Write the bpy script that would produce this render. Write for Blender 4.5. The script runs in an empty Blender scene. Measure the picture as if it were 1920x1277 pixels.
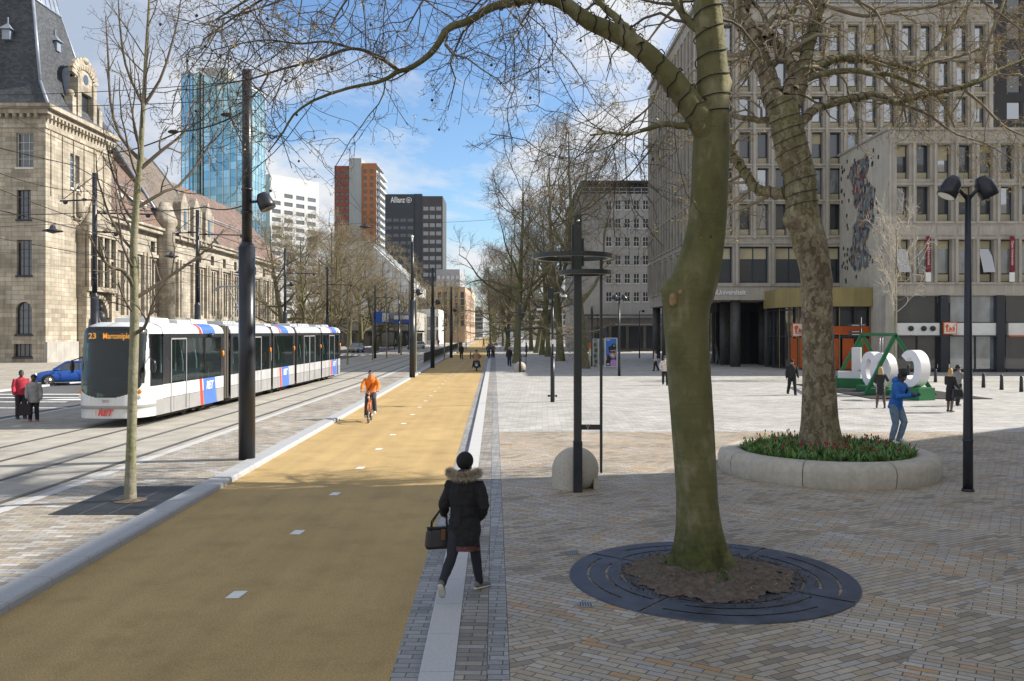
import bpy, bmesh, math, random
import numpy as np
from mathutils import Vector, Matrix

R = math.radians
rnd = random.Random(7)
npr = np.random.default_rng(11)
scene = bpy.context.scene
COL = scene.collection
H, F, HY = 3.15, 1620.0, 622.0

# ------------------------------------------------------------------ measuring
def G(px, py, z=0.0):
    d = (H - z) * F / (py - HY)
    return Vector(((px - 960) / F * d, d, z))
def P(px, py, d):
    return Vector(((px - 960) / F * d, d, H + (HY - py) / F * d))
def V(*a): return Vector(a)

# ------------------------------------------------------------------ objects
def put(o, label=None, cat=None, group=None, kind=None):
    if label: o['label'] = label
    if cat: o['category'] = cat
    if group: o['group'] = group
    if kind: o['kind'] = kind
    return o
def world_of(o):
    m = o.matrix_basis.copy()
    while o.parent:
        m = o.parent.matrix_basis @ o.matrix_parent_inverse @ m
        o = o.parent
    return m
def attach(o, parent):
    if parent:
        o.parent = parent
        o.matrix_parent_inverse = world_of(parent).inverted()
def thing(name, label, cat, loc=(0, 0, 0), rz=0.0, group=None, kind=None):
    o = bpy.data.objects.new(name, None)
    o.empty_display_size = .2
    o.location = loc; o.rotation_euler = (0, 0, rz)
    COL.objects.link(o)
    return put(o, label, cat, group, kind)
def copy_tree(o, parent=None):
    c = o.copy(); COL.objects.link(c)
    if parent: c.parent = parent
    for ch in list(o.children): copy_tree(ch, c)
    return c
def dup(o, loc, rz=0.0, label=None, scale=None, group=None):
    c = copy_tree(o); c.location = loc; c.rotation_euler = (0, 0, rz)
    if label: c['label'] = label
    if group: c['group'] = group
    if scale is not None: c.scale = (scale,) * 3 if isinstance(scale, (int, float)) else scale
    return c

class MB:
    """collects faces, then links them as one mesh object"""
    def __init__(s):
        s.v, s.f, s.m, s.sm = [], [], [], []
        s.mi = 0; s.smooth = False; s.M = None
    def add(s, vs, fs, smooth=None):
        b = len(s.v)
        if s.M is not None: vs = [s.M @ Vector(v) for v in vs]
        s.v.extend(tuple(v) for v in vs)
        sm = s.smooth if smooth is None else smooth
        for f in fs:
            s.f.append([i + b for i in f]); s.m.append(s.mi); s.sm.append(sm)
    def box(s, c, d, rz=0.0, top=None):
        cx, cy, cz = c; x, y, z = d[0] / 2, d[1] / 2, d[2] / 2
        tx, ty = (x, y) if top is None else (top[0] / 2, top[1] / 2)
        vs = [(-x, -y, -z), (x, -y, -z), (x, y, -z), (-x, y, -z), (-tx, -ty, z), (tx, -ty, z), (tx, ty, z), (-tx, ty, z)]
        ca, sa = math.cos(rz), math.sin(rz)
        vs = [(cx + a * ca - b * sa, cy + a * sa + b * ca, cz + c_) for a, b, c_ in vs]
        s.add(vs, [(0, 3, 2, 1), (4, 5, 6, 7), (0, 1, 5, 4), (1, 2, 6, 5), (2, 3, 7, 6), (3, 0, 4, 7)], False)
    def bar(s, p, q, w, h=None, up=(0, 0, 1)):
        h = h or w
        p, q = Vector(p), Vector(q); t = (q - p).normalized(); u = Vector(up)
        if abs(t.dot(u)) > .98: u = Vector((0, 1, 0))
        a = t.cross(u).normalized() * w / 2; b = a.cross(t).normalized() * h / 2
        vs = [p - a - b, p + a - b, p + a + b, p - a + b, q - a - b, q + a - b, q + a + b, q - a + b]
        s.add(vs, [(0, 1, 2, 3), (7, 6, 5, 4), (0, 4, 5, 1), (1, 5, 6, 2), (2, 6, 7, 3), (3, 7, 4, 0)], False)
    def tube(s, pts, rad, n=8, caps=True, round_=False):
        pts = [Vector(p) for p in pts]
        if not hasattr(rad, '__len__'): rad = [rad] * len(pts)
        rad = list(rad)
        if round_:
            d0 = (pts[0] - pts[1]).normalized(); d1 = (pts[-1] - pts[-2]).normalized()
            r0, r1 = rad[0], rad[-1]
            pts = [pts[0] + d0 * r0 * .95, pts[0] + d0 * r0 * .6] + pts + [pts[-1] + d1 * r1 * .6, pts[-1] + d1 * r1 * .95]
            rad = [r0 * .3, r0 * .8] + rad + [r1 * .8, r1 * .3]
        vs, fs = [], []
        t0 = (pts[1] - pts[0]).normalized()
        ref = Vector((0, 0, 1)) if abs(t0.z) < .9 else Vector((1, 0, 0))
        for i, p in enumerate(pts):
            t = (pts[min(i + 1, len(pts) - 1)] - pts[max(i - 1, 0)])
            if t.length < 1e-9: t = t0
            t = t.normalized()
            ref = (ref - t * ref.dot(t))
            if ref.length < 1e-6: ref = t.orthogonal()
            ref.normalize(); b = t.cross(ref)
            for k in range(n):
                a = 2 * math.pi * k / n
                vs.append(p + (ref * math.cos(a) + b * math.sin(a)) * rad[i])
        for i in range(len(pts) - 1):
            for k in range(n):
                k2 = (k + 1) % n
                fs.append((i * n + k, i * n + k2, (i + 1) * n + k2, (i + 1) * n + k))
        if caps:
            fs.append(tuple(range(n - 1, -1, -1))); fs.append(tuple(range((len(pts) - 1) * n, len(pts) * n)))
        s.add(vs, fs, True)
    def ell(s, c, r, n=14, m=9, rot=None):
        if not hasattr(r, '__len__'): r = (r, r, r)
        vs, fs = [], []
        c = Vector(c)
        for j in range(1, m):
            th = math.pi * j / m
            for i in range(n):
                a = 2 * math.pi * i / n
                p = Vector((r[0] * math.sin(th) * math.cos(a), r[1] * math.sin(th) * math.sin(a), r[2] * math.cos(th)))
                if rot is not None: p = rot @ p
                vs.append(c + p)
        t = Vector((0, 0, r[2])); b = Vector((0, 0, -r[2]))
        if rot is not None: t = rot @ t; b = rot @ b
        vs += [c + t, c + b]; T = len(vs) - 2; B = T + 1
        for j in range(m - 2):
            for i in range(n):
                i2 = (i + 1) % n
                fs.append((j * n + i, (j + 1) * n + i, (j + 1) * n + i2, j * n + i2))
        for i in range(n):
            i2 = (i + 1) % n
            fs.append((T, i, i2)); fs.append((B, (m - 2) * n + i2, (m - 2) * n + i))
        s.add(vs, fs, True)
    def loft(s, rings, n=16, caps=True, smooth=True, power=1.0):
        """rings: (cx, cy, cz, rx, ry[, tilt about x])"""
        vs, fs = [], []
        for q in rings:
            cx, cy, cz, rx, ry = q[:5]; tl = q[5] if len(q) > 5 else 0
            for k in range(n):
                a = 2 * math.pi * k / n
                ca, sa = math.cos(a), math.sin(a)
                x = rx * math.copysign(abs(ca) ** power, ca); y = ry * math.copysign(abs(sa) ** power, sa)
                vs.append((cx + x, cy + y * math.cos(tl), cz + y * math.sin(tl)))
        for i in range(len(rings) - 1):
            for k in range(n):
                k2 = (k + 1) % n
                fs.append((i * n + k, i * n + k2, (i + 1) * n + k2, (i + 1) * n + k))
        if caps:
            fs.append(tuple(range(n - 1, -1, -1))); fs.append(tuple(range((len(rings) - 1) * n, len(rings) * n)))
        s.add(vs, fs, smooth)
    def lathe(s, prof, n=24, c=(0, 0, 0), smooth=True, a0=0.0, a1=2 * math.pi):
        vs, fs = [], []; full = abs(a1 - a0 - 2 * math.pi) < 1e-6
        cols = n if full else n + 1
        for r, z in prof:
            for k in range(cols):
                a = a0 + (a1 - a0) * k / n
                vs.append((c[0] + r * math.cos(a), c[1] + r * math.sin(a), c[2] + z))
        for i in range(len(prof) - 1):
            for k in range(n):
                k2 = (k + 1) % cols
                fs.append((i * cols + k, i * cols + k2, (i + 1) * cols + k2, (i + 1) * cols + k))
        s.add(vs, fs, smooth)
    def disc(s, c, r, n=20, axis='z', flip=False):
        vs = []
        for k in range(n):
            a = 2 * math.pi * k / n; u, w = r * math.cos(a), r * math.sin(a)
            vs.append({'z': (c[0] + u, c[1] + w, c[2]), 'x': (c[0], c[1] + u, c[2] + w), 'y': (c[0] + u, c[1], c[2] + w)}[axis])
        f = tuple(range(n)); s.add(vs, [f[::-1] if flip else f], False)
    def prism(s, poly, z0, z1, smooth=False):
        n = len(poly)
        vs = [(x, y, z0) for x, y in poly] + [(x, y, z1) for x, y in poly]
        fs = [tuple(range(n - 1, -1, -1)), tuple(range(n, 2 * n))]
        fs += [(i, (i + 1) % n, n + (i + 1) % n, n + i) for i in range(n)]
        s.add(vs, fs, smooth)
    def quad(s, a, b, c, d): s.add([a, b, c, d], [(0, 1, 2, 3)], False)
    def grid(s, fn, nu, nv, smooth=True):
        vs = [fn(i / nu, j / nv) for j in range(nv + 1) for i in range(nu + 1)]
        fs = [(j * (nu + 1) + i, j * (nu + 1) + i + 1, (j + 1) * (nu + 1) + i + 1, (j + 1) * (nu + 1) + i) for j in range(nv) for i in range(nu)]
        s.add(vs, fs, smooth)
    def mesh(s, name, mats):
        me = bpy.data.meshes.new(name)
        me.from_pydata(s.v, [], s.f)
        for m in (mats if isinstance(mats, (list, tuple)) else [mats]): me.materials.append(m)
        me.polygons.foreach_set('material_index', s.m)
        me.polygons.foreach_set('use_smooth', s.sm)
        me.update()
        return me
    def build(s, name, mats, parent=None, bevel=0.0):
        o = bpy.data.objects.new(name, s.mesh(name, mats)); COL.objects.link(o)
        attach(o, parent)
        if bevel:
            b = o.modifiers.new('b', 'BEVEL'); b.width = bevel; b.segments = 2; b.limit_method = 'ANGLE'; b.angle_limit = R(40)
        return o
def from_mesh(name, me, parent=None, loc=None, rz=0.0):
    o = bpy.data.objects.new(name, me); COL.objects.link(o)
    if parent is not None: o.parent = parent
    if loc is not None: o.location = loc
    o.rotation_euler = (0, 0, rz)
    return o
def np_mesh(name, verts, quads, mats, smooth=True, midx=None, tris=None):
    me = bpy.data.meshes.new(name)
    nq = len(quads); nt = 0 if tris is None else len(tris)
    me.vertices.add(len(verts)); me.vertices.foreach_set('co', np.asarray(verts, np.float32).ravel())
    idx = np.asarray(quads, np.int32).ravel()
    if nt: idx = np.concatenate([idx, np.asarray(tris, np.int32).ravel()])
    me.loops.add(len(idx)); me.loops.foreach_set('vertex_index', idx)
    st = np.arange(nq, dtype=np.int32) * 4
    if nt: st = np.concatenate([st, nq * 4 + np.arange(nt, dtype=np.int32) * 3])
    me.polygons.add(nq + nt); me.polygons.foreach_set('loop_start', st)
    me.polygons.foreach_set('use_smooth', np.full(nq + nt, smooth))
    if midx is not None: me.polygons.foreach_set('material_index', np.asarray(midx, np.int32))
    for m in (mats if isinstance(mats, (list, tuple)) else [mats]): me.materials.append(m)
    me.update(calc_edges=True); me.validate()
    return me

def text_mesh(body, size, depth=.01, shear=0.0, bold=0.0, align='CENTER'):
    cu = bpy.data.curves.new('lettering', 'FONT'); cu.body = body; cu.size = size; cu.extrude = depth
    cu.shear = shear; cu.offset = bold; cu.align_x = align; cu.resolution_u = 3
    o = bpy.data.objects.new('lettering', cu); COL.objects.link(o)
    dg = bpy.context.evaluated_depsgraph_get()
    me = bpy.data.meshes.new_from_object(o.evaluated_get(dg))
    bpy.data.objects.remove(o)
    return me
TEXTS = []
def lettering(name, body, size, loc, mat, parent=None, rz=0.0, depth=.01, shear=0.0, bold=0.0, align='CENTER', vertical=False, fit=None):
    me = text_mesh(body, size, depth, shear, bold, align)
    me.materials.clear(); me.materials.append(mat)
    xs = [v.co.x for v in me.vertices]
    if fit and xs:
        k = fit / (max(xs) - min(xs))
        for v in me.vertices: v.co.x *= k
    m = Matrix.Translation(loc) @ Matrix.Rotation(rz, 4, 'Z') @ Matrix.Rotation(R(90), 4, 'X')
    if vertical: m = m @ Matrix.Rotation(R(-90), 4, 'Z')
    me.transform(m)
    o = bpy.data.objects.new(name, me); COL.objects.link(o); attach(o, parent)
    return o

# ------------------------------------------------------------------ materials
def nt_new(name):
    m = bpy.data.materials.new(name); m.use_nodes = True
    nt = m.node_tree; b = nt.nodes['Principled BSDF']
    return m, nt, b
def node(nt, typ, **kw):
    n = nt.nodes.new(typ)
    for k, v in kw.items():
        if k.startswith('i_'):
            key = k[2:]
            key = int(key) if key.isdigit() else key.replace('_', ' ')
            n.inputs[key].default_value = v
        else: setattr(n, k, v)
    return n
def ramp(nt, fac, stops, interp='LINEAR'):
    r = nt.nodes.new('ShaderNodeValToRGB'); r.color_ramp.interpolation = interp
    el = r.color_ramp.elements
    while len(el) < len(stops): el.new(.5)
    for e, (p, c) in zip(el, stops):
        e.position = p; e.color = (*c, 1) if len(c) == 3 else c
    nt.links.new(fac, r.inputs[0]); return r.outputs[0]
def math_(nt, op, a, b=None, c=None):
    n = nt.nodes.new('ShaderNodeMath'); n.operation = op
    for i, x in enumerate((a, b, c)):
        if x is None: continue
        if isinstance(x, (int, float)): n.inputs[i].default_value = x
        else: nt.links.new(x, n.inputs[i])
    return n.outputs[0]
def mixc(nt, fac, a, b, mode='MIX'):
    n = nt.nodes.new('ShaderNodeMix'); n.data_type = 'RGBA'; n.blend_type = mode
    for i, x in ((0, fac), (6, a), (7, b)):
        if isinstance(x, (int, float)): n.inputs[i].default_value = x
        elif isinstance(x, tuple): n.inputs[i].default_value = (*x, 1) if len(x) == 3 else x
        else: nt.links.new(x, n.inputs[i])
    return n.outputs[2]
def coords(nt, scale=(1, 1, 1), rot=(0, 0, 0), obj=True):
    if obj: src = node(nt, 'ShaderNodeTexCoord').outputs['Object']
    else: src = node(nt, 'ShaderNodeNewGeometry').outputs['Position']
    mp = node(nt, 'ShaderNodeMapping'); mp.inputs['Scale'].default_value = scale; mp.inputs['Rotation'].default_value = rot
    nt.links.new(src, mp.inputs[0]); return mp.outputs[0]
def noise(nt, vec, scale, detail=4, rough=.55):
    n = node(nt, 'ShaderNodeTexNoise', i_Scale=scale, i_Detail=detail, i_Roughness=rough)
    nt.links.new(vec, n.inputs['Vector']); return n.outputs['Fac']
def bump(nt, b, h, strength=.3, dist=.02):
    n = node(nt, 'ShaderNodeBump', i_Strength=strength, i_Distance=dist)
    nt.links.new(h, n.inputs['Height']); nt.links.new(n.outputs[0], b.inputs['Normal'])

def mat(name, col, rough=.6, metal=0.0, var=.15, vs=3.0, bmp=0.0, bs=40.0, spec=None, obj=True, streak=0.0):
    """plain surface with a little soiling and grain"""
    m, nt, b = nt_new(name)
    b.inputs['Roughness'].default_value = rough; b.inputs['Metallic'].default_value = metal
    if spec is not None: b.inputs['Specular IOR Level'].default_value = spec
    v = coords(nt, obj=obj)
    if var > 0:
        f = noise(nt, v, vs, 6)
        lo = tuple(max(0, c * (1 - var)) for c in col); hi = tuple(min(1, c * (1 + var)) for c in col)
        c = ramp(nt, f, [(.3, lo), (.7, hi)])
        if streak:
            v2 = coords(nt, (2.2, 2.2, .12), obj=obj); f2 = noise(nt, v2, 1.5, 5, .7)
            s = ramp(nt, f2, [(.35, (1 - streak,) * 3), (.6, (1, 1, 1))])
            c = mixc(nt, 1.0, c, s, 'MULTIPLY')
        nt.links.new(c, b.inputs['Base Color'])
        rr = math_(nt, 'MULTIPLY_ADD', f, .2, rough - .1); nt.links.new(rr, b.inputs['Roughness'])
    else: b.inputs['Base Color'].default_value = (*col, 1)
    if bmp > 0: bump(nt, b, noise(nt, v, bs, 5), bmp, .01)
    return m
def emit(name, col, st):
    m, nt, b = nt_new(name); b.inputs['Base Color'].default_value = (*col, 1)
    b.inputs['Emission Color'].default_value = (*col, 1); b.inputs['Emission Strength'].default_value = st
    return m
def glass(name, col, refl=.35, rough=.03, trans=0.0, var=0.0, edge=.5):
    """window glass: dark interior, mirror coat, optionally see-through"""
    m, nt, b = nt_new(name)
    b.inputs['Roughness'].default_value = .4; b.inputs['Base Color'].default_value = (*col, 1)
    if var:
        f = noise(nt, coords(nt, (.9, .9, .5)), .7, 3)
        c = ramp(nt, f, [(.35, tuple(x * (1 - var) for x in col)), (.65, tuple(x * (1 + var) for x in col))])
        nt.links.new(c, b.inputs['Base Color'])
    out = nt.nodes['Material Output']
    gl = node(nt, 'ShaderNodeBsdfGlossy', i_Roughness=rough); gl.inputs[0].default_value = (.95, .97, 1, 1)
    wob = node(nt, 'ShaderNodeBump', i_Strength=.05, i_Distance=.05)
    nt.links.new(noise(nt, coords(nt), .9, 2), wob.inputs['Height']); nt.links.new(wob.outputs[0], gl.inputs['Normal'])
    fr = node(nt, 'ShaderNodeLayerWeight', i_Blend=.25)
    fac = math_(nt, 'MULTIPLY_ADD', fr.outputs['Facing'], edge, refl)
    base = b.outputs[0]
    if trans:
        tr = node(nt, 'ShaderNodeBsdfTransparent'); tr.inputs[0].default_value = (.72, .86, .84, 1)
        mx = node(nt, 'ShaderNodeMixShader', i_0=trans)
        nt.links.new(base, mx.inputs[1]); nt.links.new(tr.outputs[0], mx.inputs[2]); base = mx.outputs[0]
    mx = node(nt, 'ShaderNodeMixShader'); nt.links.new(fac, mx.inputs[0])
    nt.links.new(base, mx.inputs[1]); nt.links.new(gl.outputs[0], mx.inputs[2])
    nt.links.new(mx.outputs[0], out.inputs[0])
    return m
def wallvec(nt, sx=1.0, sz=1.0):
    """(x + y, z) : runs along any wall that follows an axis"""
    s = node(nt, 'ShaderNodeSeparateXYZ'); nt.links.new(node(nt, 'ShaderNodeNewGeometry').outputs['Position'], s.inputs[0])
    u = math_(nt, 'ADD', s.outputs[0], s.outputs[1])
    c = node(nt, 'ShaderNodeCombineXYZ')
    nt.links.new(math_(nt, 'MULTIPLY', u, sx), c.inputs[0]); nt.links.new(math_(nt, 'MULTIPLY', s.outputs[2], sz), c.inputs[1])
    return c.outputs[0]
def bricks(nt, vec, w, h, mortar, scale=1.0, offset=.5, smooth=.1):
    n = node(nt, 'ShaderNodeTexBrick', offset=offset)
    n.inputs['Color1'].default_value = (0, 0, 0, 1); n.inputs['Color2'].default_value = (1, 1, 1, 1); n.inputs['Mortar'].default_value = (.5, .5, .5, 1)
    n.inputs['Scale'].default_value = scale; n.inputs['Mortar Size'].default_value = mortar
    n.inputs['Mortar Smooth'].default_value = smooth; n.inputs['Brick Width'].default_value = w; n.inputs['Row Height'].default_value = h
    nt.links.new(vec, n.inputs['Vector'])
    return n.outputs['Color'], n.outputs['Fac']
def masonry(name, cols, w, h, mortar, mcol, rough=.85, streak=.25, bmp=.4):
    m, nt, b = nt_new(name); b.inputs['Roughness'].default_value = rough
    c, f = bricks(nt, wallvec(nt), w, h, mortar)
    k = len(cols)
    base = ramp(nt, c, [((i + .5) / k, q) for i, q in enumerate(cols)])
    g = noise(nt, coords(nt, obj=False), .35, 6, .65)
    base = mixc(nt, 1.0, base, ramp(nt, g, [(.3, (1 - streak,) * 3), (.65, (1.05, 1.05, 1.05))]), 'MULTIPLY')
    g2 = noise(nt, coords(nt, (3, 3, .25), obj=False), .8, 5, .7)
    base = mixc(nt, 1.0, base, ramp(nt, g2, [(.3, (1 - streak,) * 3), (.6, (1, 1, 1))]), 'MULTIPLY')
    base = mixc(nt, f, base, mcol)
    nt.links.new(base, b.inputs['Base Color'])
    bump(nt, b, math_(nt, 'SUBTRACT', 1.0, f), bmp, .02)
    return m
def paving(name, w, h, mortar, stops, mcol, rots, zone=0.0, rough=.8, patch=.25):
    """stone setts; with zone > 0 the laying direction changes from patch to patch"""
    m, nt, b = nt_new(name)
    pos = node(nt, 'ShaderNodeNewGeometry').outputs['Position']
    def one(rot):
        mp = node(nt, 'ShaderNodeMapping'); mp.inputs['Rotation'].default_value = (0, 0, rot); nt.links.new(pos, mp.inputs[0])
        c, f = bricks(nt, mp.outputs[0], w, h, mortar)
        return c, f, mp.outputs[0]
    c, f, v = one(rots[0])
    if len(rots) > 1:
        c2, f2, v2 = one(rots[1])
        s = node(nt, 'ShaderNodeSeparateXYZ'); nt.links.new(pos, s.inputs[0])
        a = math_(nt, 'MULTIPLY_ADD', s.outputs[0], .55, math_(nt, 'MULTIPLY', s.outputs[1], .83))
        d = math_(nt, 'MULTIPLY_ADD', s.outputs[0], -.75, math_(nt, 'MULTIPLY', s.outputs[1], .66))
        wa = math_(nt, 'LESS_THAN', math_(nt, 'FRACT', math_(nt, 'DIVIDE', a, zone)), .52)
        wd = math_(nt, 'LESS_THAN', math_(nt, 'FRACT', math_(nt, 'DIVIDE', d, zone * 1.7)), .5)
        k = math_(nt, 'ABSOLUTE', math_(nt, 'SUBTRACT', wa, wd))
        c = mixc(nt, k, c, c2); f = math_(nt, 'ADD', math_(nt, 'MULTIPLY', f, math_(nt, 'SUBTRACT', 1.0, k)), math_(nt, 'MULTIPLY', f2, k))
        # each laying zone leans to one stone sort
        c = mixc(nt, .22, c, k)
    base = ramp(nt, c, stops)
    g = noise(nt, coords(nt, obj=False), .45, 6, .62)
    base = mixc(nt, 1.0, base, ramp(nt, g, [(.3, (1 - patch,) * 3), (.68, (1.1, 1.1, 1.1))]), 'MULTIPLY')
    g3 = noise(nt, coords(nt, obj=False), 18, 5, .7)
    base = mixc(nt, 1.0, base, ramp(nt, g3, [(.3, (.82, .82, .82)), (.7, (1.12, 1.12, 1.12))]), 'MULTIPLY')
    vo = node(nt, 'ShaderNodeTexVoronoi', i_Scale=1.7); nt.links.new(pos, vo.inputs['Vector'])
    base = mixc(nt, math_(nt, 'MULTIPLY', math_(nt, 'LESS_THAN', vo.outputs['Distance'], .055), .4), base, (.14, .13, .125))
    base = mixc(nt, f, base, mcol)
    nt.links.new(base, b.inputs['Base Color'])
    b.inputs['Roughness'].default_value = rough
    hgt = math_(nt, 'ADD', math_(nt, 'SUBTRACT', 1.0, f), math_(nt, 'MULTIPLY', g3, .5))
    bump(nt, b, hgt, .35, .012)
    return m
EXPOSURE = 0.6
SUN_E, SKY_S = 5.0, .110
SKY_TINT = (.82, .97, 1.14)
CLOUD_TOP = .62
CLOUD_OFF = (4.3, 2.2, 0)
CLOUD_L, CLOUD_D = (5.1, 5.25, 5.5), (2.8, 3.3, 4.2)
BANKS = [(0, -.4, 1, .45, .9, .30), (0, -1, .45, .2, .8, .22), (.8, -.2, .8, .7, .95, .2), (-.55, 1, .22, .93, .985, .16), (-.22, 1, .16, .982, .997, .14), (.09, 1, .24, .985, .998, .13), (-.14, 1, .31, .968, .99, -.16), (-.05, 1, .17, .99, .998, .05), (-.55, 1, .38, .97, .99, .08)]  # banks overhead and behind the camera are unseen, added for fill light
# ------------------------------------------------------------------ camera, sky, sun
cam_d = bpy.data.cameras.new('camera'); cam = bpy.data.objects.new('camera', cam_d); COL.objects.link(cam)
cam.location = (0, 0, H); cam.rotation_euler = (R(90), 0, 0)
cam_d.sensor_width = 36; cam_d.lens = F / 1920 * 36; cam_d.shift_y = -(638.5 - HY) / 1920
cam_d.clip_start = .1; cam_d.clip_end = 6000
scene.camera = cam
scene.view_settings.view_transform = 'Standard'; scene.view_settings.look = 'None'
scene.view_settings.gamma = 1; scene.view_settings.exposure = EXPOSURE

SUN_TO = Vector((1.0, .2, math.tan(R(33.5)) * math.hypot(1, .2))).normalized()
sd = bpy.data.lights.new('sun', 'SUN'); sd.energy = SUN_E; sd.angle = R(.5); sd.color = (1, .93, .82)
so = bpy.data.objects.new('sun', sd); COL.objects.link(so)
so.rotation_euler = SUN_TO.to_track_quat('Z', 'Y').to_euler()
so.location = (40, 8, 60)

w = bpy.data.worlds.new('World'); scene.world = w; w.use_nodes = True
nt = w.node_tree; bg = nt.nodes['Background']; bg.inputs['Strength'].default_value = SKY_S
sky = node(nt, 'ShaderNodeTexSky', sky_type='NISHITA'); sky.sun_disc = False
sky.sun_elevation = math.asin(SUN_TO.z); sky.sun_rotation = math.atan2(SUN_TO.x, SUN_TO.y)
sky.air_density = 1.1; sky.dust_density = .6; sky.ozone_density = 2.0
gen = node(nt, 'ShaderNodeTexCoord').outputs['Generated']
sp = node(nt, 'ShaderNodeSeparateXYZ'); nt.links.new(gen, sp.inputs[0])
den = math_(nt, 'ADD', math_(nt, 'MAXIMUM', sp.outputs[2], 0.0), .22)
cb = node(nt, 'ShaderNodeCombineXYZ')
nt.links.new(math_(nt, 'DIVIDE', sp.outputs[0], den), cb.inputs[0]); nt.links.new(math_(nt, 'DIVIDE', sp.outputs[1], den), cb.inputs[1])
mp = node(nt, 'ShaderNodeMapping'); mp.inputs['Location'].default_value = CLOUD_OFF; nt.links.new(cb.outputs[0], mp.inputs[0])
n1 = node(nt, 'ShaderNodeTexNoise', i_Scale=2.0, i_Detail=10, i_Roughness=.58, i_Distortion=.25); nt.links.new(mp.outputs[0], n1.inputs['Vector'])
n2 = node(nt, 'ShaderNodeTexNoise', i_Scale=3.2, i_Detail=6, i_Roughness=.6); nt.links.new(mp.outputs[0], n2.inputs['Vector'])
# cloud banks by direction, clear blue in others; out-of-view banks are added fill
def bank(dx, dy, dz, lo, hi, amt):
    dv = Vector((dx, dy, dz)).normalized()
    vm = node(nt, 'ShaderNodeVectorMath', operation='DOT_PRODUCT'); nt.links.new(gen, vm.inputs[0]); vm.inputs[1].default_value = dv
    mr = node(nt, 'ShaderNodeMapRange', interpolation_type='SMOOTHSTEP'); mr.inputs[1].default_value = lo; mr.inputs[2].default_value = hi
    mr.inputs[3].default_value = 0; mr.inputs[4].default_value = amt
    nt.links.new(vm.outputs['Value'], mr.inputs[0]); return mr.outputs[0]
cov = n1.outputs['Fac']
for b_ in BANKS: cov = math_(nt, 'ADD', cov, bank(*b_))
mr_ = node(nt, 'ShaderNodeMapRange', interpolation_type='SMOOTHSTEP'); mr_.inputs[1].default_value = .17; mr_.inputs[2].default_value = .0; mr_.inputs[3].default_value = 0; mr_.inputs[4].default_value = .07  # low haze of cloud
nt.links.new(sp.outputs[2], mr_.inputs[0]); cov = math_(nt, 'ADD', cov, mr_.outputs[0])
mask = ramp(nt, cov, [(.47, (0, 0, 0)), (.65, (1, 1, 1))])
shade = math_(nt, 'ADD', math_(nt, 'MULTIPLY', n2.outputs['Fac'], .6), math_(nt, 'MULTIPLY', bank(-.62, .75, .36, .86, .99, 1), -.16))
ccol = ramp(nt, shade, [(.1, CLOUD_D), (.3, CLOUD_L)])
mz = node(nt, 'ShaderNodeMapRange', interpolation_type='SMOOTHSTEP'); mz.inputs[1].default_value = .42; mz.inputs[2].default_value = .8; mz.inputs[3].default_value = 1; mz.inputs[4].default_value = CLOUD_TOP
nt.links.new(sp.outputs[2], mz.inputs[0]); vs_ = node(nt, 'ShaderNodeVectorMath', operation='SCALE'); nt.links.new(ccol, vs_.inputs[0]); nt.links.new(mz.outputs[0], vs_.inputs['Scale']); ccol = vs_.outputs[0]  # dims the added, unseen overhead cloud to set the fill light
skyc = mixc(nt, 1.0, sky.outputs[0], SKY_TINT, 'MULTIPLY')
fin = mixc(nt, mask, skyc, ccol)
nt.links.new(fin, bg.inputs['Color'])
# ------------------------------------------------------------------ shared materials
M = {}
M['asphalt'] = mat('asphalt', (.105, .105, .11), .85, var=.18, vs=.5, bmp=.3, bs=30, obj=False)
M['paint'] = mat('road_paint', (.78, .78, .76), .7, var=.12, vs=4, obj=False)
M['granite'] = mat('granite', (.5, .5, .51), .75, var=.1, vs=30, bmp=.15, bs=80, obj=False)
M['granite_dim'] = mat('granite_dim', (.40, .41, .43), .75, var=.1, vs=30, bmp=.15, bs=80, obj=False)
M['black'] = mat('black_steel', (.016, .018, .022), .38, var=.2, vs=5)
M['pole'] = mat('pole_paint', (.018, .021, .028), .33, var=.25, vs=3)
M['bronze_grey'] = mat('bronze_grey', (.035, .04, .036), .45, var=.15, vs=3)
M['rubber'] = mat('rubber', (.015, .015, .015), .8, var=.1)
M['steel'] = mat('steel', (.45, .45, .46), .35, .9, var=.1)
M['rail'] = mat('rail_steel', (.17, .16, .155), .45, .6, var=.2)
M['white'] = mat('white_paint', (.78, .78, .77), .45, var=.05)
M['cast'] = mat('cast_iron', (.06, .07, .098), .5, .2, var=.42, vs=3.5, bmp=.15, bs=60)
M['concrete'] = mat('concrete', (.42, .40, .36), .85, var=.16, vs=1.2, bmp=.25, bs=40, streak=.3, obj=False)
M['planter'] = mat('planter_concrete', (.5, .46, .39), .85, var=.12, vs=9, bmp=.3, bs=60, streak=.14)
M['soil'] = mat('soil', (.115, .09, .07), .95, var=.5, vs=14, bmp=.9, bs=45)
M['orange'] = mat('orange_paint', (.72, .14, .015), .5, var=.05)
M['red'] = mat('red_paint', (.6, .03, .03), .5, var=.05)
M['green'] = mat('green_paint', (.014, .15, .05), .5, var=.12, vs=2)
M['glass'] = glass('pane_dark', (.018, .022, .028), .07)
M['glass_sky'] = glass('pane_mirror', (.04, .05, .065), .36)
M['glass_mid'] = glass('pane_mid', (.05, .06, .07), .18)
M['glass_blind'] = glass('pane_blind', (.22, .26, .28), .2, var=.4)

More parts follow.
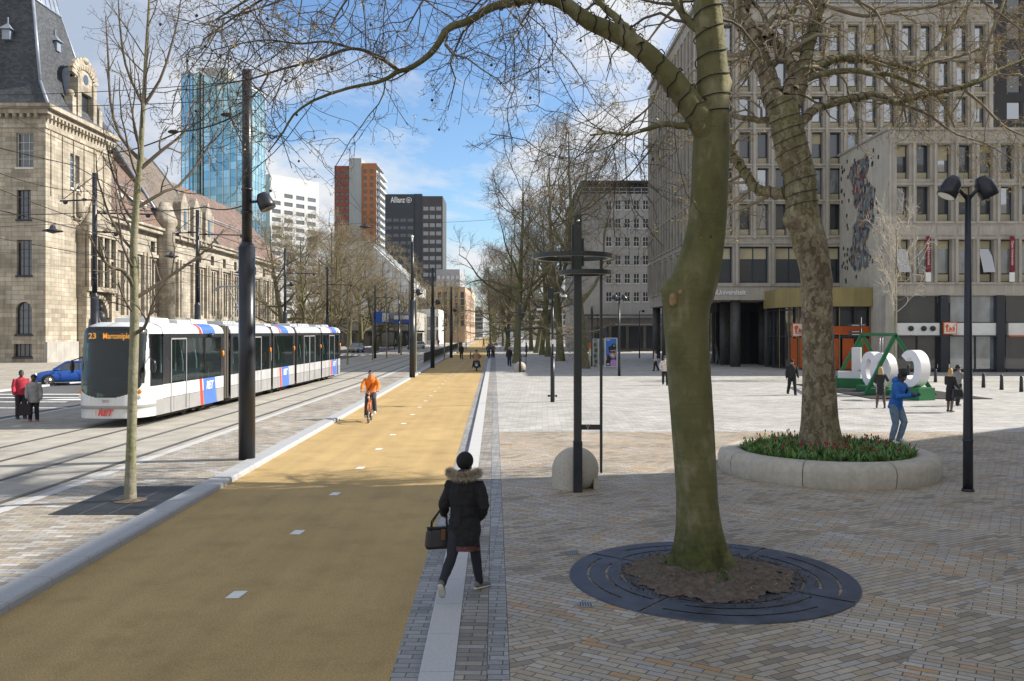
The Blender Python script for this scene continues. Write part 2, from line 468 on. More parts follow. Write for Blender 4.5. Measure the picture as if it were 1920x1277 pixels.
# cycle path: ochre bound gravel
m, nt, b = nt_new('ochre_gravel'); M['ochre'] = m
v = coords(nt, obj=False)
g1 = noise(nt, v, .25, 5); g2 = noise(nt, v, 60, 4, .7)
c = ramp(nt, g2, [(.28, (.23, .158, .07)), (.5, (.455, .318, .135)), (.72, (.66, .49, .235))])
c = mixc(nt, 1.0, c, ramp(nt, g1, [(.3, (.9, .89, .87)), (.7, (1.07, 1.07, 1.07))]), 'MULTIPLY')
g3 = noise(nt, coords(nt, (1.6, .05, 1), obj=False), 1.3, 4)
c = mixc(nt, 1.0, c, ramp(nt, g3, [(.35, (.92, .92, .92)), (.65, (1.05, 1.05, 1.05))]), 'MULTIPLY')
g4 = noise(nt, v, 1.1, 7, .7); c = mixc(nt, 1.0, c, ramp(nt, g4, [(.28, (.80, .78, .74)), (.5, (1, 1, 1)), (.72, (1.06, 1.05, 1.03))]), 'MULTIPLY')
nt.links.new(c, b.inputs['Base Color']); b.inputs['Roughness'].default_value = .9
bump(nt, b, g2, .5, .012)

SETT_ = [(.0, (.25, .22, .185)), (.2, (.36, .305, .235)), (.4, (.44, .38, .295)), (.55, (.39, .385, .38)), (.72, (.47, .41, .325)), (.86, (.50, .50, .50)), (.97, (.48, .31, .16))]
SETT = [(p_, (a_ * 1.03, b_ * .985, c_ * .92)) for p_, (a_, b_, c_) in SETT_]
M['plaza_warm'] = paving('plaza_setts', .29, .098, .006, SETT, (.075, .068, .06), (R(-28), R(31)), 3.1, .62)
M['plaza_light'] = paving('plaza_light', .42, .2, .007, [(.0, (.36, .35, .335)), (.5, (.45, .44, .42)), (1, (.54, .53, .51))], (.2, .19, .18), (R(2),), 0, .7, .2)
M['walk'] = paving('walk_setts', .28, .125, .006, [(.0, (.25, .22, .18)), (.3, (.36, .32, .26)), (.6, (.43, .37, .29)), (.85, (.40, .40, .40)), (1, (.56, .55, .54))], (.1, .09, .08), (R(1),), 0, .72)
M['walk_far'] = paving('walk_far', .4, .2, .008, [(.0, (.34, .31, .27)), (.5, (.42, .385, .33)), (1, (.48, .44, .38))], (.17, .16, .14), (R(0),), 0, .75)
M['header'] = paving('header_setts', .30, .11, .006, [(.0, (.20, .19, .18)), (.4, (.33, .29, .24)), (.75, (.36, .355, .35)), (1, (.43, .38, .3))], (.07, .065, .06), (R(1.2),), 0, .65)
M['gutter'] = paving('gutter_setts', .26, .115, .006, [(.0, (.25, .25, .25)), (.6, (.34, .34, .345)), (1, (.42, .42, .42))], (.08, .08, .08), (R(1.2),), 0, .65)
M['trambed'] = mat('tram_concrete', (.37, .35, .31), .85, var=.2, vs=1.1, bmp=.25, bs=25, obj=False)
M['base'] = mat('base_ground', (.32, .31, .29), .9, var=.15, vs=.2, obj=False)

# ------------------------------------------------------------------ ground layout
def XL(d): return -5.6 - .0225 * d
def XR(d): return -.97 - .0205 * d
def TX(d): return 0.0 if d < 60 else -.0225 * (d - 60)
DS = [-12, 0, 5, 10, 15, 20, 27, 35, 45, 60, 80, 110, 150, 220, 320, 480]
def strip(name, f0, f1, z, th, m, ds=DS, kind='structure'):
    mb = MB()
    for a, b_ in zip(ds[:-1], ds[1:]):
        q = [(f0(a), a), (f1(a), a), (f1(b_), b_), (f0(b_), b_)]
        mb.quad(*[(x, y, z) for x, y in q])
        if th:
            mb.quad((f0(a), a, z - th), (f0(a), a, z), (f0(b_), b_, z), (f0(b_), b_, z - th))
            mb.quad((f1(a), a, z), (f1(a), a, z - th), (f1(b_), b_, z - th), (f1(b_), b_, z))
    if th:
        a = ds[0]; mb.quad((f0(a), a, z - th), (f1(a), a, z - th), (f1(a), a, z), (f0(a), a, z))
    o = mb.build(name, m); put(o, kind=kind); return o
mb = MB(); mb.quad((-3000, -600, -.2), (3000, -600, -.2), (3000, 5000, -.2), (-3000, 5000, -.2))
put(mb.build('ground', M['base']), kind='structure')
strip('cycle_path', lambda d: XL(d) - .05, lambda d: XR(d) + .1, -.085, .1, M['ochre'])
# kerb along the left of the path, in slabs with a rounded nose
mb = MB()
d = -8.0
while d < 150:
    L = 1.0 if d < 45 else 4.0
    a, b_ = d + .006, d + L - .006
    pr = [(-.42, -.1), (-.42, .028), (-.05, .028), (-.02, .02), (0.0, -.005), (.005, -.1)]
    vs = [(XL(a) + x, a, z) for x, z in pr] + [(XL(b_) + x, b_, z) for x, z in pr]
    n = len(pr)
    mb.add(vs, [(i, i + 1, n + i + 1, n + i) for i in range(n - 1)] + [tuple(range(n)), tuple(range(2 * n - 1, n - 1, -1))], False)
    d += L
put(mb.build('path_kerb', M['granite_dim']), kind='structure')
strip('path_kerb_far', lambda d: XL(d) - .42, lambda d: XL(d), .028, .1, M['granite_dim'], [150, 220, 320, 480])
strip('path_pavement', lambda d: -8.9 + TX(d), lambda d: XL(d) - .425, 0.0, .15, M['walk'])
strip('tram_road_kerb', lambda d: -9.12 + TX(d), lambda d: -8.9 + TX(d), .004, .1, M['granite'])
strip('tram_road', lambda d: -15.1 + TX(d), lambda d: -9.12 + TX(d), -.004, .15, M['trambed'])
for nm, x in (('tram_road_rail', -9.42), ('tram_road_rail', -10.86), ('tram_road_rail', -12.45), ('tram_road_rail', -13.89)):
    strip(nm, lambda d: x - .085 + TX(d), lambda d: x + .085 + TX(d), .0, 0, M['asphalt'])
    strip(nm, lambda d: x - .045 + TX(d), lambda d: x + .02 + TX(d), .005, 0, M['rail'])
strip('median_pavement', lambda d: -18.1 + TX(d), lambda d: -15.1 + TX(d), 0.0, .15, M['walk_far'])
strip('median_kerb', lambda d: -18.35 + TX(d), lambda d: -18.1 + TX(d), .006, .15, M['granite'])
strip('road', lambda d: -27.6 + TX(d), lambda d: -18.35 + TX(d), -.1, 0, M['asphalt'])
strip('far_kerb', lambda d: -27.9 + TX(d), lambda d: -27.6 + TX(d), .006, .15, M['granite'])
strip('far_pavement', lambda d: -120 + TX(d), lambda d: -27.9 + TX(d), 0.0, .15, M['walk_far'])
# right of the path
strip('gutter_pavement', lambda d: XR(d), lambda d: XR(d) + .27, -.08, .1, M['gutter'])
mb = MB(); d = -8.0
while d < 200:
    L = 1.0 if d < 45 else 4.0
    a, b_ = d + .005, d + L - .005
    vs = [(XR(y) + x, y, z) for y in (a, b_) for x, z in ((.275, -.1), (.275, -.012), (.29, .003), (.6, .003), (.6, -.1))]
    mb.add(vs, [(i, i + 1, 6 + i, 5 + i) for i in range(4)] + [(0, 1, 2, 3, 4), (9, 8, 7, 6, 5)], False)
    d += L
put(mb.build('plaza_kerb', M['granite']), kind='structure')
strip('plaza_kerb_far', lambda d: XR(d) + .275, lambda d: XR(d) + .6, .003, .1, M['granite'], [200, 320, 480])
strip('header_pavement', lambda d: XR(d) + .605, lambda d: XR(d) + .90, 0.0, .15, M['header'])
strip('edge_pavement', lambda d: XR(d) + .905, lambda d: XR(d) + 1.11, .001, .15, M['gutter'])
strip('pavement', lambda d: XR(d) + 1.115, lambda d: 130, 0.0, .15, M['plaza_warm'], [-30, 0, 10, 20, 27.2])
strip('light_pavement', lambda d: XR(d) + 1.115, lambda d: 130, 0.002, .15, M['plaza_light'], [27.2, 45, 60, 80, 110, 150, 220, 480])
strip('dark_pavement', lambda d: 8.0, lambda d: 130, 0.006, 0, M['header'], [54.0, 54.6])

# painted marks
mb = MB()
for i in range(60):
    d = 10.62 + 3.3 * i
    if d > 150: break
    xc = (XL(d) + XR(d)) / 2 + .13
    mb.quad((xc - .10, d - .15, -.08), (xc + .07, d - .15, -.08), (xc + .095, d + .15, -.08), (xc - .075, d + .15, -.08))
put(mb.build('path_marking', M['paint']), kind='structure')
mb = MB()
def mark(x0, x1, d0, d1, sk=0.0):
    z = -.095
    mb.quad((x0 + TX(d0), d0, z), (x1 + TX(d0), d0, z), (x1 + sk + TX(d1), d1, z), (x0 + sk + TX(d1), d1, z))
for k in range(5): mark(-27.2, -19.0, 42.4 + k * .0, 42.8) if k == 0 else None
mark(-25.5, -20.6, 39.8, 40.15); mark(-22.5, -20.3, 41.0, 41.9, .8); mark(-22.6, -18.8, 36.7, 36.95)
mark(-27.3, -18.7, 44.6, 45.1)
for i in range(45):
    d = 60 + i * 5.0
    mark(-23.1, -22.95, d, d + 2.2); mark(-20.6, -20.5, d + 1, d + 2.6)
for i in range(9):
    x = -27.2 + i * .95; mark(x, x + .5, 118, 121)
    mark(x, x + .5, 84, 87)
put(mb.build('road_marking', M['paint']), kind='structure')
# ------------------------------------------------------------------ buildings
def wall_panel(mb, O, U, W, Hh, holes, depth=.3):
    """a wall seen from outside with U to the right; openings get reveals"""
    O = Vector(O); U = Vector(U).normalized(); Zv = Vector((0, 0, 1)); N = U.cross(Zv)
    xs = sorted({0.0, W, *[round(h[0], 4) for h in holes], *[round(h[1], 4) for h in holes]})
    zs = sorted({0.0, Hh, *[round(h[2], 4) for h in holes], *[round(h[3], 4) for h in holes]})
    nx, nz = len(xs) - 1, len(zs) - 1
    hole = np.zeros((nx, nz), bool)
    for x0, x1, z0, z1 in holes:
        for i in range(nx):
            if xs[i] < x0 - 1e-4 or xs[i + 1] > x1 + 1e-4: continue
            for j in range(nz):
                if zs[j] >= z0 - 1e-4 and zs[j + 1] <= z1 + 1e-4: hole[i, j] = True
    def pt(x, z, n=0.0): return O + U * x + Zv * z - N * n
    for j in range(nz):
        i = 0
        while i < nx:
            if hole[i, j]: i += 1; continue
            k = i
            while k + 1 < nx and not hole[k + 1, j]: k += 1
            mb.quad(pt(xs[i], zs[j]), pt(xs[k + 1], zs[j]), pt(xs[k + 1], zs[j + 1]), pt(xs[i], zs[j + 1])); i = k + 1
    for x0, x1, z0, z1 in holes:
        a, b_, c, d = (x0, z0), (x1, z0), (x1, z1), (x0, z1)
        for p, q in ((b_, a), (c, b_), (d, c), (a, d)):
            mb.quad(pt(*p), pt(*q), pt(*q, depth), pt(*p, depth))
WIN = {}
def win_mesh(key, w, h, cols=1, rows=1, fr=.06, inset=.2, fm='frame_dark', pm='glass', panel=0.0, pfm='cream', arch=False, sill=0.0, blind=0.0):
    k = (key, round(w, 3), round(h, 3), cols, rows, fr, inset, fm, pm, panel, arch, sill, blind)
    if k in WIN: return WIN[k]
    f = MB(); y = inset
    f.box((w / 2, y + .03, fr / 2), (w, .08, fr)); f.box((w / 2, y + .03, h - fr / 2), (w, .08, fr))
    f.box((fr / 2, y + .03, h / 2), (fr, .08, h - 2 * fr)); f.box((w - fr / 2, y + .03, h / 2), (fr, .08, h - 2 * fr))
    zb = fr
    if panel:
        f.mi = 1; f.box((w / 2, y + .035, fr + panel / 2), (w - 2 * fr, .05, panel)); f.mi = 0
        f.box((w / 2, y + .03, fr + panel + fr / 2), (w - 2 * fr, .08, fr)); zb = 2 * fr + panel
    for c in range(1, cols): f.box((w * c / cols, y + .032, (h + zb - fr) / 2), (fr * .7, .06, h - zb - fr))
    for r_ in range(1, rows): f.box((w / 2, y + .033, zb + (h - fr - zb) * r_ / rows), (w - 2 * fr, .05, fr * .7))
    if blind:
        f.mi = 1; f.box((w / 2, y + .045, h - fr - blind / 2), (w - 2 * fr, .02, blind)); f.mi = 0
    if sill: f.box((w / 2, y / 2 - .06, -sill / 2), (w + .16, y + .12, sill))
    p = MB(); yy = y + .06
    p.quad((fr, yy, zb), (w - fr, yy, zb), (w - fr, yy, h - fr), (fr, yy, h - fr))
    if arch:
        n = 12; zc = h - w / 2; mb = f
        for i in range(n):
            a0, a1 = math.pi * i / n, math.pi * (i + 1) / n
            p0 = (w / 2 + w / 2 * math.cos(a0), 0, zc + w / 2 * math.sin(a0)); p1 = (w / 2 + w / 2 * math.cos(a1), 0, zc + w / 2 * math.sin(a1))
            q0 = (w if i < n / 2 else 0, 0, h)
            f.mi = 2; f.add([p0, p1, q0], [(0, 1, 2)], False)
            f.quad(p1, p0, (p0[0], y, p0[2]), (p1[0], y, p1[2])); f.mi = 0
        f.mi = 2; f.add([(w / 2, 0, h), (w, 0, h), (0, 0, h)], [(0, 1, 2)], False); f.mi = 0
    WIN[k] = (f.mesh('window', [M[fm], M[pfm], M['stone']]), p.mesh('pane', M[pm]))
    return WIN[k]
class Building:
    def __init__(s, name, label, cat, loc, group=None):
        s.t = thing(name, label, cat, loc, group=group); s.wins = []
    def panel(s, name, O, U, W, Hh, holes, m, depth=.3):
        mb = MB(); wall_panel(mb, O, U, W, Hh, holes, depth); return mb.build(name, m, s.t)
    def win(s, O, U, x, z, w, h, key='w', small=False, **kw):
        U = Vector(U).normalized(); p = Vector(O) + U * x + Vector((0, 0, z))
        s.wins.append((w * h / (p.y ** 2 + p.x ** 2), p, math.atan2(U.y, U.x), win_mesh(key, w, h, **kw), small))
    def finish(s, most=100):
        s.wins.sort(key=lambda q: -q[0])
        inv = world_of(s.t).inverted()
        for q in s.wins[:most]:
            _, p, a, (fm, pm), small = q
            if small:
                f = from_mesh('window', joined(fm, pm), s.t)
            else:
                f = from_mesh('window', fm, s.t); from_mesh('pane', pm, f)
            f.matrix_parent_inverse = inv; f.location = p; f.rotation_euler = (0, 0, a)
        rest = s.wins[most:]
        if rest:
            vs, fs, ms, mats = [], [], [], []
            for _, p, a, pr, small in rest:
                mx = Matrix.Translation(p) @ Matrix.Rotation(a, 4, 'Z')
                for me in pr:
                    b_ = len(vs); vs += [mx @ v.co for v in me.vertices]
                    for pl in me.polygons:
                        mm = me.materials[pl.material_index]
                        if mm not in mats: mats.append(mm)
                        fs.append([i + b_ for i in pl.vertices]); ms.append(mats.index(mm))
            me = bpy.data.meshes.new('window'); me.from_pydata(vs, [], fs)
            for mm in mats: me.materials.append(mm)
            me.polygons.foreach_set('material_index', ms)
            o = bpy.data.objects.new('window', me); COL.objects.link(o); attach(o, s.t); o['kind'] = 'stuff'
JOIN = {}
def joined(fm, pm):
    k = (fm.name, pm.name)
    if k not in JOIN:
        vs = [v.co.copy() for v in fm.vertices]; n = len(vs); vs += [v.co.copy() for v in pm.vertices]
        fs = [list(p.vertices) for p in fm.polygons] + [[i + n for i in p.vertices] for p in pm.polygons]
        ms = [p.material_index for p in fm.polygons] + [len(fm.materials)] * len(pm.polygons)
        me = bpy.data.meshes.new('window'); me.from_pydata(vs, [], fs)
        for q in list(fm.materials) + list(pm.materials): me.materials.append(q)
        me.polygons.foreach_set('material_index', ms); JOIN[k] = me
    return JOIN[k]
M['frame_dark'] = mat('frame_dark', (.03, .035, .045), .5, var=.1)
M['frame_white'] = mat('frame_white', (.6, .6, .58), .6, var=.05)
M['frame_blue'] = mat('frame_blue', (.025, .04, .075), .45, var=.1)
M['cream'] = mat('cream_panel', (.47, .42, .28), .6, var=.08, obj=False)
M['gold'] = mat('gold_fascia', (.33, .265, .11), .5, var=.1, vs=.6, streak=.15, obj=False)
M['stone'] = masonry('sandstone', [(.37, .325, .255), (.48, .425, .34), (.57, .515, .42), (.43, .375, .29), (.52, .47, .385)], 1.3, .46, .018, (.2, .17, .125), streak=.36)
M['stone_grey'] = masonry('weathered_stone', [(.42, .375, .31), (.49, .44, .36), (.55, .50, .42)], 1.5, .5, .018, (.2, .18, .15), streak=.42)
M['granite_base'] = mat('plinth_stone', (.40, .385, .36), .8, var=.15, vs=.7, streak=.25, obj=False)
M['lead'] = mat('lead_roof', (.27, .31, .38), .45, .3, var=.15, vs=1, obj=False)
U_X, U_Y, U_nY = (1, 0, 0), (0, 1, 0), (0, -1, 0)
def tiles(name, cols, h=.22, w=.35):
    m, nt, b = nt_new(name); b.inputs['Roughness'].default_value = .7
    s = node(nt, 'ShaderNodeSeparateXYZ'); nt.links.new(node(nt, 'ShaderNodeNewGeometry').outputs['Position'], s.inputs[0])
    c_ = node(nt, 'ShaderNodeCombineXYZ'); nt.links.new(math_(nt, 'ADD', s.outputs[0], s.outputs[1]), c_.inputs[0]); nt.links.new(s.outputs[2], c_.inputs[1])
    c, f = bricks(nt, c_.outputs[0], w, h, .012)
    k = len(cols); base = ramp(nt, c, [((i + .5) / k, q) for i, q in enumerate(cols)])
    g = noise(nt, coords(nt, (1, 1, .3), obj=False), .5, 6, .65)
    base = mixc(nt, 1.0, base, ramp(nt, g, [(.3, (.72, .72, .72)), (.68, (1.15, 1.15, 1.15))]), 'MULTIPLY')
    base = mixc(nt, f, base, tuple(q * .5 for q in cols[0]))
    nt.links.new(base, b.inputs['Base Color']); bump(nt, b, math_(nt, 'SUBTRACT', 1.0, f), .5, .03)
    return m
M['slate'] = tiles('slate', [(.045, .05, .06), (.06, .068, .082), (.08, .088, .10)])
M['tile_red'] = tiles('red_tiles', [(.15, .10, .08), (.19, .125, .098), (.235, .155, .12)])
M['tile_brown'] = tiles('brown_tiles', [(.13, .105, .085), (.17, .135, .105), (.2, .165, .13)])

# ---- sandstone corner tower with steep slate roof
X0 = -47.5
B = Building('stone_tower', 'sandstone corner tower with steep dark slate roof at the left edge of the street', 'building', (-55, 95, 0))
fh = [(1.0, 2.6, 18.6, 23.2), (1.0, 2.5, 9.6, 14.2), (0.9, 2.6, 2.9, 6.2), (.7, 2.5, .9, 2.0), (1.1, 2.5, 15.2, 17.6)]
fh = [(1.0, 2.75, 19.9, 23.4), (1.05, 2.5, 14.6, 17.6), (1.05, 2.6, 8.9, 12.5), (.95, 2.6, 2.9, 6.2), (.75, 2.6, 1.0 - .4, 1.9)]
O = (X0 - 15, 88, 0)
allh = []
for off in (11.0, 5.2, -.2):
    for h in fh: allh.append((h[0] + off, h[1] + off, h[2], h[3]))
allh = [h for h in allh if h[0] > .2]
B.panel('wall', O, U_X, 15, 25.3, allh, M['stone'], .5)
for h in allh:
    w, hh = h[1] - h[0], h[3] - h[2]
    B.win(O, U_X, h[0], h[2], w, hh, 'tw', cols=3 if hh > 2.2 else 4, rows=4 if hh > 2.2 else 1, inset=.35, fm='frame_white' if hh > 3.3 and h[2] > 15 else 'frame_dark', arch=(2.8 < h[2] < 3), sill=.2)
O2 = (X0, 88, 0)
sh = [(4.2, 6.1, 18.6, 22.4), (3.6, 6.8, .9, 1.9)]
B.panel('wall', O2, U_Y, 14.4, 25.3, [(4.9, 6.9, 18.7, 22.4), (1.2, 2.0, .7, 1.7)], M['stone'], .5)
B.win(O2, U_Y, 4.9, 18.7, 2.0, 3.7, 'tw2', cols=3, rows=5, inset=.35, fm='frame_white', sill=.2)
B.win(O2, U_Y, 1.2, .7, .8, 1.0, 'tw3', cols=2, inset=.35)
mb = MB()
for x0, x1, y0, y1, z0, z1 in ((X0 - 15.4, X0 + .45, 87.55, 102.6, 25.3, 25.8), (X0 - 15.8, X0 + .9, 87.1, 103, 25.8, 26.25), (X0 - 15.05, X0 + .12, 87.88, 102.5, 23.9, 24.15), (X0 - 15.06, X0 + .14, 87.86, 102.5, 0, 2.35 - .35)):
    if z0 == 0: continue
    mb.box(((x0 + x1) / 2, (y0 + y1) / 2, (z0 + z1) / 2), (x1 - x0, y1 - y0, z1 - z0))
for i in range(20): mb.box((X0 + .3, 88.2 + i * .73, 25.1), (.55, .3, .38)); mb.box((X0 - 14.6 + i * .73, 87.7, 25.1), (.3, .55, .38))
for i in range(6): mb.box((X0 + .06, 89 + i * 2.3, 20.5), (.12, .22, 6.6))
mb.build('cornice', M['stone'], B.t)
mb = MB(); mb.box((X0 + .07, 95.2, 1.05), (.3, 14.6, 2.1)); mb.build('plinth', M['granite_base'], B.t)
# niche with figure, oriel and portal on the street side
mb = MB(); mb.box((X0 + .12, 97.9 - 3.6, 15.5), (.24, 1.7, .3)); mb.box((X0 + .1, 93.6, 17), (.2, .3, 3)); mb.box((X0 + .1, 95.0, 17), (.2, .3, 3))
mb.tube([(X0 + .1, 93.6, 18.4), (X0 + .1, 93.9, 19.0), (X0 + .1, 94.3, 19.25), (X0 + .1, 94.7, 19.0), (X0 + .1, 95, 18.4)], .16, 6)
mb.loft([(X0 + .25, 94.3, 15.7, .35, .45), (X0 + .25, 94.3, 17, .3, .38), (X0 + .25, 94.3, 17.7, .3, .4), (X0 + .25, 94.3, 18.0, .12, .15)], 10)
mb.ell((X0 + .25, 94.3, 18.25), .22, 10, 6); mb.build('niche_figure', M['stone_grey'], B.t)
mb = MB()
oy0, oy1, ox = 94.4, 101.2, X0 + 1.3
mb.box((X0 + .65, (oy0 + oy1) / 2, 7.9), (1.3, oy1 - oy0, .5)); mb.box((X0 + .65, (oy0 + oy1) / 2, 14.3), (1.5, oy1 - oy0 + .3, 1.0))
for i in range(5): mb.box((X0 + 1.1, oy0 + .2 + i * (oy1 - oy0 - .4) / 4, 11), (.4, .4, 5.8))
mb.box((X0 + .9, (oy0 + oy1) / 2, 11.4), (.3, oy1 - oy0 - .4, .25))
mb.box((X0 + .5, oy0 + .15, 11), (1.0, .3, 5.8))
mb.loft([(X0 + .5, (oy0 + oy1) / 2, 14.8, 1.1, 3.3), (X0 + .2, (oy0 + oy1) / 2, 16.6, .4, 1.0), (X0 + .1, (oy0 + oy1) / 2, 18.0, .15, .3)], 12)
mb.box((X0 + .5, oy0 + .4, 6.2), (1.0, .6, 3)); mb.box((X0 + .5, oy1 - .4, 3.9), (1.0, .8, 7.6)); mb.box((X0 + .5, oy0 + .55, 3.5), (.9, 1.0, 7))
mb.build('oriel', M['stone'], B.t)
mb = MB(); mb.box((X0 + .55, (oy0 + oy1) / 2, 11), (.6, oy1 - oy0 - .5, 5.7)); mb.build('oriel_glazing', M['glass'], B.t)
mb = MB()
ac, ar = (oy0 + oy1) / 2 + .2, 2.1
for i in range(14):
    a0, a1 = math.pi * i / 14, math.pi * (i + 1) / 14
    am = (a0 + a1) / 2
    mb.box((X0 + .35, ac + (ar + .25) * math.cos(am), 4.8 + (ar + .25) * math.sin(am)), (.7, .58, .55), 0)
mb.build('portal_arch', M['stone'], B.t)
mb = MB(); mb.box((X0 + .03, ac, 2.4), (.12, 2 * ar, 4.8)); mb.disc((X0 + .1, ac, 4.8), ar, 20, 'x'); mb.build('portal_dark_door', M['frame_dark'], B.t).name = 'portal_door'  # dark door with round head filling the arch
# roof
def frus(mb, a, z0, b_, z1):
    (x0, x1, y0, y1), (u0, u1, v0, v1) = a, b_
    vs = [(x0, y0, z0), (x1, y0, z0), (x1, y1, z0), (x0, y1, z0), (u0, v0, z1), (u1, v0, z1), (u1, v1, z1), (u0, v1, z1)]
    mb.add(vs, [(0, 1, 5, 4), (1, 2, 6, 5), (2, 3, 7, 6), (3, 0, 4, 7), (4, 5, 6, 7)], False)
mb = MB()
ra, rb, rc = (X0 - 15.4, X0 + .5, 87.5, 102.6), (X0 - 13.6, X0 - 1.2, 89.2, 100.4), (X0 - 11.5, X0 - 2.9, 90.9, 96.6)
frus(mb, ra, 26.25, rb, 29.0); frus(mb, rb, 29.0, rc, 38.2); mb.build('roof', M['slate'], B.t)
mb = MB(); frus(mb, (rc[0] - .1, rc[1] + .1, rc[2] - .1, rc[3] + .1), 38.2, (rc[0] + .5, rc[1] - .55, rc[2] + .6, rc[3] - .5), 41)
mb.box(((rc[0] + rc[1]) / 2, (rc[2] + rc[3]) / 2, 41.2), (rc[1] - rc[0] - .3, rc[3] - rc[2] - .3, .4))
for p, q, r0 in (((ra[1], ra[2], 26.25), (rb[1], rb[2], 29), .17), ((rb[1], rb[2], 29), (rc[1], rc[2], 38.2), .17), ((rb[1], rb[3], 29), (rc[1], rc[3], 38.2), .12), ((rc[0], rc[2], 38.3), (rc[1], rc[2], 38.3), .14), ((rc[1], rc[2], 38.3), (rc[1], rc[3], 38.3), .14)):
    mb.tube([p, q], r0, 8)
for i in range(8): mb.bar((rc[0] + 1.1 * i + .3, rc[2] - .1, 38.3), (rc[0] + .8 + 1.02 * i, rc[2] + .5, 41), .08)
for i in range(6): mb.bar((rc[1] + .1, rc[2] + .5 + i, 38.3), (rc[1] - .5, rc[2] + .9 + i * .82, 41), .08)
mb.build('roof_lead', M['lead'], B.t)
mb = MB()
for i in range(9): mb.bar((rc[1] - .6, rc[2] + .7 + i * .52, 41.4), (rc[1] - .6, rc[2] + .7 + i * .52, 42.6), .07)
mb.bar((rc[1] - .6, rc[2] + .6, 42.6), (rc[1] - .6, rc[3] - .6, 42.6), .09); mb.bar((rc[0] + .6, rc[2] + .6, 42.6), (rc[1] - .6, rc[2] + .6, 42.6), .09)
mb.build('roof_railing', M['frame_dark'], B.t)
mb = MB()   # stone dormer with curved pediment
dy = 96.3; dx = X0 + .1
for s_ in (-1, 1): mb.box((dx - .4, dy + s_ * 1.75, 28.6), (1.0, .75, 4.7)); mb.box((dx - .3, dy + s_ * 3.0, 27.4), (.9, .8, 2.3)); mb.ell((dx - .3, dy + s_ * 3.0, 28.9), .45, 10, 7)
mb.box((dx - .5, dy, 30.6), (.8, 2.8, 1.9)); mb.box((dx - .5, dy, 26.6), (.8, 2.8, .7)); 
for i in range(12):
    a0, a1 = math.pi * i / 12, math.pi * (i + 1) / 12
    mb.bar((dx - .3, dy + 2.35 * math.cos(a0), 31.2 + 1.7 * math.sin(a0)), (dx - .3, dy + 2.35 * math.cos(a1), 31.2 + 1.7 * math.sin(a1)), 1.3, .42, (1, 0, 0))
    mb.quad((dx - .2, dy + 2.2 * math.cos(a0), 31.2 + 1.6 * math.sin(a0)), (dx - .2, dy + 2.2 * math.cos(a1), 31.2 + 1.6 * math.sin(a1)), (dx - .2, dy + 2.2 * math.cos(a1), 30.9), (dx - .2, dy + 2.2 * math.cos(a0), 30.9))
mb.ell((dx - .3, dy, 33.3), (.5, .6, .45), 10, 6)
mb.build('dormer', M['stone'], B.t)
mb = MB(); mb.box((dx - .75, dy, 28.4), (.4, 2.6, 3.6)); mb.disc((dx - .06, dy, 31.2), .55, 16, 'x'); mb.build('dormer_window', M['glass'], B.t)
mb = MB(); mb.loft([(dx - 3.4, dy, 30.9, .1, 2.0), (dx - .9, dy, 30.9, .1, 2.0)], 4)
mb.M = None; mb2 = MB()
for i in range(10):
    a0, a1 = math.pi * i / 10, math.pi * (i + 1) / 10
    mb2.quad((dx - .8, dy + 2.1 * math.cos(a0), 30.8 + 1.7 * math.sin(a0)), (dx - .8, dy + 2.1 * math.cos(a1), 30.8 + 1.7 * math.sin(a1)), (dx - 4.6, dy + 2.1 * math.cos(a1), 30.8 + 1.7 * math.sin(a1)), (dx - 4.6, dy + 2.1 * math.cos(a0), 30.8 + 1.7 * math.sin(a0)))
for s_ in (-1, 1): mb2.quad((dx - .8, dy + s_ * 2.1, 26.5), (dx - 4.6, dy + s_ * 2.1, 26.5), (dx - 4.6, dy + s_ * 2.1, 30.8), (dx - .8, dy + s_ * 2.1, 30.8))
mb2.build('dormer_roof', M['lead'], B.t)
for (x, y, z) in ((X0 - 5.0, 90.0, 34.0), (X0 - 2.3, 94.2, 34.2)):
    mb = MB(); mb.box((x, y, z), (.8, .8, 1.0)); mb.box((x, y, z + .9), (1.3, 1.3, .7), 0, (.15, .15)); mb.box((x, y, z + 1.5), (.12, .12, .8)); mb.build('roof_vent', M['lead'], B.t)
B.finish()

# bronze figure beside the portal
t = thing('statue', 'dark bronze robed figure on a bracket beside the arched portal', 'statue', (X0 + 1.6, 96.0, 1.9))
cx, cy = X0 + 1.7, 96.0
mb = MB()
mb.loft([(cx, cy, 1.9, .75, .7), (cx, cy, 2.8, .7, .62), (cx, cy, 3.9, .62, .55), (cx, cy, 4.7, .7, .62), (cx, cy, 5.15, .6, .5), (cx, cy, 5.4, .22, .2), (cx, cy, 5.6, .18, .18)], 14)
mb.ell((cx + .1, cy - .05, 5.85), (.28, .27, .36), 12, 8)
mb.tube([(cx, cy - .6, 5.0), (cx + .3, cy - .75, 4.2), (cx + .7, cy - .35, 3.9)], [.22, .2, .14], 8); mb.tube([(cx, cy + .6, 5.0), (cx + .35, cy + .7, 4.2), (cx + .7, cy + .2, 4.1)], [.22, .2, .14], 8)
for i in range(9): mb.bar((cx + .72 * math.cos(i * .7), cy + .68 * math.sin(i * .7), 1.95), (cx + .6 * math.cos(i * .7), cy + .55 * math.sin(i * .7), 4.3), .09)
mb.build('figure', mat('statue_bronze', (.03, .032, .034), .45, .5, var=.3, vs=3), t)
mb = MB(); mb.box((cx - .4, cy, .95), (1.8, 1.8, 1.9)); mb.build('pedestal', M['granite_base'], t)

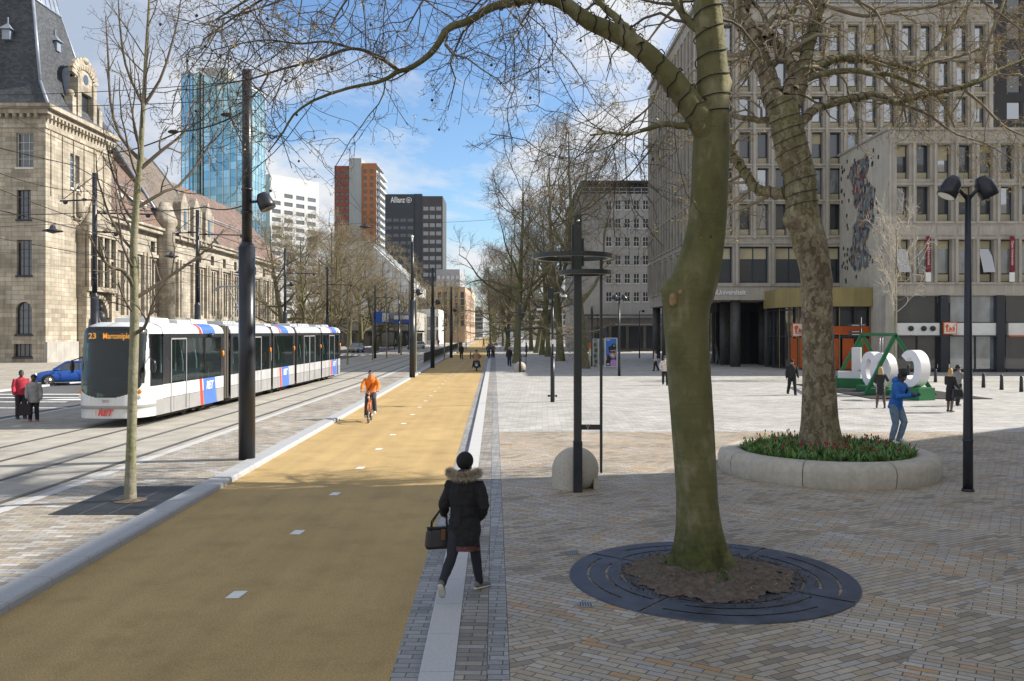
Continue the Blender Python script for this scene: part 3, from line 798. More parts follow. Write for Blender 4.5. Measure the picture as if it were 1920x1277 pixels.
# ---- long stone wing with tall windows and tiled roof
X1 = -48.6
B = Building('stone_wing', 'long weathered stone wing with tall window bays and red brown tiled roof', 'building', (-55, 135, 0))
D0, D1 = 102.4, 178.0
O = (X1, D0, 0); hs = []; nb = 13; pit = (D1 - D0) / nb
for i in range(nb):
    if i in (4,): continue
    c = (i + .5) * pit
    for k in (-1, 0, 1): hs.append((c + k * 1.05 - .36, c + k * 1.05 + .36, 5.7, 12.9))
    hs.append((c - .7, c + .7, 13.9, 15.4)); hs.append((c - 1.0, c + 1.0, .8, 2.6))
B.panel('wall', O, U_Y, D1 - D0, 16.4, hs, M['stone_grey'], .45)
for h in hs: B.win(O, U_Y, h[0], h[2], h[1] - h[0], h[3] - h[2], 'sw', cols=1 if h[3] - h[2] > 3 else 2, rows=5 if h[3] - h[2] > 3 else 1, inset=.35)
mb = MB()
for i in range(nb + 1):
    for o_ in (-.55, .55): mb.box((X1 + .22, D0 + i * pit + o_, 9.4), (.44, .55, 8.4))
mb.box((X1 + .35, (D0 + D1) / 2, 16.7), (.9, D1 - D0, .55)); mb.box((X1 + .2, (D0 + D1) / 2, 4.9), (.5, D1 - D0, .6)); mb.box((X1 + .12, (D0 + D1) / 2, 13.4), (.3, D1 - D0, .4))
mb.box((X1 + .5, (D0 + D1) / 2, 17.1), (1.2, D1 - D0, .3)); mb.box((X1 + .12, (D0 + D1) / 2, 3.2), (.3, D1 - D0, .3))
mb.build('pilaster', M['stone_grey'], B.t)
def roofseg(mb, y0, y1, zr, xr, hip0=0, hip1=0):
    e0, e1, r0, r1 = (X1 + .9, y0, 17.2), (X1 + .9, y1, 17.2), (xr, y0 + hip0, zr), (xr, y1 - hip1, zr)
    m0, m1 = (X1 - 2.6, y0 + hip0 * .4, 22.2), (X1 - 2.6, y1 - hip1 * .4, 22.2)
    mb.quad(e0, e1, m1, m0); mb.quad(m0, m1, r1, r0)
    bk0, bk1 = (2 * xr - X1, y0, 17.2), (2 * xr - X1, y1, 17.2)
    mb.quad(bk1, bk0, r0, r1); mb.add([e0, m0, r0, bk0], [(3, 2, 1, 0)], False); mb.add([e1, m1, r1, bk1], [(0, 1, 2, 3)], False)
mb = MB(); roofseg(mb, D0, 122, 28, -56.5, 0, 0); roofseg(mb, 138, D1, 28.0, -56.5, 0, 0); mb.build('roof', M['tile_red'], B.t)
mb = MB(); roofseg(mb, 119.5, 140.5, 30.0, -56.5, 2.5, 5.0); mb.build('roof', M['tile_brown'], B.t)
mb = MB(); mb.tube([(X1 + 1.0, 119.4, 17.3), (X1 - 2.5, 120.6, 22.3), (-56.5, 122, 30.1)], .22, 6); mb.tube([(X1 - 2.6, D0, 22.3), (X1 - 2.6, 119, 22.3)], .12, 6)
mb.tube([(X1 - 2.6, 140, 22.3), (X1 - 2.6, D1, 22.3)], .12, 6); mb.tube([(X1 + 1.0, 140.6, 17.3), (-56.5, 135.5, 30.1)], .18, 6); mb.build('roof_flashing', M['lead'], B.t)
for k, y in enumerate((105.5, 109, 112.5, 116)):
    mb = MB(); mb.loft([(X1 - .95, y, 19.7, .5, .55), (X1 - .95, y, 20.5, .5, .5), (X1 - 1.3, y, 20.9, .1, .1)], 8); mb.build('roof_dormer', M['frame_white'], B.t)
for k, y in enumerate((126, 131, 136)):
    mb = MB(); mb.box((X1 + .3, y, 19.6), (1.2, 2.6, 4.6)); mb.box((X1 + .3, y, 22.6), (1.2, 2.6, 1.5), 0, (1.0, .3)); mb.box((X1 + .4, y - 1.5, 19), (1.2, .5, 5.2)); mb.box((X1 + .4, y + 1.5, 19), (1.2, .5, 5.2))
    mb.mi = 1; mb.box((X1 + .93, y, 19.4), (.1, .9, 2.6)); mb.build('gable_dormer', [M['stone_grey'], M['glass']], B.t)
mb = MB(); mb.loft([(X1 + .6, 119.6, 0, 1.3, 1.3), (X1 + .6, 119.6, 17.6, 1.3, 1.3), (X1 + .6, 119.6, 18.0, 1.6, 1.6), (X1 + .6, 119.6, 18.6, 1.6, 1.6), (X1 + .6, 119.6, 21, .7, .7)], 12); mb.build('stair_turret', M['stone_grey'], B.t)
B.finish()

# ---- concrete grid office block
B = Building('concrete_office_block', 'tall grey concrete office block with a deep window grid on round columns', 'building', (30, 88, 0))
XA, YA, XB, YB, ZT = 16.4, 77.0, 42.9, 103.0, 32.1
M['conc_grid'] = mat('grid_concrete', (.43, .40, .352), .85, var=.14, vs=.8, bmp=.2, bs=30, streak=.22, obj=False)
pit, mg = 1.613, .346
def grid_face(O, U, n, mg_, skip=None):
    hs = []
    for j in range(6):
        for i in range(n):
            hs.append((mg_ + i * pit + .30, mg_ + i * pit + 1.313, 11.75 + j * 3.2 - 6, 14.55 + j * 3.2 - 6))
    hb = [(mg_ + i * 2 * pit + .3, mg_ + i * 2 * pit + 2 * pit - .3, 1.5, 4.75) for i in range(n // 2)]
    return hs, hb
for O, U, n in (((XA, YA, 6), U_X, 16), ((XA, YB, 6), U_nY, 16)):
    W = XB - XA if U == U_X else YB - YA
    mg = (W - 16 * pit) / 2
    hs, hb = grid_face(O, U, n, mg)
    B.panel('wall', O, U, W, ZT - 6, hs + hb, M['conc_grid'], .55)
    for q, h in enumerate(hs):
        up = h[2] > 15.0
        if O[0] == XA and O[1] == YA and XA + h[0] > 29.2 and h[2] < 11.5: continue
        rr = rnd.random()
        B.win(O, U, h[0], h[2], 1.013, 2.8, 'gw', inset=.5, fr=.07, fm='frame_blue', panel=.5, blind=0 if rr < .62 else (.45 if rr < .8 else (.9 if rr < .92 else 1.5)), pm='glass_sky' if (up or rr < .12) else ('glass_blind' if rr < .25 else 'glass'))
    for h in hb:
        if O[1] == YA and XA + h[0] > 29.2: continue
        B.win(O, U, h[0], h[2], h[1] - h[0], 3.25, 'gb', cols=2, inset=.45, fr=.14, fm='frame_blue', blind=.95)
    mb = MB(); Uv = Vector(U); N = Uv.cross(Vector((0, 0, 1))); Ov = Vector(O)
    for i in range(17):
        p = Ov + Uv * (mg + i * pit) + N * .12
        mb.bar(p + Vector((0, 0, 5.4)), p + Vector((0, 0, ZT - 7.2)), .16, .24, U)
        if i % 2 == 0: mb.bar(p + Vector((0, 0, 1.3)), p + Vector((0, 0, 5.0)), .3, .2, U)
    for z in [5.6 + 3.2 * j for j in range(7)] + [5.05, 1.25]:
        p = Ov + Vector((0, 0, z)) + N * .07; mb.bar(p, p + Uv * W, .15, .12)
    mb.build('facade_fin', M['conc_grid'], B.t)
mb = MB(); mb.box(((XA + XB) / 2, (YA + YB) / 2, 5.985), (XB - XA - .02, YB - YA - .02, .03)); mb.box(((XA + XB) / 2, (YA + YB) / 2, ZT + .06), (XB - XA + .5, YB - YA + .5, .25))
mb.quad((XB, YA, 6), (XB, YB, 6), (XB, YB, ZT), (XB, YA, ZT)); mb.quad((XB, YB, 6), (XA, YB, 6), (XA, YB, ZT), (XB, YB, ZT))
mb.build('slab', M['conc_grid'], B.t)
mb = MB(); mb.box(((XA + XB) / 2 + 1, (YA + YB) / 2, ZT + 2.0), (XB - XA - 3, YB - YA - 4, 3.7)); mb.build('penthouse', M['glass'], B.t)
mb = MB()
for i in range(22): mb.bar((XA + .3 + i * 1.25, YA + .1, ZT + .15), (XA + .3 + i * 1.25, YA + .1, ZT + 1.2), .05)
for i in range(21): mb.bar((XA + .1, YA + .3 + i * 1.25, ZT + .15), (XA + .1, YA + .3 + i * 1.25, ZT + 1.2), .05)
for z in (.55, .85, 1.2): mb.bar((XA, YA + .1, ZT + z), (XB, YA + .1, ZT + z), .05); mb.bar((XA + .1, YA, ZT + z), (XA + .1, YB, ZT + z), .05)
mb.build('roof_railing', M['frame_white'], B.t)
M['column'] = mat('dark_terrazzo', (.085, .083, .08), .6, var=.25, vs=3, streak=.2)
for x, y in [(17.1, 77.8), (20.1, 77.8), (23.2, 77.8), (20.3, 82.5), (24, 82.5), (17.1, 84), (17.1, 90), (17.1, 96), (17.1, 102.2)]:
    mb = MB(); mb.tube([(x, y, 0), (x, y, 5.97)], .46, 18); mb.build('column', M['column'], B.t)
mb = MB(); mb.box((33, 93, 2.98), (26, 17, 5.96)); mb.build('ground_floor', M['frame_dark'], B.t)
mb = MB()
for i in range(7): mb.box((20.6 + i * 1.6, 84.44, 2.6), (1.35, .1, 4.9))
for i in range(9): mb.box((19.94, 86 + i * 1.8, 2.6), (.1, 1.5, 4.9))
mb.build('ground_glazing', M['glass'], B.t)
M['letters'] = mat('white_letters', (.75, .75, .75), .5, var=0)
lettering('lettering', 'OpenUniversiteit', .62, (18.88, YA - .06, 6.45), M['letters'], B.t, depth=.05, bold=.012, fit=3.9)
B.finish()

# ---- lower wing with the mosaic wall and shops
B = Building('concrete_shop_wing', 'low grey concrete wing with a mosaic end wall over glazed shopfronts', 'building', (45, 72, 0))
XA2, YA2, XE, ZW = 29.2, 67.0, 70.0, 18.8
pit2 = 1.634; n2 = 24; hs = []; hs2 = []
for i in range(n2):
    x = .55 + i * pit2
    for z0 in (11.75, 15.0): hs.append((x, x + 1.05, z0 - 6, z0 + 2.7 - 6))
    hs2.append((x, x + 1.12, 7.0 - 6, 10.3 - 6))
O = (XA2, YA2, 6)
B.panel('wall', O, U_X, XE - XA2, ZW - 6, hs + hs2, M['conc_grid'], .55)
for q, h in enumerate(hs): B.win(O, U_X, h[0], h[2], 1.05, 2.7, 'lw', inset=.5, fr=.07, fm='frame_blue', panel=.5, blind=(0, 0, .5, 0, 1.1, 0, 0, .8)[(q * 7 + q // 3) % 8], pm='glass' if q % 5 else 'glass_sky')
for q, h in enumerate(hs2):
    B.win(O, U_X, h[0], h[2], 1.12, 3.3, 'lw2', inset=.5, fr=.08, fm='frame_dark', panel=.55, blind=.6, pm='glass_blind' if q not in (0, 4, 8) else 'glass')
    if q in (0, 4, 9):   # tilted-open casement
        f = MB(); x, z = XA2 + h[0], 6 + h[2]
        f.quad((x + .1, 67.35, z + 2.6), (x + 1.02, 67.35, z + 2.6), (x + 1.02, 66.65, z + .75), (x + .1, 66.65, z + .75))
        oo = f.build('open_casement', M['glass_sky'], B.t)
mb = MB(); Uv = V(1, 0, 0)
for i in range(n2 + 1):
    x = XA2 + .3 + i * pit2
    for z0, z1 in ((6.95, 10.35), (11.6, 17.8)): mb.box((x, YA2 - .1, (z0 + z1) / 2), (.17, .2, z1 - z0))
for z in (6.9, 10.42, 11.62, 14.6, 17.85): mb.box(((XA2 + XE) / 2, YA2 - .06, z), (XE - XA2, .12, .16))
for i in range(n2): mb.box((XA2 + 1.1 + i * pit2, YA2 - .02, 11.0), (1.25, .05, .7))
mb.box(((XA2 + XE) / 2, YA2 + 5, ZW + .06), (XE - XA2 + .3, 10.4, .18)); mb.box((XA2 + .28, YA2 - .08, 9.4), (.56, .17, 18.7))
mb.build('facade_fin', M['conc_grid'], B.t)
mb = MB(); wall_panel(mb, (XA2, 77, 0), U_nY, 10, ZW, []); mb.box(((XA2 + XE) / 2, 72, 5.97), (XE - XA2 - .1, 9.8, .06)); mb.build('wall', mat('mosaic_wall', (.52, .48, .41), .85, var=.1, vs=1.2, streak=.15, obj=False), B.t)
for x in (4.35, 8.7, 13.05, 17.4, 21.75, 26.1, 30.4): mb = MB(); mb.box((XA2 + x, 67.2, 2.98), (.62, .5, 5.96)); mb.build('shop_pier', M['frame_dark'], B.t)
M['column2'] = M['conc_grid']
mb = MB(); mb.box((XA2 + .15, 67.2, 2.98), (.9, .72, 5.94)); mb.build('corner_pier', M['conc_grid'], B.t)
for i in range(7):
    xa = XA2 + .66 + i * 4.35; wd = 3.7
    if i == 0: xa = XA2 + .62; wd = 3.4
    mb = MB(); mb.box((xa + wd / 2, 67.5, 4.9), (wd, .1, 2.0)); mb.box((xa + wd / 2, 67.5, 1.6), (wd, .1, 2.7)); s_ = mb.build('shopfront', [M['glass'], M['glass_blind'], M['glass']][0] if i not in (1,) else M['glass_blind'], B.t)
    mb = MB(); mb.box((xa + wd / 2, 67.25, 3.35), (wd - .02, .3, .95)); mb.mi = 1
    mb.box((xa + wd / 2, 67.12, 2.82), (wd - .02, .3, .09)); mb.build('shop_fascia', [M['white'], M['orange'] if i >= 2 else M['frame_dark']], s_)
    mb = MB(); mb.box((xa + wd / 2, 67.4, 3.86), (wd, .2, .07)); mb.box((xa + wd / 2, 67.4, .12), (wd, .2, .24)); mb.box((xa + wd * .52, 67.42, 1.5), (.08, .14, 2.6)); mb.build('shop_frame', M['frame_dark'], s_)
for x in (1.75, 2.75, 3.45): mb = MB(); mb.tube([(XA2 + x, 66.94, 3.4), (XA2 + x, 67.1, 3.4)], .2, 12); mb.build('fascia_fitting', M['frame_dark'], B.t)
def lion(cx, y, cz, s, parent):
    """orange beast emblem on its white orange-edged square"""
    mb = MB(); mb.box((cx, y, cz), (1.1 * s, .1, 1.0 * s)); mb.mi = 1; mb.box((cx, y - .02, cz), (.94 * s, .1, .84 * s)); mb.mi = 0
    yy = y - .075
    def blob(pts): mb.add([(cx + a * s, yy, cz + b * s) for a, b in pts], [tuple(range(len(pts)))], False)
    blob([(-.36, -.30), (.38, -.30), (.38, -.24), (-.36, -.24)])
    blob([(-.34, -.22), (-.2, -.22), (-.2, .0), (-.08, .22), (-.2, .33), (-.34, .3), (-.42, .14), (-.36, .02)])
    blob([(-.16, -.2), (.12, -.2), (.16, -.04), (.02, .1), (-.06, .12)])
    blob([(.16, -.2), (.36, -.2), (.38, .02), (.3, .16), (.16, .12), (.2, -.02)])
    blob([(.30, .18), (.36, .16), (.42, .3), (.36, .34)])
    return mb.build('emblem_sign', [M['orange'], M['white']], parent)
lion(XA2 + 4.7, 66.9, 3.42, .95, B.t)
# mosaic: angular coloured pieces on the end wall
cols = [(.07, .10, .15), (.20, .23, .255), (.28, .29, .28), (.24, .065, .05), (.05, .045, .04), (.30, .19, .11), (.15, .18, .20), (.36, .35, .32)]
ms = [mat('mosaic_piece', c, .7, var=.25, vs=6, obj=False) for c in cols]
mb = MB(); rr = random.Random(5)
for i in range(900):
    v_ = rr.random(); z = 8.6 + v_ * 8.9
    cen = 72.0 + .75 * math.sin(v_ * 9.0); half = 1.3 + .8 * math.sin(v_ * 11 + .6) ** 2 - .4 * (v_ > .93)
    y = cen + rr.uniform(-half, half); s_ = rr.uniform(.1, .36); a = rr.uniform(0, 6.28)
    sec = (1.4 if .72 < v_ < .86 else 0)
    ci = rr.choices(range(8), [2.5, 4, 4, 1.6 + 4 * sec, 2, 2.8, 3, 3.5])[0]; mb.mi = ci
    n = rr.choice((3, 4, 5)); st = (.5, 1.6) if rr.random() < .5 else (1, 1)
    vs = [(XA2 - .03 - .0003 * i / 5, y + s_ * st[0] * math.cos(a + 6.283 * k / n), z + s_ * st[1] * math.sin(a + 6.283 * k / n)) for k in range(n)]
    mb.add(vs, [tuple(range(n))], False)
mb.mi = 4
for i in range(70):
    y, z = rr.uniform(67.7, 76.6), rr.uniform(7.4, 18.2)
    mb.box((XA2 - .03, y, z), (.06, .16, .3))
mb.build('mosaic', ms, B.t)
B.finish()
# entrance pavilion with gold fascia
t = thing('entrance_pavilion', 'glazed entrance pavilion with gold fascia and orange doors at the corner', 'building', (26, 73, 0))
poly = [(22.9, 77.3), (22.9, 74.0), (24.2, 70.4), (29.15, 70.4), (29.15, 77.3)]
big = [(22.5, 77.3), (22.5, 73.8), (23.9, 69.9), (29.16, 69.9), (29.16, 77.3)]
mb = MB(); mb.prism(big, 5.2, 6.75); mb.build('fascia', M['gold'], t)
mb = MB(); mb.prism([(x + .25 * (x < 25), y + .25 * (y < 73)) for x, y in poly], .02, 5.2); mb.build('glazing', M['glass'], t)
mb = MB()
def along(p, q, f): return (p[0] + (q[0] - p[0]) * f, p[1] + (q[1] - p[1]) * f)
for p, q, n in ((poly[1], poly[2], 3), (poly[2], poly[3], 4), (poly[0], poly[1], 2)):
    for i in range(n + 1):
        a = along(p, q, i / n); mb.box((a[0], a[1], 2.6), (.14, .14, 5.18))
    for z in (.1, 2.75, 5.0): mb.bar((*p, z), (*q, z), .12)
mb.build('mullion', M['frame_dark'], t)
M['gold_frame'] = mat('gold_frame', (.3, .23, .1), .5, var=.1)
mb = MB()
for p, q, n in ((poly[1], poly[2], 3), (poly[2], poly[3], 2)):
    for i in range(n + 1):
        a = along(p, q, i / n); mb.box((a[0] - .03, a[1] - .1, 2.6), (.06, .06, 5.16))
mb.build('gold_trim', M['gold_frame'], t)
M['orange_infill'] = mat('orange_panel', (.46, .09, .018), .3, var=.15, vs=.6, obj=False)  # flat orange of the doors and sign band
for a, c, z0, z1 in ((.4, .62, .1, 2.6), (.7, .95, .1, 2.6)):
    mb = MB(); p, q = along(poly[1], poly[2], a), along(poly[1], poly[2], c); mb.bar((p[0], p[1] - .02, (z0 + z1) / 2), (q[0], q[1] - .02, (z0 + z1) / 2), .06, z1 - z0); mb.build('door_panel', M['orange_infill'], t)
for x in (24.4, 25.6, 26.9, 28.1):
    mb = MB(); mb.box((x + .5, 70.36, 1.35), (1.0, .06, 2.5)); mb.build('door_panel', M['orange_infill'], t)
mb = MB(); mb.box((26.7, 70.3, 3.25), (4.7, .08, .7)); mb.build('sign_band', M['orange_infill'], t)
p = along(poly[1], poly[2], .62); lion(p[0] + .1, p[1] - .25, 3.3, 1.15, t)

# ---- grey hotel-like block further on
B = Building('grey_rendered_block', 'pale grey block with rows of white framed windows and a dark recessed top floor', 'building', (20, 160, 0))
M['render'] = mat('grey_render', (.40, .39, .375), .9, var=.08, vs=.5, streak=.12, obj=False)
O = (11.2, 140, 6); hs = []
for j in range(6):
    for i in range(7): hs.append((1.0 + 3.7 + i * 1.49 - 1.6 + .9, 1.0 + 3.7 + i * 1.49 - .7 + 1.0, .9 + 2.98 * j + 1.1, .9 + 2.98 * j + 2.75))
B.panel('wall', O, U_X, 16, 19.5, hs, M['render'], .25)
for h in hs: B.win(O, U_X, h[0], h[2], h[1] - h[0], h[3] - h[2], 'rw', cols=2, rows=2, inset=.12, fr=.1, fm='frame_white', sill=.12)
O = (11.2, 182, 0); hs2 = [(2 + i * 3.2, 4 + i * 3.2, 8 + 2.98 * j, 9.65 + 2.98 * j) for i in range(12) for j in range(6)]
B.panel('wall', O, U_nY, 42, 25.5, hs2, M['render'], .25)
for h in hs2: B.win(O, U_nY, h[0], h[2], 2.0, 1.65, 'rw2', cols=3, rows=1, inset=.12, fr=.1, fm='frame_white')
mb = MB(); mb.box((20, 161, 27.4), (18, 43, .35)); mb.box((18.9, 161, 30.1 - 1.2), (4.5, 4, 2.6)); mb.build('roof_slab', M['frame_dark'], B.t)
mb = MB(); mb.box((20.2, 161, 26.4), (15, 40, 1.8)); mb.build('top_floor', M['glass'], B.t)
mb = MB()
for i in range(14): mb.bar((11.4 + i * 1.2, 140.1, 25.5), (11.4 + i * 1.2, 140.1, 26.5), .06)
for z in (25.9, 26.5): mb.bar((11.3, 140.1, z), (27.2, 140.1, z), .06); mb.bar((11.3, 140, z), (11.3, 182, z), .06)
mb.build('roof_railing', M['frame_white'], B.t)
mb = MB(); mb.bar((18.6, 150, 27.5), (18.6, 150, 38.5), .12); mb.bar((14.5, 148, 27.5), (14.5, 148, 33), .1); mb.build('flagpole', M['steel'], B.t)
mb = MB(); mb.box((19.2, 161, 3.0), (15.9, 41.9, 6.0)); mb.build('ground_floor', mat('ground_floor_stone', (.16, .155, .145), .8, var=.2, vs=1, obj=False), B.t)
mb = MB(); mb.box((19, 139.0, 5.5), (13, 2.0, .25)); mb.box((20.5, 137, 4.3), (9, 3.4, .2)); mb.build('canopy', M['steel'], B.t)
for i in range(5):
    mb = MB(); mb.box((14.5 + i * 2.8, 139.93, 2.2), (2.3, .12, 3.6)); mb.build('shop_window', M['glass'], B.t)
B.finish()

# ---- dark tower at right edge
B = Building('dark_glass_tower', 'very dark office tower standing behind the concrete blocks at the far right', 'building', (80, 115, 0))
dk = mat('tower_dark', (.022, .021, .023), .5, var=.2, vs=.3, streak=.3, obj=False)
O = (61.5, 110, 0); hs = [(1.5 + i * 2.2, 3.2 + i * 2.2, 20 + j * 3.4, 22.2 + j * 3.4) for i in range(5) for j in range(9)]
B.panel('wall', O, U_X, 30, 62, hs, dk, .2)
for h in hs: B.win(O, U_X, h[0], h[2], 1.7, 2.2, 'dw', inset=.1, pm='glass_sky' if h[2] < 32 and h[0] > 1 else 'glass')
mb = MB(); mb.quad((61.5, 135, 0), (61.5, 110, 0), (61.5, 110, 62), (61.5, 135, 62)); mb.quad((61.5, 110, 62), (91.5, 110, 62), (91.5, 135, 62), (61.5, 135, 62)); mb.quad((91.5, 135, 0), (61.5, 135, 0), (61.5, 135, 62), (91.5, 135, 62)); mb.quad((91.5, 110, 0), (91.5, 135, 0), (91.5, 135, 62), (91.5, 110, 62)); mb.build('side_wall', dk, B.t)
B.finish()
# ------------------------------------------------------------------ towers on the skyline
def X(px, d): return (px - 960) / F * d
def ZZ(py, d): return H + (HY - py) / F * d
# blue mirrored tower
t = thing('blue_glass_tower', 'tall folded tower of blue mirror glass with white vertical ribs', 'building', (X(420, 360), 360, 0))
m, nt, b = nt_new('blue_curtain_wall')
wv = wallvec(nt)
c, f = bricks(nt, wv, 1.9, 3.3, .10, offset=0.0)
base = ramp(nt, c, [(0, (.20, .40, .47)), (.5, (.30, .54, .60)), (1, (.52, .72, .76))])
g = noise(nt, coords(nt, (1, 1, .5), obj=False), .06, 4, .6)
base = mixc(nt, 1.0, base, ramp(nt, g, [(.35, (.7, .74, .78)), (.7, (1.3, 1.25, 1.2))]), 'MULTIPLY')
nt.links.new(mixc(nt, f, base, (.10, .2, .25)), b.inputs['Base Color'])
b.inputs['Metallic'].default_value = .6; b.inputs['Roughness'].default_value = .08
fold = [(340, 368), (362, 362), (376, 363.5), (381, 358), (456, 350), (462, 372), (497, 392), (440, 420), (350, 420)]
poly = [(X(p, d), d) for p, d in fold]
tops = [ZZ(138, 368), ZZ(136, 360), ZZ(136, 364), ZZ(138, 356), ZZ(158, 350), ZZ(160, 372), ZZ(182, 392), ZZ(150, 420), ZZ(140, 420)]
mb = MB(); n = len(poly)
vs = [(x, y, 0) for x, y in poly] + [(x, y, z) for (x, y), z in zip(poly, tops)]
mb.add(vs, [(i, (i + 1) % n, n + (i + 1) % n, n + i) for i in range(n)] + [tuple(range(n, 2 * n))], False)
mb.build('curtain_wall', m, t)
mb = MB()
for i in range(6):
    (x0, y0), (x1, y1) = poly[i], poly[i + 1]
    L = math.hypot(x1 - x0, y1 - y0); k = max(1, round(L / 3.6))
    for q in range(k + 1):
        fq = q / k; zt = tops[i] + (tops[i + 1] - tops[i]) * fq
        mb.box((x0 + (x1 - x0) * fq, y0 + (y1 - y0) * fq - .1, zt / 2), (.28, .28, zt))
    mb.bar((x0, y0 - .1, tops[i] + .3), (x1, y1 - .1, tops[i + 1] + .3), .6)
mb.build('facade_rib', M['frame_white'], t)
mb = MB(); mb.box((X(405, 385), 385, ZZ(134, 385) - 2), (14, 10, 4)); mb.build('roof_plant', M['concrete'], t)

def tower(name, label, fx0, fx1, d, top, wallm, cols, rows, ww, wh, z0=6.0, side=None, dy=30, kind='glass', fm='frame_dark', pitchz=None, group=None, topb=2.0):
    B = Building(name, label, 'building', (X((fx0 + fx1) / 2, d), d + dy / 2, 0), group)
    xa, xb, zt = X(fx0, d), X(fx1, d), ZZ(top, d)
    W = xb - xa; pz = (zt - topb - z0) / rows
    hs = [((i + .5) * W / cols - ww / 2, (i + .5) * W / cols + ww / 2, z0 + j * pz + .8, z0 + j * pz + .8 + wh) for i in range(cols) for j in range(rows)]
    B.panel('wall', (xa, d, 0), U_X, W, zt, hs, wallm, .2)
    for h in hs: B.win((xa, d, 0), U_X, h[0], h[2], ww, wh, name, small=True, inset=.1, pm=kind, fm=fm, fr=.08)
    mb = MB(); mb.quad((xa, d, zt), (xb, d, zt), (xb, d + dy, zt), (xa, d + dy, zt)); mb.quad((xb, d + dy, 0), (xa, d + dy, 0), (xa, d + dy, zt), (xb, d + dy, zt))
    mb.quad((xa, d + dy, 0), (xa, d, 0), (xa, d, zt), (xa, d + dy, zt))
    if side is None: mb.quad((xb, d, 0), (xb, d + dy, 0), (xb, d + dy, zt), (xb, d, zt))
    mb.build('wall', wallm, B.t)
    if side:
        sm, sc, sw, swh, sk = side
        hs = [((i + .5) * dy / sc - sw / 2, (i + .5) * dy / sc + sw / 2, z0 + j * pz + .8, z0 + j * pz + .8 + swh) for i in range(sc) for j in range(rows)]
        B.panel('side_wall', (xb, d, 0), U_Y, dy, zt, hs, sm, .2)
        for h in hs: B.win((xb, d, 0), U_Y, h[0], h[2], sw, swh, name + 's', small=True, inset=.1, pm=sk, fm=fm, fr=.08)
    return B, xa, xb, zt
def brick(name, c): return mat(name, c, .85, var=.12, vs=.4, obj=False)
br_r, br_o = brick('brick_red', (.24, .075, .05)), brick('brick_orange', (.40, .16, .07))
grey_c = mat('grey_core', (.36, .37, .385), .8, var=.08, vs=.2, streak=.12, obj=False)
whc = mat('white_cladding', (.5, .51, .52), .7, var=.05, vs=.2, obj=False)
# brick residential tower: red slab, grey core, orange slab, white balconies
d = 380
B, xa, xb, zt = tower('brick_residential_tower', 'slim residential tower in red and orange brick around a grey concrete core', 627, 655, d, 311, br_r, 3, 22, 1.2, 1.5, 8, dy=24)
xc0, xc1 = X(655, d), X(678, d)
mb = MB(); zc = ZZ(297, d); mb.box(((xc0 + xc1) / 2, d + 11, zc / 2), (xc1 - xc0, 23, zc)); mb.build('core', grey_c, B.t)
xo0, xo1, zo = X(678, d), X(706, d), ZZ(306, d)
pz = (zo - 10) / 22
hs = [(.9 + i * 2.9, 2.3 + i * 2.9, 8 + j * pz + .8, 8 + j * pz + 2.3) for i in range(2) for j in range(22)]
B.panel('wall', (xo0, d, 0), U_X, xo1 - xo0, zo, hs, br_o, .2)
for h in hs: B.win((xo0, d, 0), U_X, h[0], h[2], 1.4, 1.5, 'bo', small=True, inset=.1)
mb = MB(); mb.box(((xo0 + xo1) / 2, d + 12, zo - .2), (xo1 - xo0, 23, .4)); mb.build('roof_slab', grey_c, B.t)
B.panel('side_wall', (xo1, d, 0), U_Y, 22, zo - 3, [], whc, .2)
mb = MB()
for j in range(22): mb.box((xo1 + .8, d + 11, 8 + j * pz + .6), (1.6, 21, 1.0))
mb.build('balcony', whc, B.t)
mb = MB(); mb.box((xo1 + .3, d + 11, zo / 2 - 2), (.5, 20, zo - 8)); mb.build('balcony_glazing', M['glass'], B.t)
B.finish()
# black insurance office tower
d = 350
dkc = mat('black_cladding', (.035, .042, .055), .45, var=.15, vs=.3, obj=False)
dkb = mat('brown_cladding', (.06, .06, .062), .6, var=.15, vs=.3, obj=False)
B, xa, xb, zt = tower('black_office_tower', 'black clad office tower carrying a white name sign on its top', 722, 776, d, 364, dkc, 4, 13, 2.5, 1.5, 10, dy=20, kind='glass', topb=9)
mb = MB(); x0, x1 = X(776, d), X(791, d); mb.box(((x0 + x1) / 2, d + 10, zt / 2), (x1 - x0, 19, zt + .4)); mb.build('core', dkc, B.t)
xs0, xs1 = X(791, d), X(830, d)
hs = [(.5 + i * 2.6, 2.7 + i * 2.6, 12 + j * 3.35, 13.7 + j * 3.35) for i in range(3) for j in range(13)]
B.panel('wall', (xs0, d, 0), U_X, xs1 - xs0, zt - .8, hs, dkb, .2)
for h in hs: B.win((xs0, d, 0), U_X, h[0], h[2], 2.2, 1.7, 'ba', small=True, inset=.1, pm='glass_mid')
mb = MB(); mb.quad((xs1, d, 0), (xs1, d + 20, 0), (xs1, d + 20, zt - .8), (xs1, d, zt - .8)); mb.quad((xs0, d, zt - .8), (xs1, d, zt - .8), (xs1, d + 20, zt - .8), (xs0, d + 20, zt - .8)); mb.build('side_wall', dkb, B.t)
lettering('name_sign', 'Allianz', 3.3, (X(746, d), d - .25, ZZ(380, d)), M['letters'], B.t, depth=.1, bold=.06, fit=X(760, d) - X(733, d))
mb = MB(); cx, cz = X(766.5, d), ZZ(375.5, d)
for i in range(20):
    a0, a1 = 6.2832 * i / 20, 6.2832 * (i + 1) / 20
    mb.bar((cx + 1.05 * math.cos(a0), d - .3, cz + 1.05 * math.sin(a0)), (cx + 1.05 * math.cos(a1), d - .3, cz + 1.05 * math.sin(a1)), .22)
for k, h_ in ((-.38, .9), (0, 1.3), (.38, .9)): mb.box((cx + k, d - .3, cz - .05), (.22, .2, h_))
mb.build('emblem', M['letters'], B.t)
B.finish()
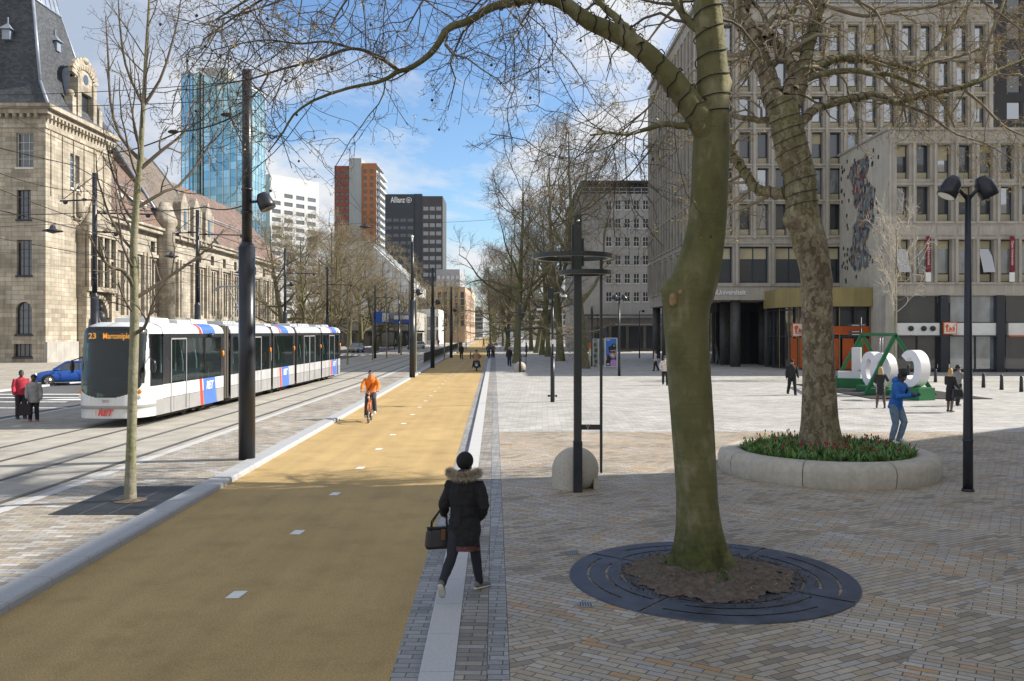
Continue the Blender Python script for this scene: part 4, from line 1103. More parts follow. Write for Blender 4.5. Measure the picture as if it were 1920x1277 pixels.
# white strip-window office
d = 420
B = Building('white_office_block', 'white office block with grey strip windows between the blue and brick towers', 'building', (X(550, d), d + 10, 0))
A, C_ = Vector((X(506, d), d, 0)), Vector((X(598, d + 25), d + 25, 0)); Uv = (C_ - A); W = Uv.length; zt = ZZ(326, d)
hs = [(.04 * W + i * .24 * W, .04 * W + i * .24 * W + .17 * W, 12 + j * 4.1, 14 + j * 4.1) for i in range(4) for j in range(15) if not (i == 0 and j > 13)]
B.panel('wall', A, Uv, W, zt, hs, whc, .3)
for h in hs: B.win(A, Uv, h[0], h[2], h[1] - h[0], 2.0, 'wo', small=True, inset=.2, pm='glass')
Un = Vector((0, 0, 1)).cross(Uv.normalized()) * 22
mb = MB(); mb.quad(A + Un, A, A + V(0, 0, zt), A + Un + V(0, 0, zt)); mb.quad(A + V(0, 0, zt), A + Uv + V(0, 0, zt), A + Uv + Un + V(0, 0, zt), A + Un + V(0, 0, zt)); mb.quad(A + Uv, A + Uv + Un, A + Uv + Un + V(0, 0, zt), A + Uv + V(0, 0, zt))
mb.build('side_wall', grey_c, B.t); B.finish()
# mid-distance blocks closing the street
B, *_ = tower('grey_panel_block', 'grey panel office block with pale strip windows beyond the trees', 818, 862, 300, 505, grey_c, 5, 7, 1.3, 1.6, 6, dy=40, kind='glass_sky'); B.finish()
B, *_ = tower('cream_apartment_block', 'cream stepped apartment block at the far end of the street', 850, 884, 420, 540, mat('cream_wall', (.5, .46, .38), .85, var=.1, vs=.3, obj=False), 4, 7, 1.6, 1.5, 6, dy=40); B.finish()
org = mat('peach_cladding', (.46, .33, .24), .8, var=.1, vs=.3, obj=False)
B, *_ = tower('peach_clad_building', 'peach coloured building with glass corner on the left side of the street', 808, 872, 255, 538, org, 6, 5, 1.0, 1.8, 4, dy=60, side=(org, 8, 3, 1.8, 'glass')); B.finish()
B, *_ = tower('glass_shop_pavilion', 'white framed glass shop pavilion beyond the saplings', 782, 822, 215, 580, M['white'], 5, 2, 1.0, 2.6, .2, dy=20, kind='glass_sky'); B.finish()
B, *_ = tower('low_dark_shop_block', 'low grey shop block with dark ground floor behind the street trees', 560, 780, 190, 585, mat('shop_wall', (.34, .32, .29), .85, var=.12, vs=.3, obj=False), 16, 2, 1.5, 1.3, 1.0, dy=30, topb=.6)
mb = MB(); mb.box((X(690, 190), 188.9, 3.2), (25, 2.0, .4)); mb.build('awning', M['frame_dark'], B.t)
mb = MB(); mb.box((X(690, 190), 189.9, 1.45), (24, .3, 2.9)); mb.build('shop_window', M['glass'], B.t); B.finish()
B, *_ = tower('pale_office_block', 'pale office block closing the right side of the far street', 985, 1075, 330, 560, M['render'], 9, 4, 1.6, 1.6, 5, dy=40); B.finish()
B, *_ = tower('distant_block', 'distant grey block at the end of the tram avenue', 878, 905, 520, 575, grey_c, 5, 5, 2, 1.6, 4, dy=40); B.finish()
B, *_ = tower('glass_block', 'distant pale blue glass block at the vanishing point of the avenue', 918, 985, 560, 595, mat('pale_blue_wall', (.4, .5, .58), .5, var=.1, vs=.2, obj=False), 7, 2, 3, 2, 3, dy=40, kind='glass_sky'); B.finish()
# sloping sheeted roof of the theatre-like hall
t = thing('sheeted_hall', 'hall under a steep slope of translucent white scaffold sheeting', 'building', (X(720, 240), 260, 0))
m, nt, b = nt_new('white_sheeting')
c, f = bricks(nt, wallvec(nt), 2.2, 2.0, .09, offset=0.0)
nt.links.new(mixc(nt, f, ramp(nt, c, [(0, (.52, .54, .56)), (1, (.66, .67, .68))]), (.36, .37, .39)), b.inputs['Base Color'])
b.inputs['Roughness'].default_value = .6
d = 240
pts = [(X(640, d), ZZ(455, d)), (X(690, d), ZZ(452, d)), (X(772, d), ZZ(530, d)), (X(772, d), 0), (X(640, d), 0)]
mb = MB(); vs = [(x, d, z) for x, z in pts] + [(x, d + 40, z) for x, z in pts]; n = 5
mb.add(vs, [(4, 3, 2, 1, 0)] + [(i, (i + 1) % n, n + (i + 1) % n, n + i) for i in range(n)], False); mb.build('sheeting', m, t)
mb = MB()
for i in range(9): x = X(690 + 10 * i, d); z = ZZ(452 + 9.5 * i, d); mb.bar((x, d - .4, z + .3), (x, d + 38, z + .3), .2)
mb.bar((X(690, d), d - .4, ZZ(452, d) + .5), (X(772, d), d - .4, ZZ(530, d) + .5), .3); mb.build('scaffold', M['steel'], t)
# building behind the viewer's right shoulder: only its shadow falls on the plaza
B = Building('corner_office_block', 'plain office block beside the plaza, outside the picture, throwing its shade over the paving', 'building', (45, 5, 0))
mb = MB(); mb.prism([(30, -40), (60, -40), (60, 24.5), (30, 24.5)], 0, 24.6); mb.prism([(30.05, 24.7), (44.7, 34.7), (75, 34.7), (75, 24.7)], 0, 18.0)
mb.build('wall', M['conc_grid'], B.t)
B.t['group'] = 'off-picture blocks'
# ------------------------------------------------------------------ trees
def bark(name, lo, mid, hi, green, gscale=1.2, gmix=.55, patch=6.0, flake=8.0, zs=0, fmix=.5):
    m, nt, b = nt_new(name); v = coords(nt)
    f = noise(nt, coords(nt, (1, 1, .55)), patch, 5, .6)
    c = ramp(nt, f, [(.30, lo), (.47, mid), (.53, mid), (.66, hi)])
    g = noise(nt, coords(nt, (1, 1, .35)), gscale, 5, .6)
    gm = ramp(nt, g, [(.5 - gmix * .35, (1, 1, 1)), (.75 - gmix * .2, (0, 0, 0))])
    wv_ = node(nt, 'ShaderNodeVectorMath', operation='MULTIPLY_ADD'); nz_ = node(nt, 'ShaderNodeTexNoise', i_Scale=5.0, i_Detail=3.0); nt.links.new(v, nz_.inputs['Vector']); nt.links.new(nz_.outputs['Color'], wv_.inputs[0]); wv_.inputs[1].default_value = (.3, .3, .3); nt.links.new(coords(nt, (1, 1, .5)), wv_.inputs[2])
    vo = node(nt, 'ShaderNodeTexVoronoi', i_Scale=flake); nt.links.new(wv_.outputs[0], vo.inputs['Vector']); sx_ = node(nt, 'ShaderNodeSeparateXYZ'); nt.links.new(vo.outputs['Color'], sx_.inputs[0])
    fl_ = ramp(nt, sx_.outputs[0], [(0, lo), (.3, mid), (.55, tuple(x * .75 for x in hi)), (.8, hi)], 'CONSTANT')
    c = mixc(nt, fmix, c, fl_)
    if zs:
        sz = node(nt, 'ShaderNodeSeparateXYZ'); nt.links.new(v, sz.inputs[0]); mz_ = node(nt, 'ShaderNodeMapRange'); mz_.inputs[1].default_value = zs; mz_.inputs[2].default_value = zs + 1.6; mz_.inputs[3].default_value = 1; mz_.inputs[4].default_value = .55
        nt.links.new(math_(nt, 'ADD', sz.outputs[2], math_(nt, 'MULTIPLY', g, 1.5)), mz_.inputs[0]); gm = math_(nt, 'MULTIPLY', gm, mz_.outputs[0])
        vk = node(nt, 'ShaderNodeTexVoronoi', i_Scale=1.5); nt.links.new(coords(nt, (1, 1, .8)), vk.inputs['Vector'])
    f2 = noise(nt, v, patch * 4, 4)
    gc = ramp(nt, f2, [(.3, tuple(x * .6 for x in green)), (.7, tuple(x * 1.35 for x in green))])
    fin_ = mixc(nt, gm, c, gc)
    if zs: fin_ = mixc(nt, ramp(nt, vk.outputs['Distance'], [(.03, (.75, .75, .75)), (.085, (0, 0, 0))]), fin_, (.03, .022, .014))
    if zs:   # dark moss cushion round the foot of the trunk
        mb_ = node(nt, 'ShaderNodeMapRange', interpolation_type='SMOOTHSTEP'); mb_.inputs[1].default_value = 1.35; mb_.inputs[2].default_value = .75; mb_.inputs[3].default_value = 0; mb_.inputs[4].default_value = .85
        nt.links.new(math_(nt, 'ADD', sz.outputs[2], math_(nt, 'MULTIPLY', f, 1.1)), mb_.inputs[0]); fin_ = mixc(nt, mb_.outputs[0], fin_, ramp(nt, f2, [(.35, (.022, .026, .006)), (.65, (.07, .085, .012))]))
    nt.links.new(fin_, b.inputs['Base Color']); b.inputs['Roughness'].default_value = .85
    h = math_(nt, 'ADD', f, math_(nt, 'MULTIPLY', noise(nt, coords(nt, (1, 1, .3)), patch * 5, 5), .5))
    h = math_(nt, 'ADD', h, math_(nt, 'MULTIPLY', sx_.outputs[0], .35)); h = math_(nt, 'ADD', h, math_(nt, 'MULTIPLY', noise(nt, coords(nt, (.7, .7, 9)), 1.6, 4), .7))
    bump(nt, b, h, .7, .03)
    return m
M['bark_moss'] = bark('mossy_bark', (.085, .078, .028), (.13, .122, .045), (.24, .215, .12), (.092, .106, .010), .8, 1.3, 3.0, 6, 6.0, .14)
M['bark_patch'] = bark('flaking_bark', (.075, .052, .03), (.17, .13, .08), (.36, .31, .20), (.125, .14, .022), .8, .85, 5.0, 15)
M['bark_far'] = bark('street_tree_bark', (.07, .06, .045), (.12, .105, .075), (.2, .18, .13), (.13, .135, .04), .5, .55, 1.5)
M['bark_young'] = bark('sapling_bark', (.17, .155, .115), (.27, .25, .19), (.40, .375, .3), (.19, .19, .10), 2.5, .4, 5)
M['twig'] = mat('twig', (.115, .095, .07), .85, var=.3, vs=2)
M['twig_pale'] = mat('twig_pale', (.24, .20, .14), .85, var=.3, vs=2)
M['twig_white'] = mat('twig_white', (.5, .45, .37), .85, var=.2, vs=2)
M['twig_far'] = mat('twig_far', (.24, .20, .13), .9, var=.35, vs=.4)
M['bud'] = mat('bud', (.24, .185, .085), .8, var=.4, vs=3)
M['young_leaf'] = mat('young_leaf', (.50, .37, .14), .7, var=.4, vs=5)
M['seed'] = mat('seed_ball', (.05, .035, .022), .95, var=.3, vs=8)

def crm(pts, rad, K):
    """Catmull-Rom through a few points -> K points"""
    p = np.array(pts, float); r = np.array(rad, float); n = len(p)
    ts = np.linspace(0, n - 1, K); i = np.minimum(ts.astype(int), n - 2); f = (ts - i)[:, None]
    g = lambda k: p[np.clip(k, 0, n - 1)]
    a, b_, c, d = g(i - 1), g(i), g(i + 1), g(i + 2)
    q = .5 * (2 * b_ + (c - a) * f + (2 * a - 5 * b_ + 4 * c - d) * f ** 2 + (3 * b_ - a - 3 * c + d) * f ** 3)
    return q, r[i] * (1 - f[:, 0]) + r[i + 1] * f[:, 0]
def spawn(P_, R_, n, t=(.25, 1), ang=(30, 60), L=None, lf=(.4, .6), rf=.55, K=5, wig=.25, up=0.0, taper=.35, rng=npr, rmin=.0025, flat=None, minr=0):
    N, K0, _ = P_.shape
    if N == 0: return np.zeros((0, K, 3)), np.zeros((0, K))
    seg = np.linalg.norm(np.diff(P_, axis=1), axis=2); plen = seg.sum(1)
    idx = np.repeat(np.arange(N), n)
    tt = ((np.tile(np.arange(n), N) + rng.random(N * n)) / n) * (t[1] - t[0]) + t[0]
    x = tt * (K0 - 1); i = np.minimum(x.astype(int), K0 - 2); f = x - i
    p0 = P_[idx, i] * (1 - f)[:, None] + P_[idx, i + 1] * f[:, None]
    r0 = R_[idx, i] * (1 - f) + R_[idx, i + 1] * f
    T = P_[idx, i + 1] - P_[idx, i]; T /= np.linalg.norm(T, axis=1)[:, None] + 1e-9
    q = rng.normal(size=(N * n, 3)); q -= T * (q * T).sum(1)[:, None]; q /= np.linalg.norm(q, axis=1)[:, None] + 1e-9
    if flat is not None: q[:, 2] += flat; q -= T * (q * T).sum(1)[:, None]; q /= np.linalg.norm(q, axis=1)[:, None] + 1e-9
    a = np.radians(rng.uniform(*ang, N * n)); d = T * np.cos(a)[:, None] + q * np.sin(a)[:, None]
    ll = (rng.uniform(*L, N * n) if L else plen[idx] * rng.uniform(*lf, N * n)) * (1.15 - .5 * tt)
    out = np.zeros((N * n, K, 3)); out[:, 0] = p0
    for k in range(1, K):
        d = d + rng.normal(size=d.shape) * wig; d[:, 2] += up
        d /= np.linalg.norm(d, axis=1)[:, None]
        out[:, k] = out[:, k - 1] + d * (ll / (K - 1))[:, None]
    rs = np.maximum(r0 * rf, rmin)
    rr = rs[:, None] * np.linspace(1, taper, K)[None]
    return out, np.maximum(rr, rmin * .7)
def tubes(P_, R_, S):
    N, K, _ = P_.shape
    T = np.gradient(P_, axis=1); T /= np.linalg.norm(T, axis=2)[..., None] + 1e-9
    ref = np.where(np.abs(T[:, :1, 2:3]) < .85, np.array([[[0, 0, 1.]]]), np.array([[[1., .3, 0]]]))
    a = np.cross(T, np.broadcast_to(ref, T.shape)); a /= np.linalg.norm(a, axis=2)[..., None] + 1e-9
    b_ = np.cross(T, a)
    an = np.arange(S) * 2 * np.pi / S
    v = P_[:, :, None] + R_[:, :, None, None] * (np.cos(an)[None, None, :, None] * a[:, :, None] + np.sin(an)[None, None, :, None] * b_[:, :, None])
    n_, k_, s_ = np.meshgrid(np.arange(N), np.arange(K - 1), np.arange(S), indexing='ij')
    s2 = (s_ + 1) % S; base = n_ * K * S
    q = np.stack([base + k_ * S + s_, base + k_ * S + s2, base + (k_ + 1) * S + s2, base + (k_ + 1) * S + s_], -1)
    return v.reshape(-1, 3), q.reshape(-1, 4)
def merge(parts):
    vs, qs, ms, b_ = [], [], [], 0
    for v, q, m in parts:
        vs.append(v); qs.append(q + b_); ms.append(np.full(len(q), m)); b_ += len(v)
    return np.concatenate(vs), np.concatenate(qs), np.concatenate(ms)
def flakes(c, size, rng=npr, n=1):
    """small leaf or bud quads round the points c"""
    c = np.repeat(c, n, axis=0) + (rng.normal(size=(len(c) * n, 3)) * size * .8 if n > 1 else 0)
    m = len(c); a = rng.normal(size=(m, 3)); a /= np.linalg.norm(a, axis=1)[:, None]
    b_ = np.cross(a, rng.normal(size=(m, 3))); b_ /= np.linalg.norm(b_, axis=1)[:, None]
    s = size * rng.uniform(.6, 1.4, m)[:, None]
    v = np.stack([c - a * s, c + b_ * s * .45, c + a * s, c - b_ * s * .45], 1).reshape(-1, 3)
    return v, np.arange(m * 4).reshape(-1, 4)
def balls(c, r):
    t = np.array([(0, 0, 1), (1, 0, 0), (0, 1, 0), (-1, 0, 0), (0, -1, 0), (0, 0, -1)], float) * r
    fs = np.array([(0, 1, 2, 2), (0, 2, 3, 3), (0, 3, 4, 4), (0, 4, 1, 1), (5, 2, 1, 1), (5, 3, 2, 2), (5, 4, 3, 3), (5, 1, 4, 4)])
    mb = MB(); mb.ell((0, 0, 0), r, 7, 5); return mb
def rough_trunk(pts, rad, K, S, amp, seed, flare=0.0, lumps=()):
    q, r = crm(pts, rad, K); rg = np.random.default_rng(seed)
    v, f = tubes(q[None], r[None], S); v = v.reshape(K, S, 3)
    an = np.arange(S) * 2 * np.pi / S
    for k in range(K):
        d = v[k] - q[k]; ln = np.linalg.norm(d, axis=1)[:, None]
        w = sum(np.sin(an * m + ph + k * sp) * a for m, ph, sp, a in ((2, 1.3, .11, .35), (3, .4, -.17, .4), (5, 2.1, .06, .35), (7, .2, .3, .25)))
        near = np.clip(1 - k / (K * .14), 0, 1) if flare else 0
        root = (np.abs(np.sin(an * 2.5 + 1)) ** 2 * .5 + np.abs(np.sin(an * 3.5 + .3)) * .4) * near * flare
        v[k] = q[k] + d / (ln + 1e-9) * (ln * (1 + (w * amp)[:, None] + root[:, None] ) + rg.normal(size=(S, 1)) * amp * .03)
    v = v.reshape(-1, 3)
    for (c, rad_, h) in lumps:
        c = np.array(c); dd = np.linalg.norm(v - c, axis=1); 
        axis = q[np.argmin(np.linalg.norm(q - c, axis=1))]
        o = v - axis; o /= np.linalg.norm(o, axis=1)[:, None] + 1e-9
        v = v + o * (h * np.exp(-(dd / rad_) ** 2))[:, None]
    return v, f
def hull(pts, w): return np.array([(p[0], p[1], p[2]) for p in pts])
def pxl(lst, d0, d1=None):
    """(px, py, width_px) -> points and radii, depth running from d0 to d1"""
    d1 = d0 if d1 is None else d1; n = len(lst); pts, rad = [], []
    for i, (x, y, w_) in enumerate(lst):
        d = d0 + (d1 - d0) * i / max(1, n - 1); pts.append(tuple(P(x, y, d))); rad.append(w_ / 2 / F * d)
    return pts, rad
def big_tree(name, label, base, trunk, limbs, barkm, twigm, K=14, seed=1, leaf=None, lumps=(), group=None, extra=(), balln=40, dens=1.0, droop=-.05, flare=1.0):
    rg = np.random.default_rng(seed)
    t = thing(name, label, 'tree', base, group=group)
    parts = [(*rough_trunk(*trunk, 70, 40, .05, seed, flare, lumps), 0)]
    LP, LR = [], []
    for pts, rad in limbs:
        q, r = crm(pts, rad, 22); q[1:] += rg.normal(size=(21, 3)) * r[1:, None] * .12
        LP.append(q); LR.append(r); v, f = rough_trunk([tuple(x) for x in q], r, 44, 14, .05, seed + len(LP)); parts.append((v, f, 0))
    v, q_, m_ = merge(parts); me = np_mesh('trunk', v, q_, barkm); o = from_mesh('trunk', me); attach(o, t)
    LP, LR = np.array(LP), np.array(LR)
    EP, ER = [], []
    for pts, rad in extra:
        q, r = crm(pts, rad, 22); EP.append(q); ER.append(r)
    if EP: AP, AR = np.concatenate([LP, np.array(EP)]), np.concatenate([LR, np.array(ER)])
    else: AP, AR = LP, LR
    n = lambda k: max(1, round(k * dens))
    b1, r1 = spawn(AP, AR, n(9), (.22, 1), (30, 75), (.8, 2.3), rf=.4, K=8, wig=.3, up=droop, rng=rg, rmin=.008, taper=.3)
    b2, r2 = spawn(b1, r1, n(5), (.15, 1), (25, 65), (.35, 1.0), rf=.55, K=7, wig=.32, up=droop, rng=rg, rmin=.0045)
    b3, r3 = spawn(b2, r2, n(4), (.15, 1), (25, 70), (.12, .4), rf=.7, K=5, wig=.35, up=droop * .5, rng=rg, rmin=.003)
    b4, r4 = spawn(b3, r3, 2, (.3, 1), (30, 70), (.03, .1), rf=.8, K=3, wig=.3, rng=rg, rmin=.0025)
    parts = [(*tubes(b1, r1, 6), 0), (*tubes(b2, r2, 4), 0), (*tubes(b3, r3, 3), 0), (*tubes(b4, r4, 3), 0)]
    if EP: parts.append((*tubes(np.array(EP), np.array(ER), 8), 0))
    ends = np.concatenate([b4[:, -1], b3[:, -1]])
    parts.append((*flakes(ends, .0085, rg, 2), 1))
    mats = [twigm, M['bud'], M['seed']]
    if leaf is not None:
        lv = ends[rg.random(len(ends)) < leaf]; parts.append((*flakes(lv, .02, rg, 3), 3)); mats.append(M['young_leaf'])
    v, q_, m_ = merge(parts); me = np_mesh('crown', v, q_, mats, midx=m_); o = from_mesh('crown', me); attach(o, t)
    bm_ = MB(); bm_.tube([(0, 0, .1), (0, 0, 0)], .0015, 3); bm_.ell((0, 0, 0), .0175, 8, 6); bme = bm_.mesh('seed_ball', M['seed'])
    for i in rg.integers(0, len(b2), balln):
        p = Vector(b2[i, -1]); o = from_mesh('seed_ball', bme); attach(o, t); o.location = p - Vector((0, 0, .1))
    return t, AP, AR

# plane tree in the round grate
D1 = 11.3
trunk1 = pxl([(1316, 1085, 98), (1314, 1050, 88), (1311, 1000, 79), (1306, 900, 78), (1300, 800, 80), (1293, 700, 81), (1288, 620, 83), (1287, 570, 88), (1296, 540, 88), (1311, 490, 80), (1324, 430, 70), (1331, 350, 66), (1334, 270, 66), (1336, 200, 60), (1335, 120, 56), (1328, 40, 52), (1322, -40, 48), (1316, -160, 42), (1300, -320, 34)], D1, D1)
limbs1 = [pxl([(1332, 270, 46), (1300, 218, 50), (1262, 150, 45), (1215, 96, 38), (1150, 62, 34), (1100, 36, 30), (1062, 8, 26), (1012, -4, 20), (960, 4, 17), (920, 16, 15), (880, 40, 14), (840, 54, 13), (822, 82, 12), (800, 108, 11), (765, 130, 9), (747, 134, 9), (713, 153, 7), (660, 163, 6), (593, 186, 5), (552, 214, 4), (533, 245, 3.2), (503, 285, 2)], D1, 10.2),
    pxl([(1200, 82, 18), (1185, 64, 16), (1150, 30, 14), (1125, 4, 12), (1080, -40, 10), (1000, -90, 8), (900, -120, 6)], 11, 11.6),
    pxl([(1290, 238, 14), (1244, 233, 11), (1210, 243, 8), (1174, 252, 6), (1140, 249, 5), (1107, 254, 3.5)], 11.2, 10.6),
    pxl([(1322, -40, 30), (1290, -110, 24), (1200, -200, 20), (1050, -230, 15), (900, -190, 12), (740, -130, 9), (600, -70, 7), (480, -10, 5), (400, 40, 3)], 11.2, 10.2),
    pxl([(1325, 60, 26), (1290, 40, 16), (1262, -10, 14), (1230, -80, 10)], 11.2, 11.8),
    pxl([(1320, -60, 26), (1380, -150, 22), (1480, -220, 16), (1600, -240, 10)], 11.3, 10.8)]
extra1 = [pxl([(749, 134, 8), (712, 108, 7), (660, 91, 6), (593, 113, 5), (527, 130, 4.2), (470, 148, 3.2), (400, 160, 2)], 10.8, 10.6),
    pxl([(662, 91, 5), (612, 78, 4.5), (560, 82, 4), (503, 75, 3), (450, 82, 2.4), (395, 95, 2)], 10.8, 10.4),
    pxl([(840, -140, 6), (700, -60, 5), (560, -10, 4), (470, 20, 3), (380, 45, 2)], 10.4, 9.8),
    pxl([(640, -90, 6), (540, -30, 5), (450, 25, 4), (380, 75, 2.5)], 10.2, 10.4),
    pxl([(1010, -10, 7), (980, 40, 3), (960, 70, 2)], 10.8, 10.4),
    pxl([(960, -200, 8), (860, -90, 6), (800, -10, 4), (760, 60, 2)], 10.8, 10.8),
    pxl([(860, -180, 8), (720, -80, 6), (650, 0, 4), (620, 50, 2)], 10.5, 10.2),
    pxl([(1120, -220, 8), (1000, -100, 6), (930, -20, 4), (880, 40, 2)], 10.8, 10.2),
    pxl([(1236, 150, 7), (1225, 190, 4), (1190, 225, 3), (1150, 260, 2)], 11, 10.6)]
T1, A1P, A1R = big_tree('plane_tree', 'tall plane tree with smooth mossy trunk rising from the round dark iron grate', G(1318, 1078), trunk1, limbs1, M['bark_moss'], M['twig'], seed=3, extra=extra1, lumps=[(tuple(P(1252, 545, D1 - .12)), .14, .11), (tuple(P(1258, 585, D1 - .16)), .1, .05), (tuple(P(1364, 160, D1)), .08, .07)], balln=46, leaf=.04, droop=-.07)

# plane tree in the planter
D2 = 19.6
def pxl2(lst, d0, d1=None):
    m = lambda d: d if d is None or d >= 19.59 else 20.0 + (19.6 - d) * .9
    return pxl(lst, 19.6, m(d0 if d1 is None else d1))
def pxl3(lst, d0, d1=None):
    m = lambda d: d if d >= 19.59 else 20.0 + (19.6 - d) * .9
    return pxl(lst, m(d0), m(d0 if d1 is None else d1))
trunk2 = pxl([(1540, 850, 86), (1539, 820, 76), (1538, 780, 67), (1536, 700, 60), (1533, 600, 56), (1531, 540, 56), (1528, 500, 56), (1516, 450, 62), (1506, 410, 60), (1503, 370, 56), (1500, 330, 56), (1489, 300, 60), (1478, 255, 60), (1470, 215, 56), (1466, 185, 50)], D2, D2)
limbs2 = [pxl2([(1468, 215, 44), (1452, 188, 40), (1440, 150, 36), (1426, 113, 32), (1408, 70, 29), (1395, 38, 27), (1378, -10, 24), (1362, -80, 20), (1350, -180, 14)], D2, 18.8),
    pxl2([(1472, 225, 34), (1489, 192, 32), (1500, 152, 30), (1510, 110, 25), (1520, 75, 21), (1534, 34, 18), (1548, -4, 17), (1570, -70, 14), (1600, -180, 10)], D2, 20.4),
    pxl2([(1482, 205, 24), (1480, 165, 24), (1488, 140, 20), (1472, 100, 19), (1450, 78, 18), (1432, 70, 18), (1418, 62, 15)], D2 - .2, 19),
    pxl2([(1434, 72, 13), (1438, 50, 12), (1452, 34, 11), (1475, 30, 10), (1490, 20, 9), (1494, -20, 8), (1500, -90, 7)], 19, 18.6),
    pxl2([(1450, 66, 9), (1437, 45, 8), (1428, 22, 7), (1410, 0, 7), (1400, -40, 6)], 19, 18.4),
    pxl2([(1474, 180, 18), (1482, 156, 18), (1500, 142, 17), (1524, 130, 16), (1568, 112, 15), (1632, 113, 14), (1680, 124, 12), (1715, 131, 10), (1740, 110, 9), (1764, 84, 8), (1784, 58, 7), (1801, 34, 6), (1830, -10, 5)], 19.4, 17.5),
    pxl2([(1490, 168, 14), (1503, 153, 13), (1538, 140, 12), (1595, 133, 11), (1640, 138, 10), (1680, 143, 9), (1720, 160, 7), (1752, 176, 6), (1775, 205, 5), (1790, 240, 3)], 19.4, 18.2),
    pxl2([(1496, 235, 18), (1510, 224, 17), (1528, 206, 16), (1548, 198, 15), (1606, 182, 14), (1646, 181, 14), (1678, 192, 13), (1706, 184, 12), (1738, 176, 11), (1801, 163, 10), (1846, 147, 9), (1870, 132, 7), (1920, 112, 5), (1980, 80, 4)], 19.4, 17.8),
    pxl2([(1502, 392, 26), (1486, 368, 23), (1462, 364, 22), (1438, 360, 20), (1412, 348, 19), (1396, 325, 18), (1382, 300, 17), (1366, 270, 15), (1340, 230, 12), (1320, 180, 10), (1280, 150, 7)], 19.4, 18.2),
    pxl2([(1464, 235, 16), (1440, 226, 13), (1400, 222, 11), (1366, 214, 10), (1310, 200, 8), (1260, 215, 5)], 19.5, 20.6)]
limbs2 += [pxl3([(1352, -150, 20), (1390, -210, 26), (1450, -240, 24), (1530, -230, 20), (1620, -200, 14)], 18.8, 17.2), pxl3([(1548, -20, 22), (1560, -90, 26), (1530, -170, 24), (1460, -230, 20), (1380, -250, 16), (1300, -230, 11)], 20.2, 21), pxl3([(1395, 20, 20), (1420, -60, 26), (1470, -140, 24), (1540, -200, 20), (1600, -290, 14)], 19, 20.8), pxl3([(1560, -50, 18), (1620, -110, 22), (1680, -190, 18), (1700, -290, 14)], 20.4, 22), pxl3([(1362, -80, 16), (1320, -150, 20), (1270, -230, 17), (1240, -330, 12)], 18.8, 17)]
extra2 = [pxl3([(1350, -180, 16), (1330, -330, 14), (1250, -480, 11), (1150, -600, 8), (1000, -680, 5)], 18.8, 18), pxl3([(1600, -180, 14), (1580, -350, 13), (1500, -520, 10), (1380, -640, 8), (1250, -760, 5)], 20.4, 20), pxl3([(1590, -260, 11), (1650, -400, 9), (1700, -560, 7), (1680, -700, 4)], 20.4, 19), pxl3([(1345, -220, 12), (1380, -400, 10), (1420, -560, 8), (1400, -740, 5)], 18.8, 20), pxl3([(1340, -260, 10), (1220, -330, 8), (1080, -380, 6), (960, -370, 3)], 18.8, 17), pxl3([(1850, 146, 8), (1846, 110, 7), (1860, 60, 6), (1880, 10, 4), (1890, -30, 3)], 17.9, 17.4),
    pxl3([(1715, 131, 9), (1742, 118, 7), (1800, 105, 5), (1860, 80, 4), (1910, 40, 3)], 17.6, 17),
    pxl3([(1636, 113, 8), (1660, 150, 6), (1690, 190, 5), (1700, 230, 3)], 18.4, 18),
    pxl3([(1545, 10, 8), (1620, 30, 7), (1680, 20, 6), (1760, 10, 5), (1850, -20, 3)], 20, 19),
    pxl3([(1600, -180, 12), (1680, -120, 9), (1760, -60, 7), (1840, 0, 5), (1920, 60, 3)], 20, 18.5),
    pxl3([(1560, -60, 9), (1590, -10, 7), (1640, 20, 5), (1660, 60, 4), (1670, 95, 2)], 20, 19.5),
    pxl3([(1680, 192, 7), (1740, 215, 6), (1790, 250, 4), (1850, 270, 3), (1900, 300, 2)], 18.5, 17.5),
    pxl3([(1801, 163, 7), (1840, 195, 5), (1880, 235, 4), (1920, 255, 3)], 18, 17.2),
    pxl3([(1362, -60, 11), (1310, -20, 8), (1260, 20, 6), (1220, 70, 4), (1190, 110, 2)], 18.8, 18),
    pxl3([(1400, 326, 7), (1370, 340, 5), (1340, 370, 3), (1320, 410, 2)], 18.4, 18)]
limbs2 += [([(7.36, 20.42, 10.9), (8, 22, 12.6), (9, 24.5, 13.6), (10.5, 26, 14.6), (12, 27, 15.6)], [.1, .12, .11, .09, .05]), ([(7.36, 20.42, 10.9), (7.5, 22.5, 13.4), (8.5, 25, 15), (9, 27.5, 17)], [.1, .12, .1, .05]), ([(7.9, 21.7, 12.3), (10, 23, 13.8), (12.5, 24, 14.6), (15, 24.5, 15.2)], [.1, .11, .09, .05]), ([(7.4, 20.45, 11.1), (9, 21.5, 14), (11, 23.4, 16), (13, 25.5, 17.5)], [.1, .11, .09, .05]), ([(7.3, 20.4, 10.8), (6, 22.5, 13.2), (6.3, 25, 14.2), (7, 27, 15)], [.1, .11, .09, .05])]
T2, A2P, A2R = big_tree('plane_tree', 'old plane tree with flaking patchy bark standing in the round tulip planter', G(1540, 835, .42), trunk2, limbs2, M['bark_patch'], M['twig_pale'], seed=8, extra=extra2, lumps=[(tuple(P(1478, 412, D2 - .1)), .17, .17), (tuple(P(1548, 528, D2 - .1)), .13, .1), (tuple(P(1452, 300, D2)), .1, .06)], balln=70, leaf=.6, droop=-.06, flare=.12)

mb = MB(); mb.ell(P(1262, 562, D1 - .27), (.055, .035, .09), 12, 8); mb.ell(P(1276, 548, D1 - .285), (.03, .02, .035), 10, 6); mb.build('branch_scar', mat('scar_wood', (.30, .19, .09), .85, var=.35, vs=18, bmp=.4), T1)
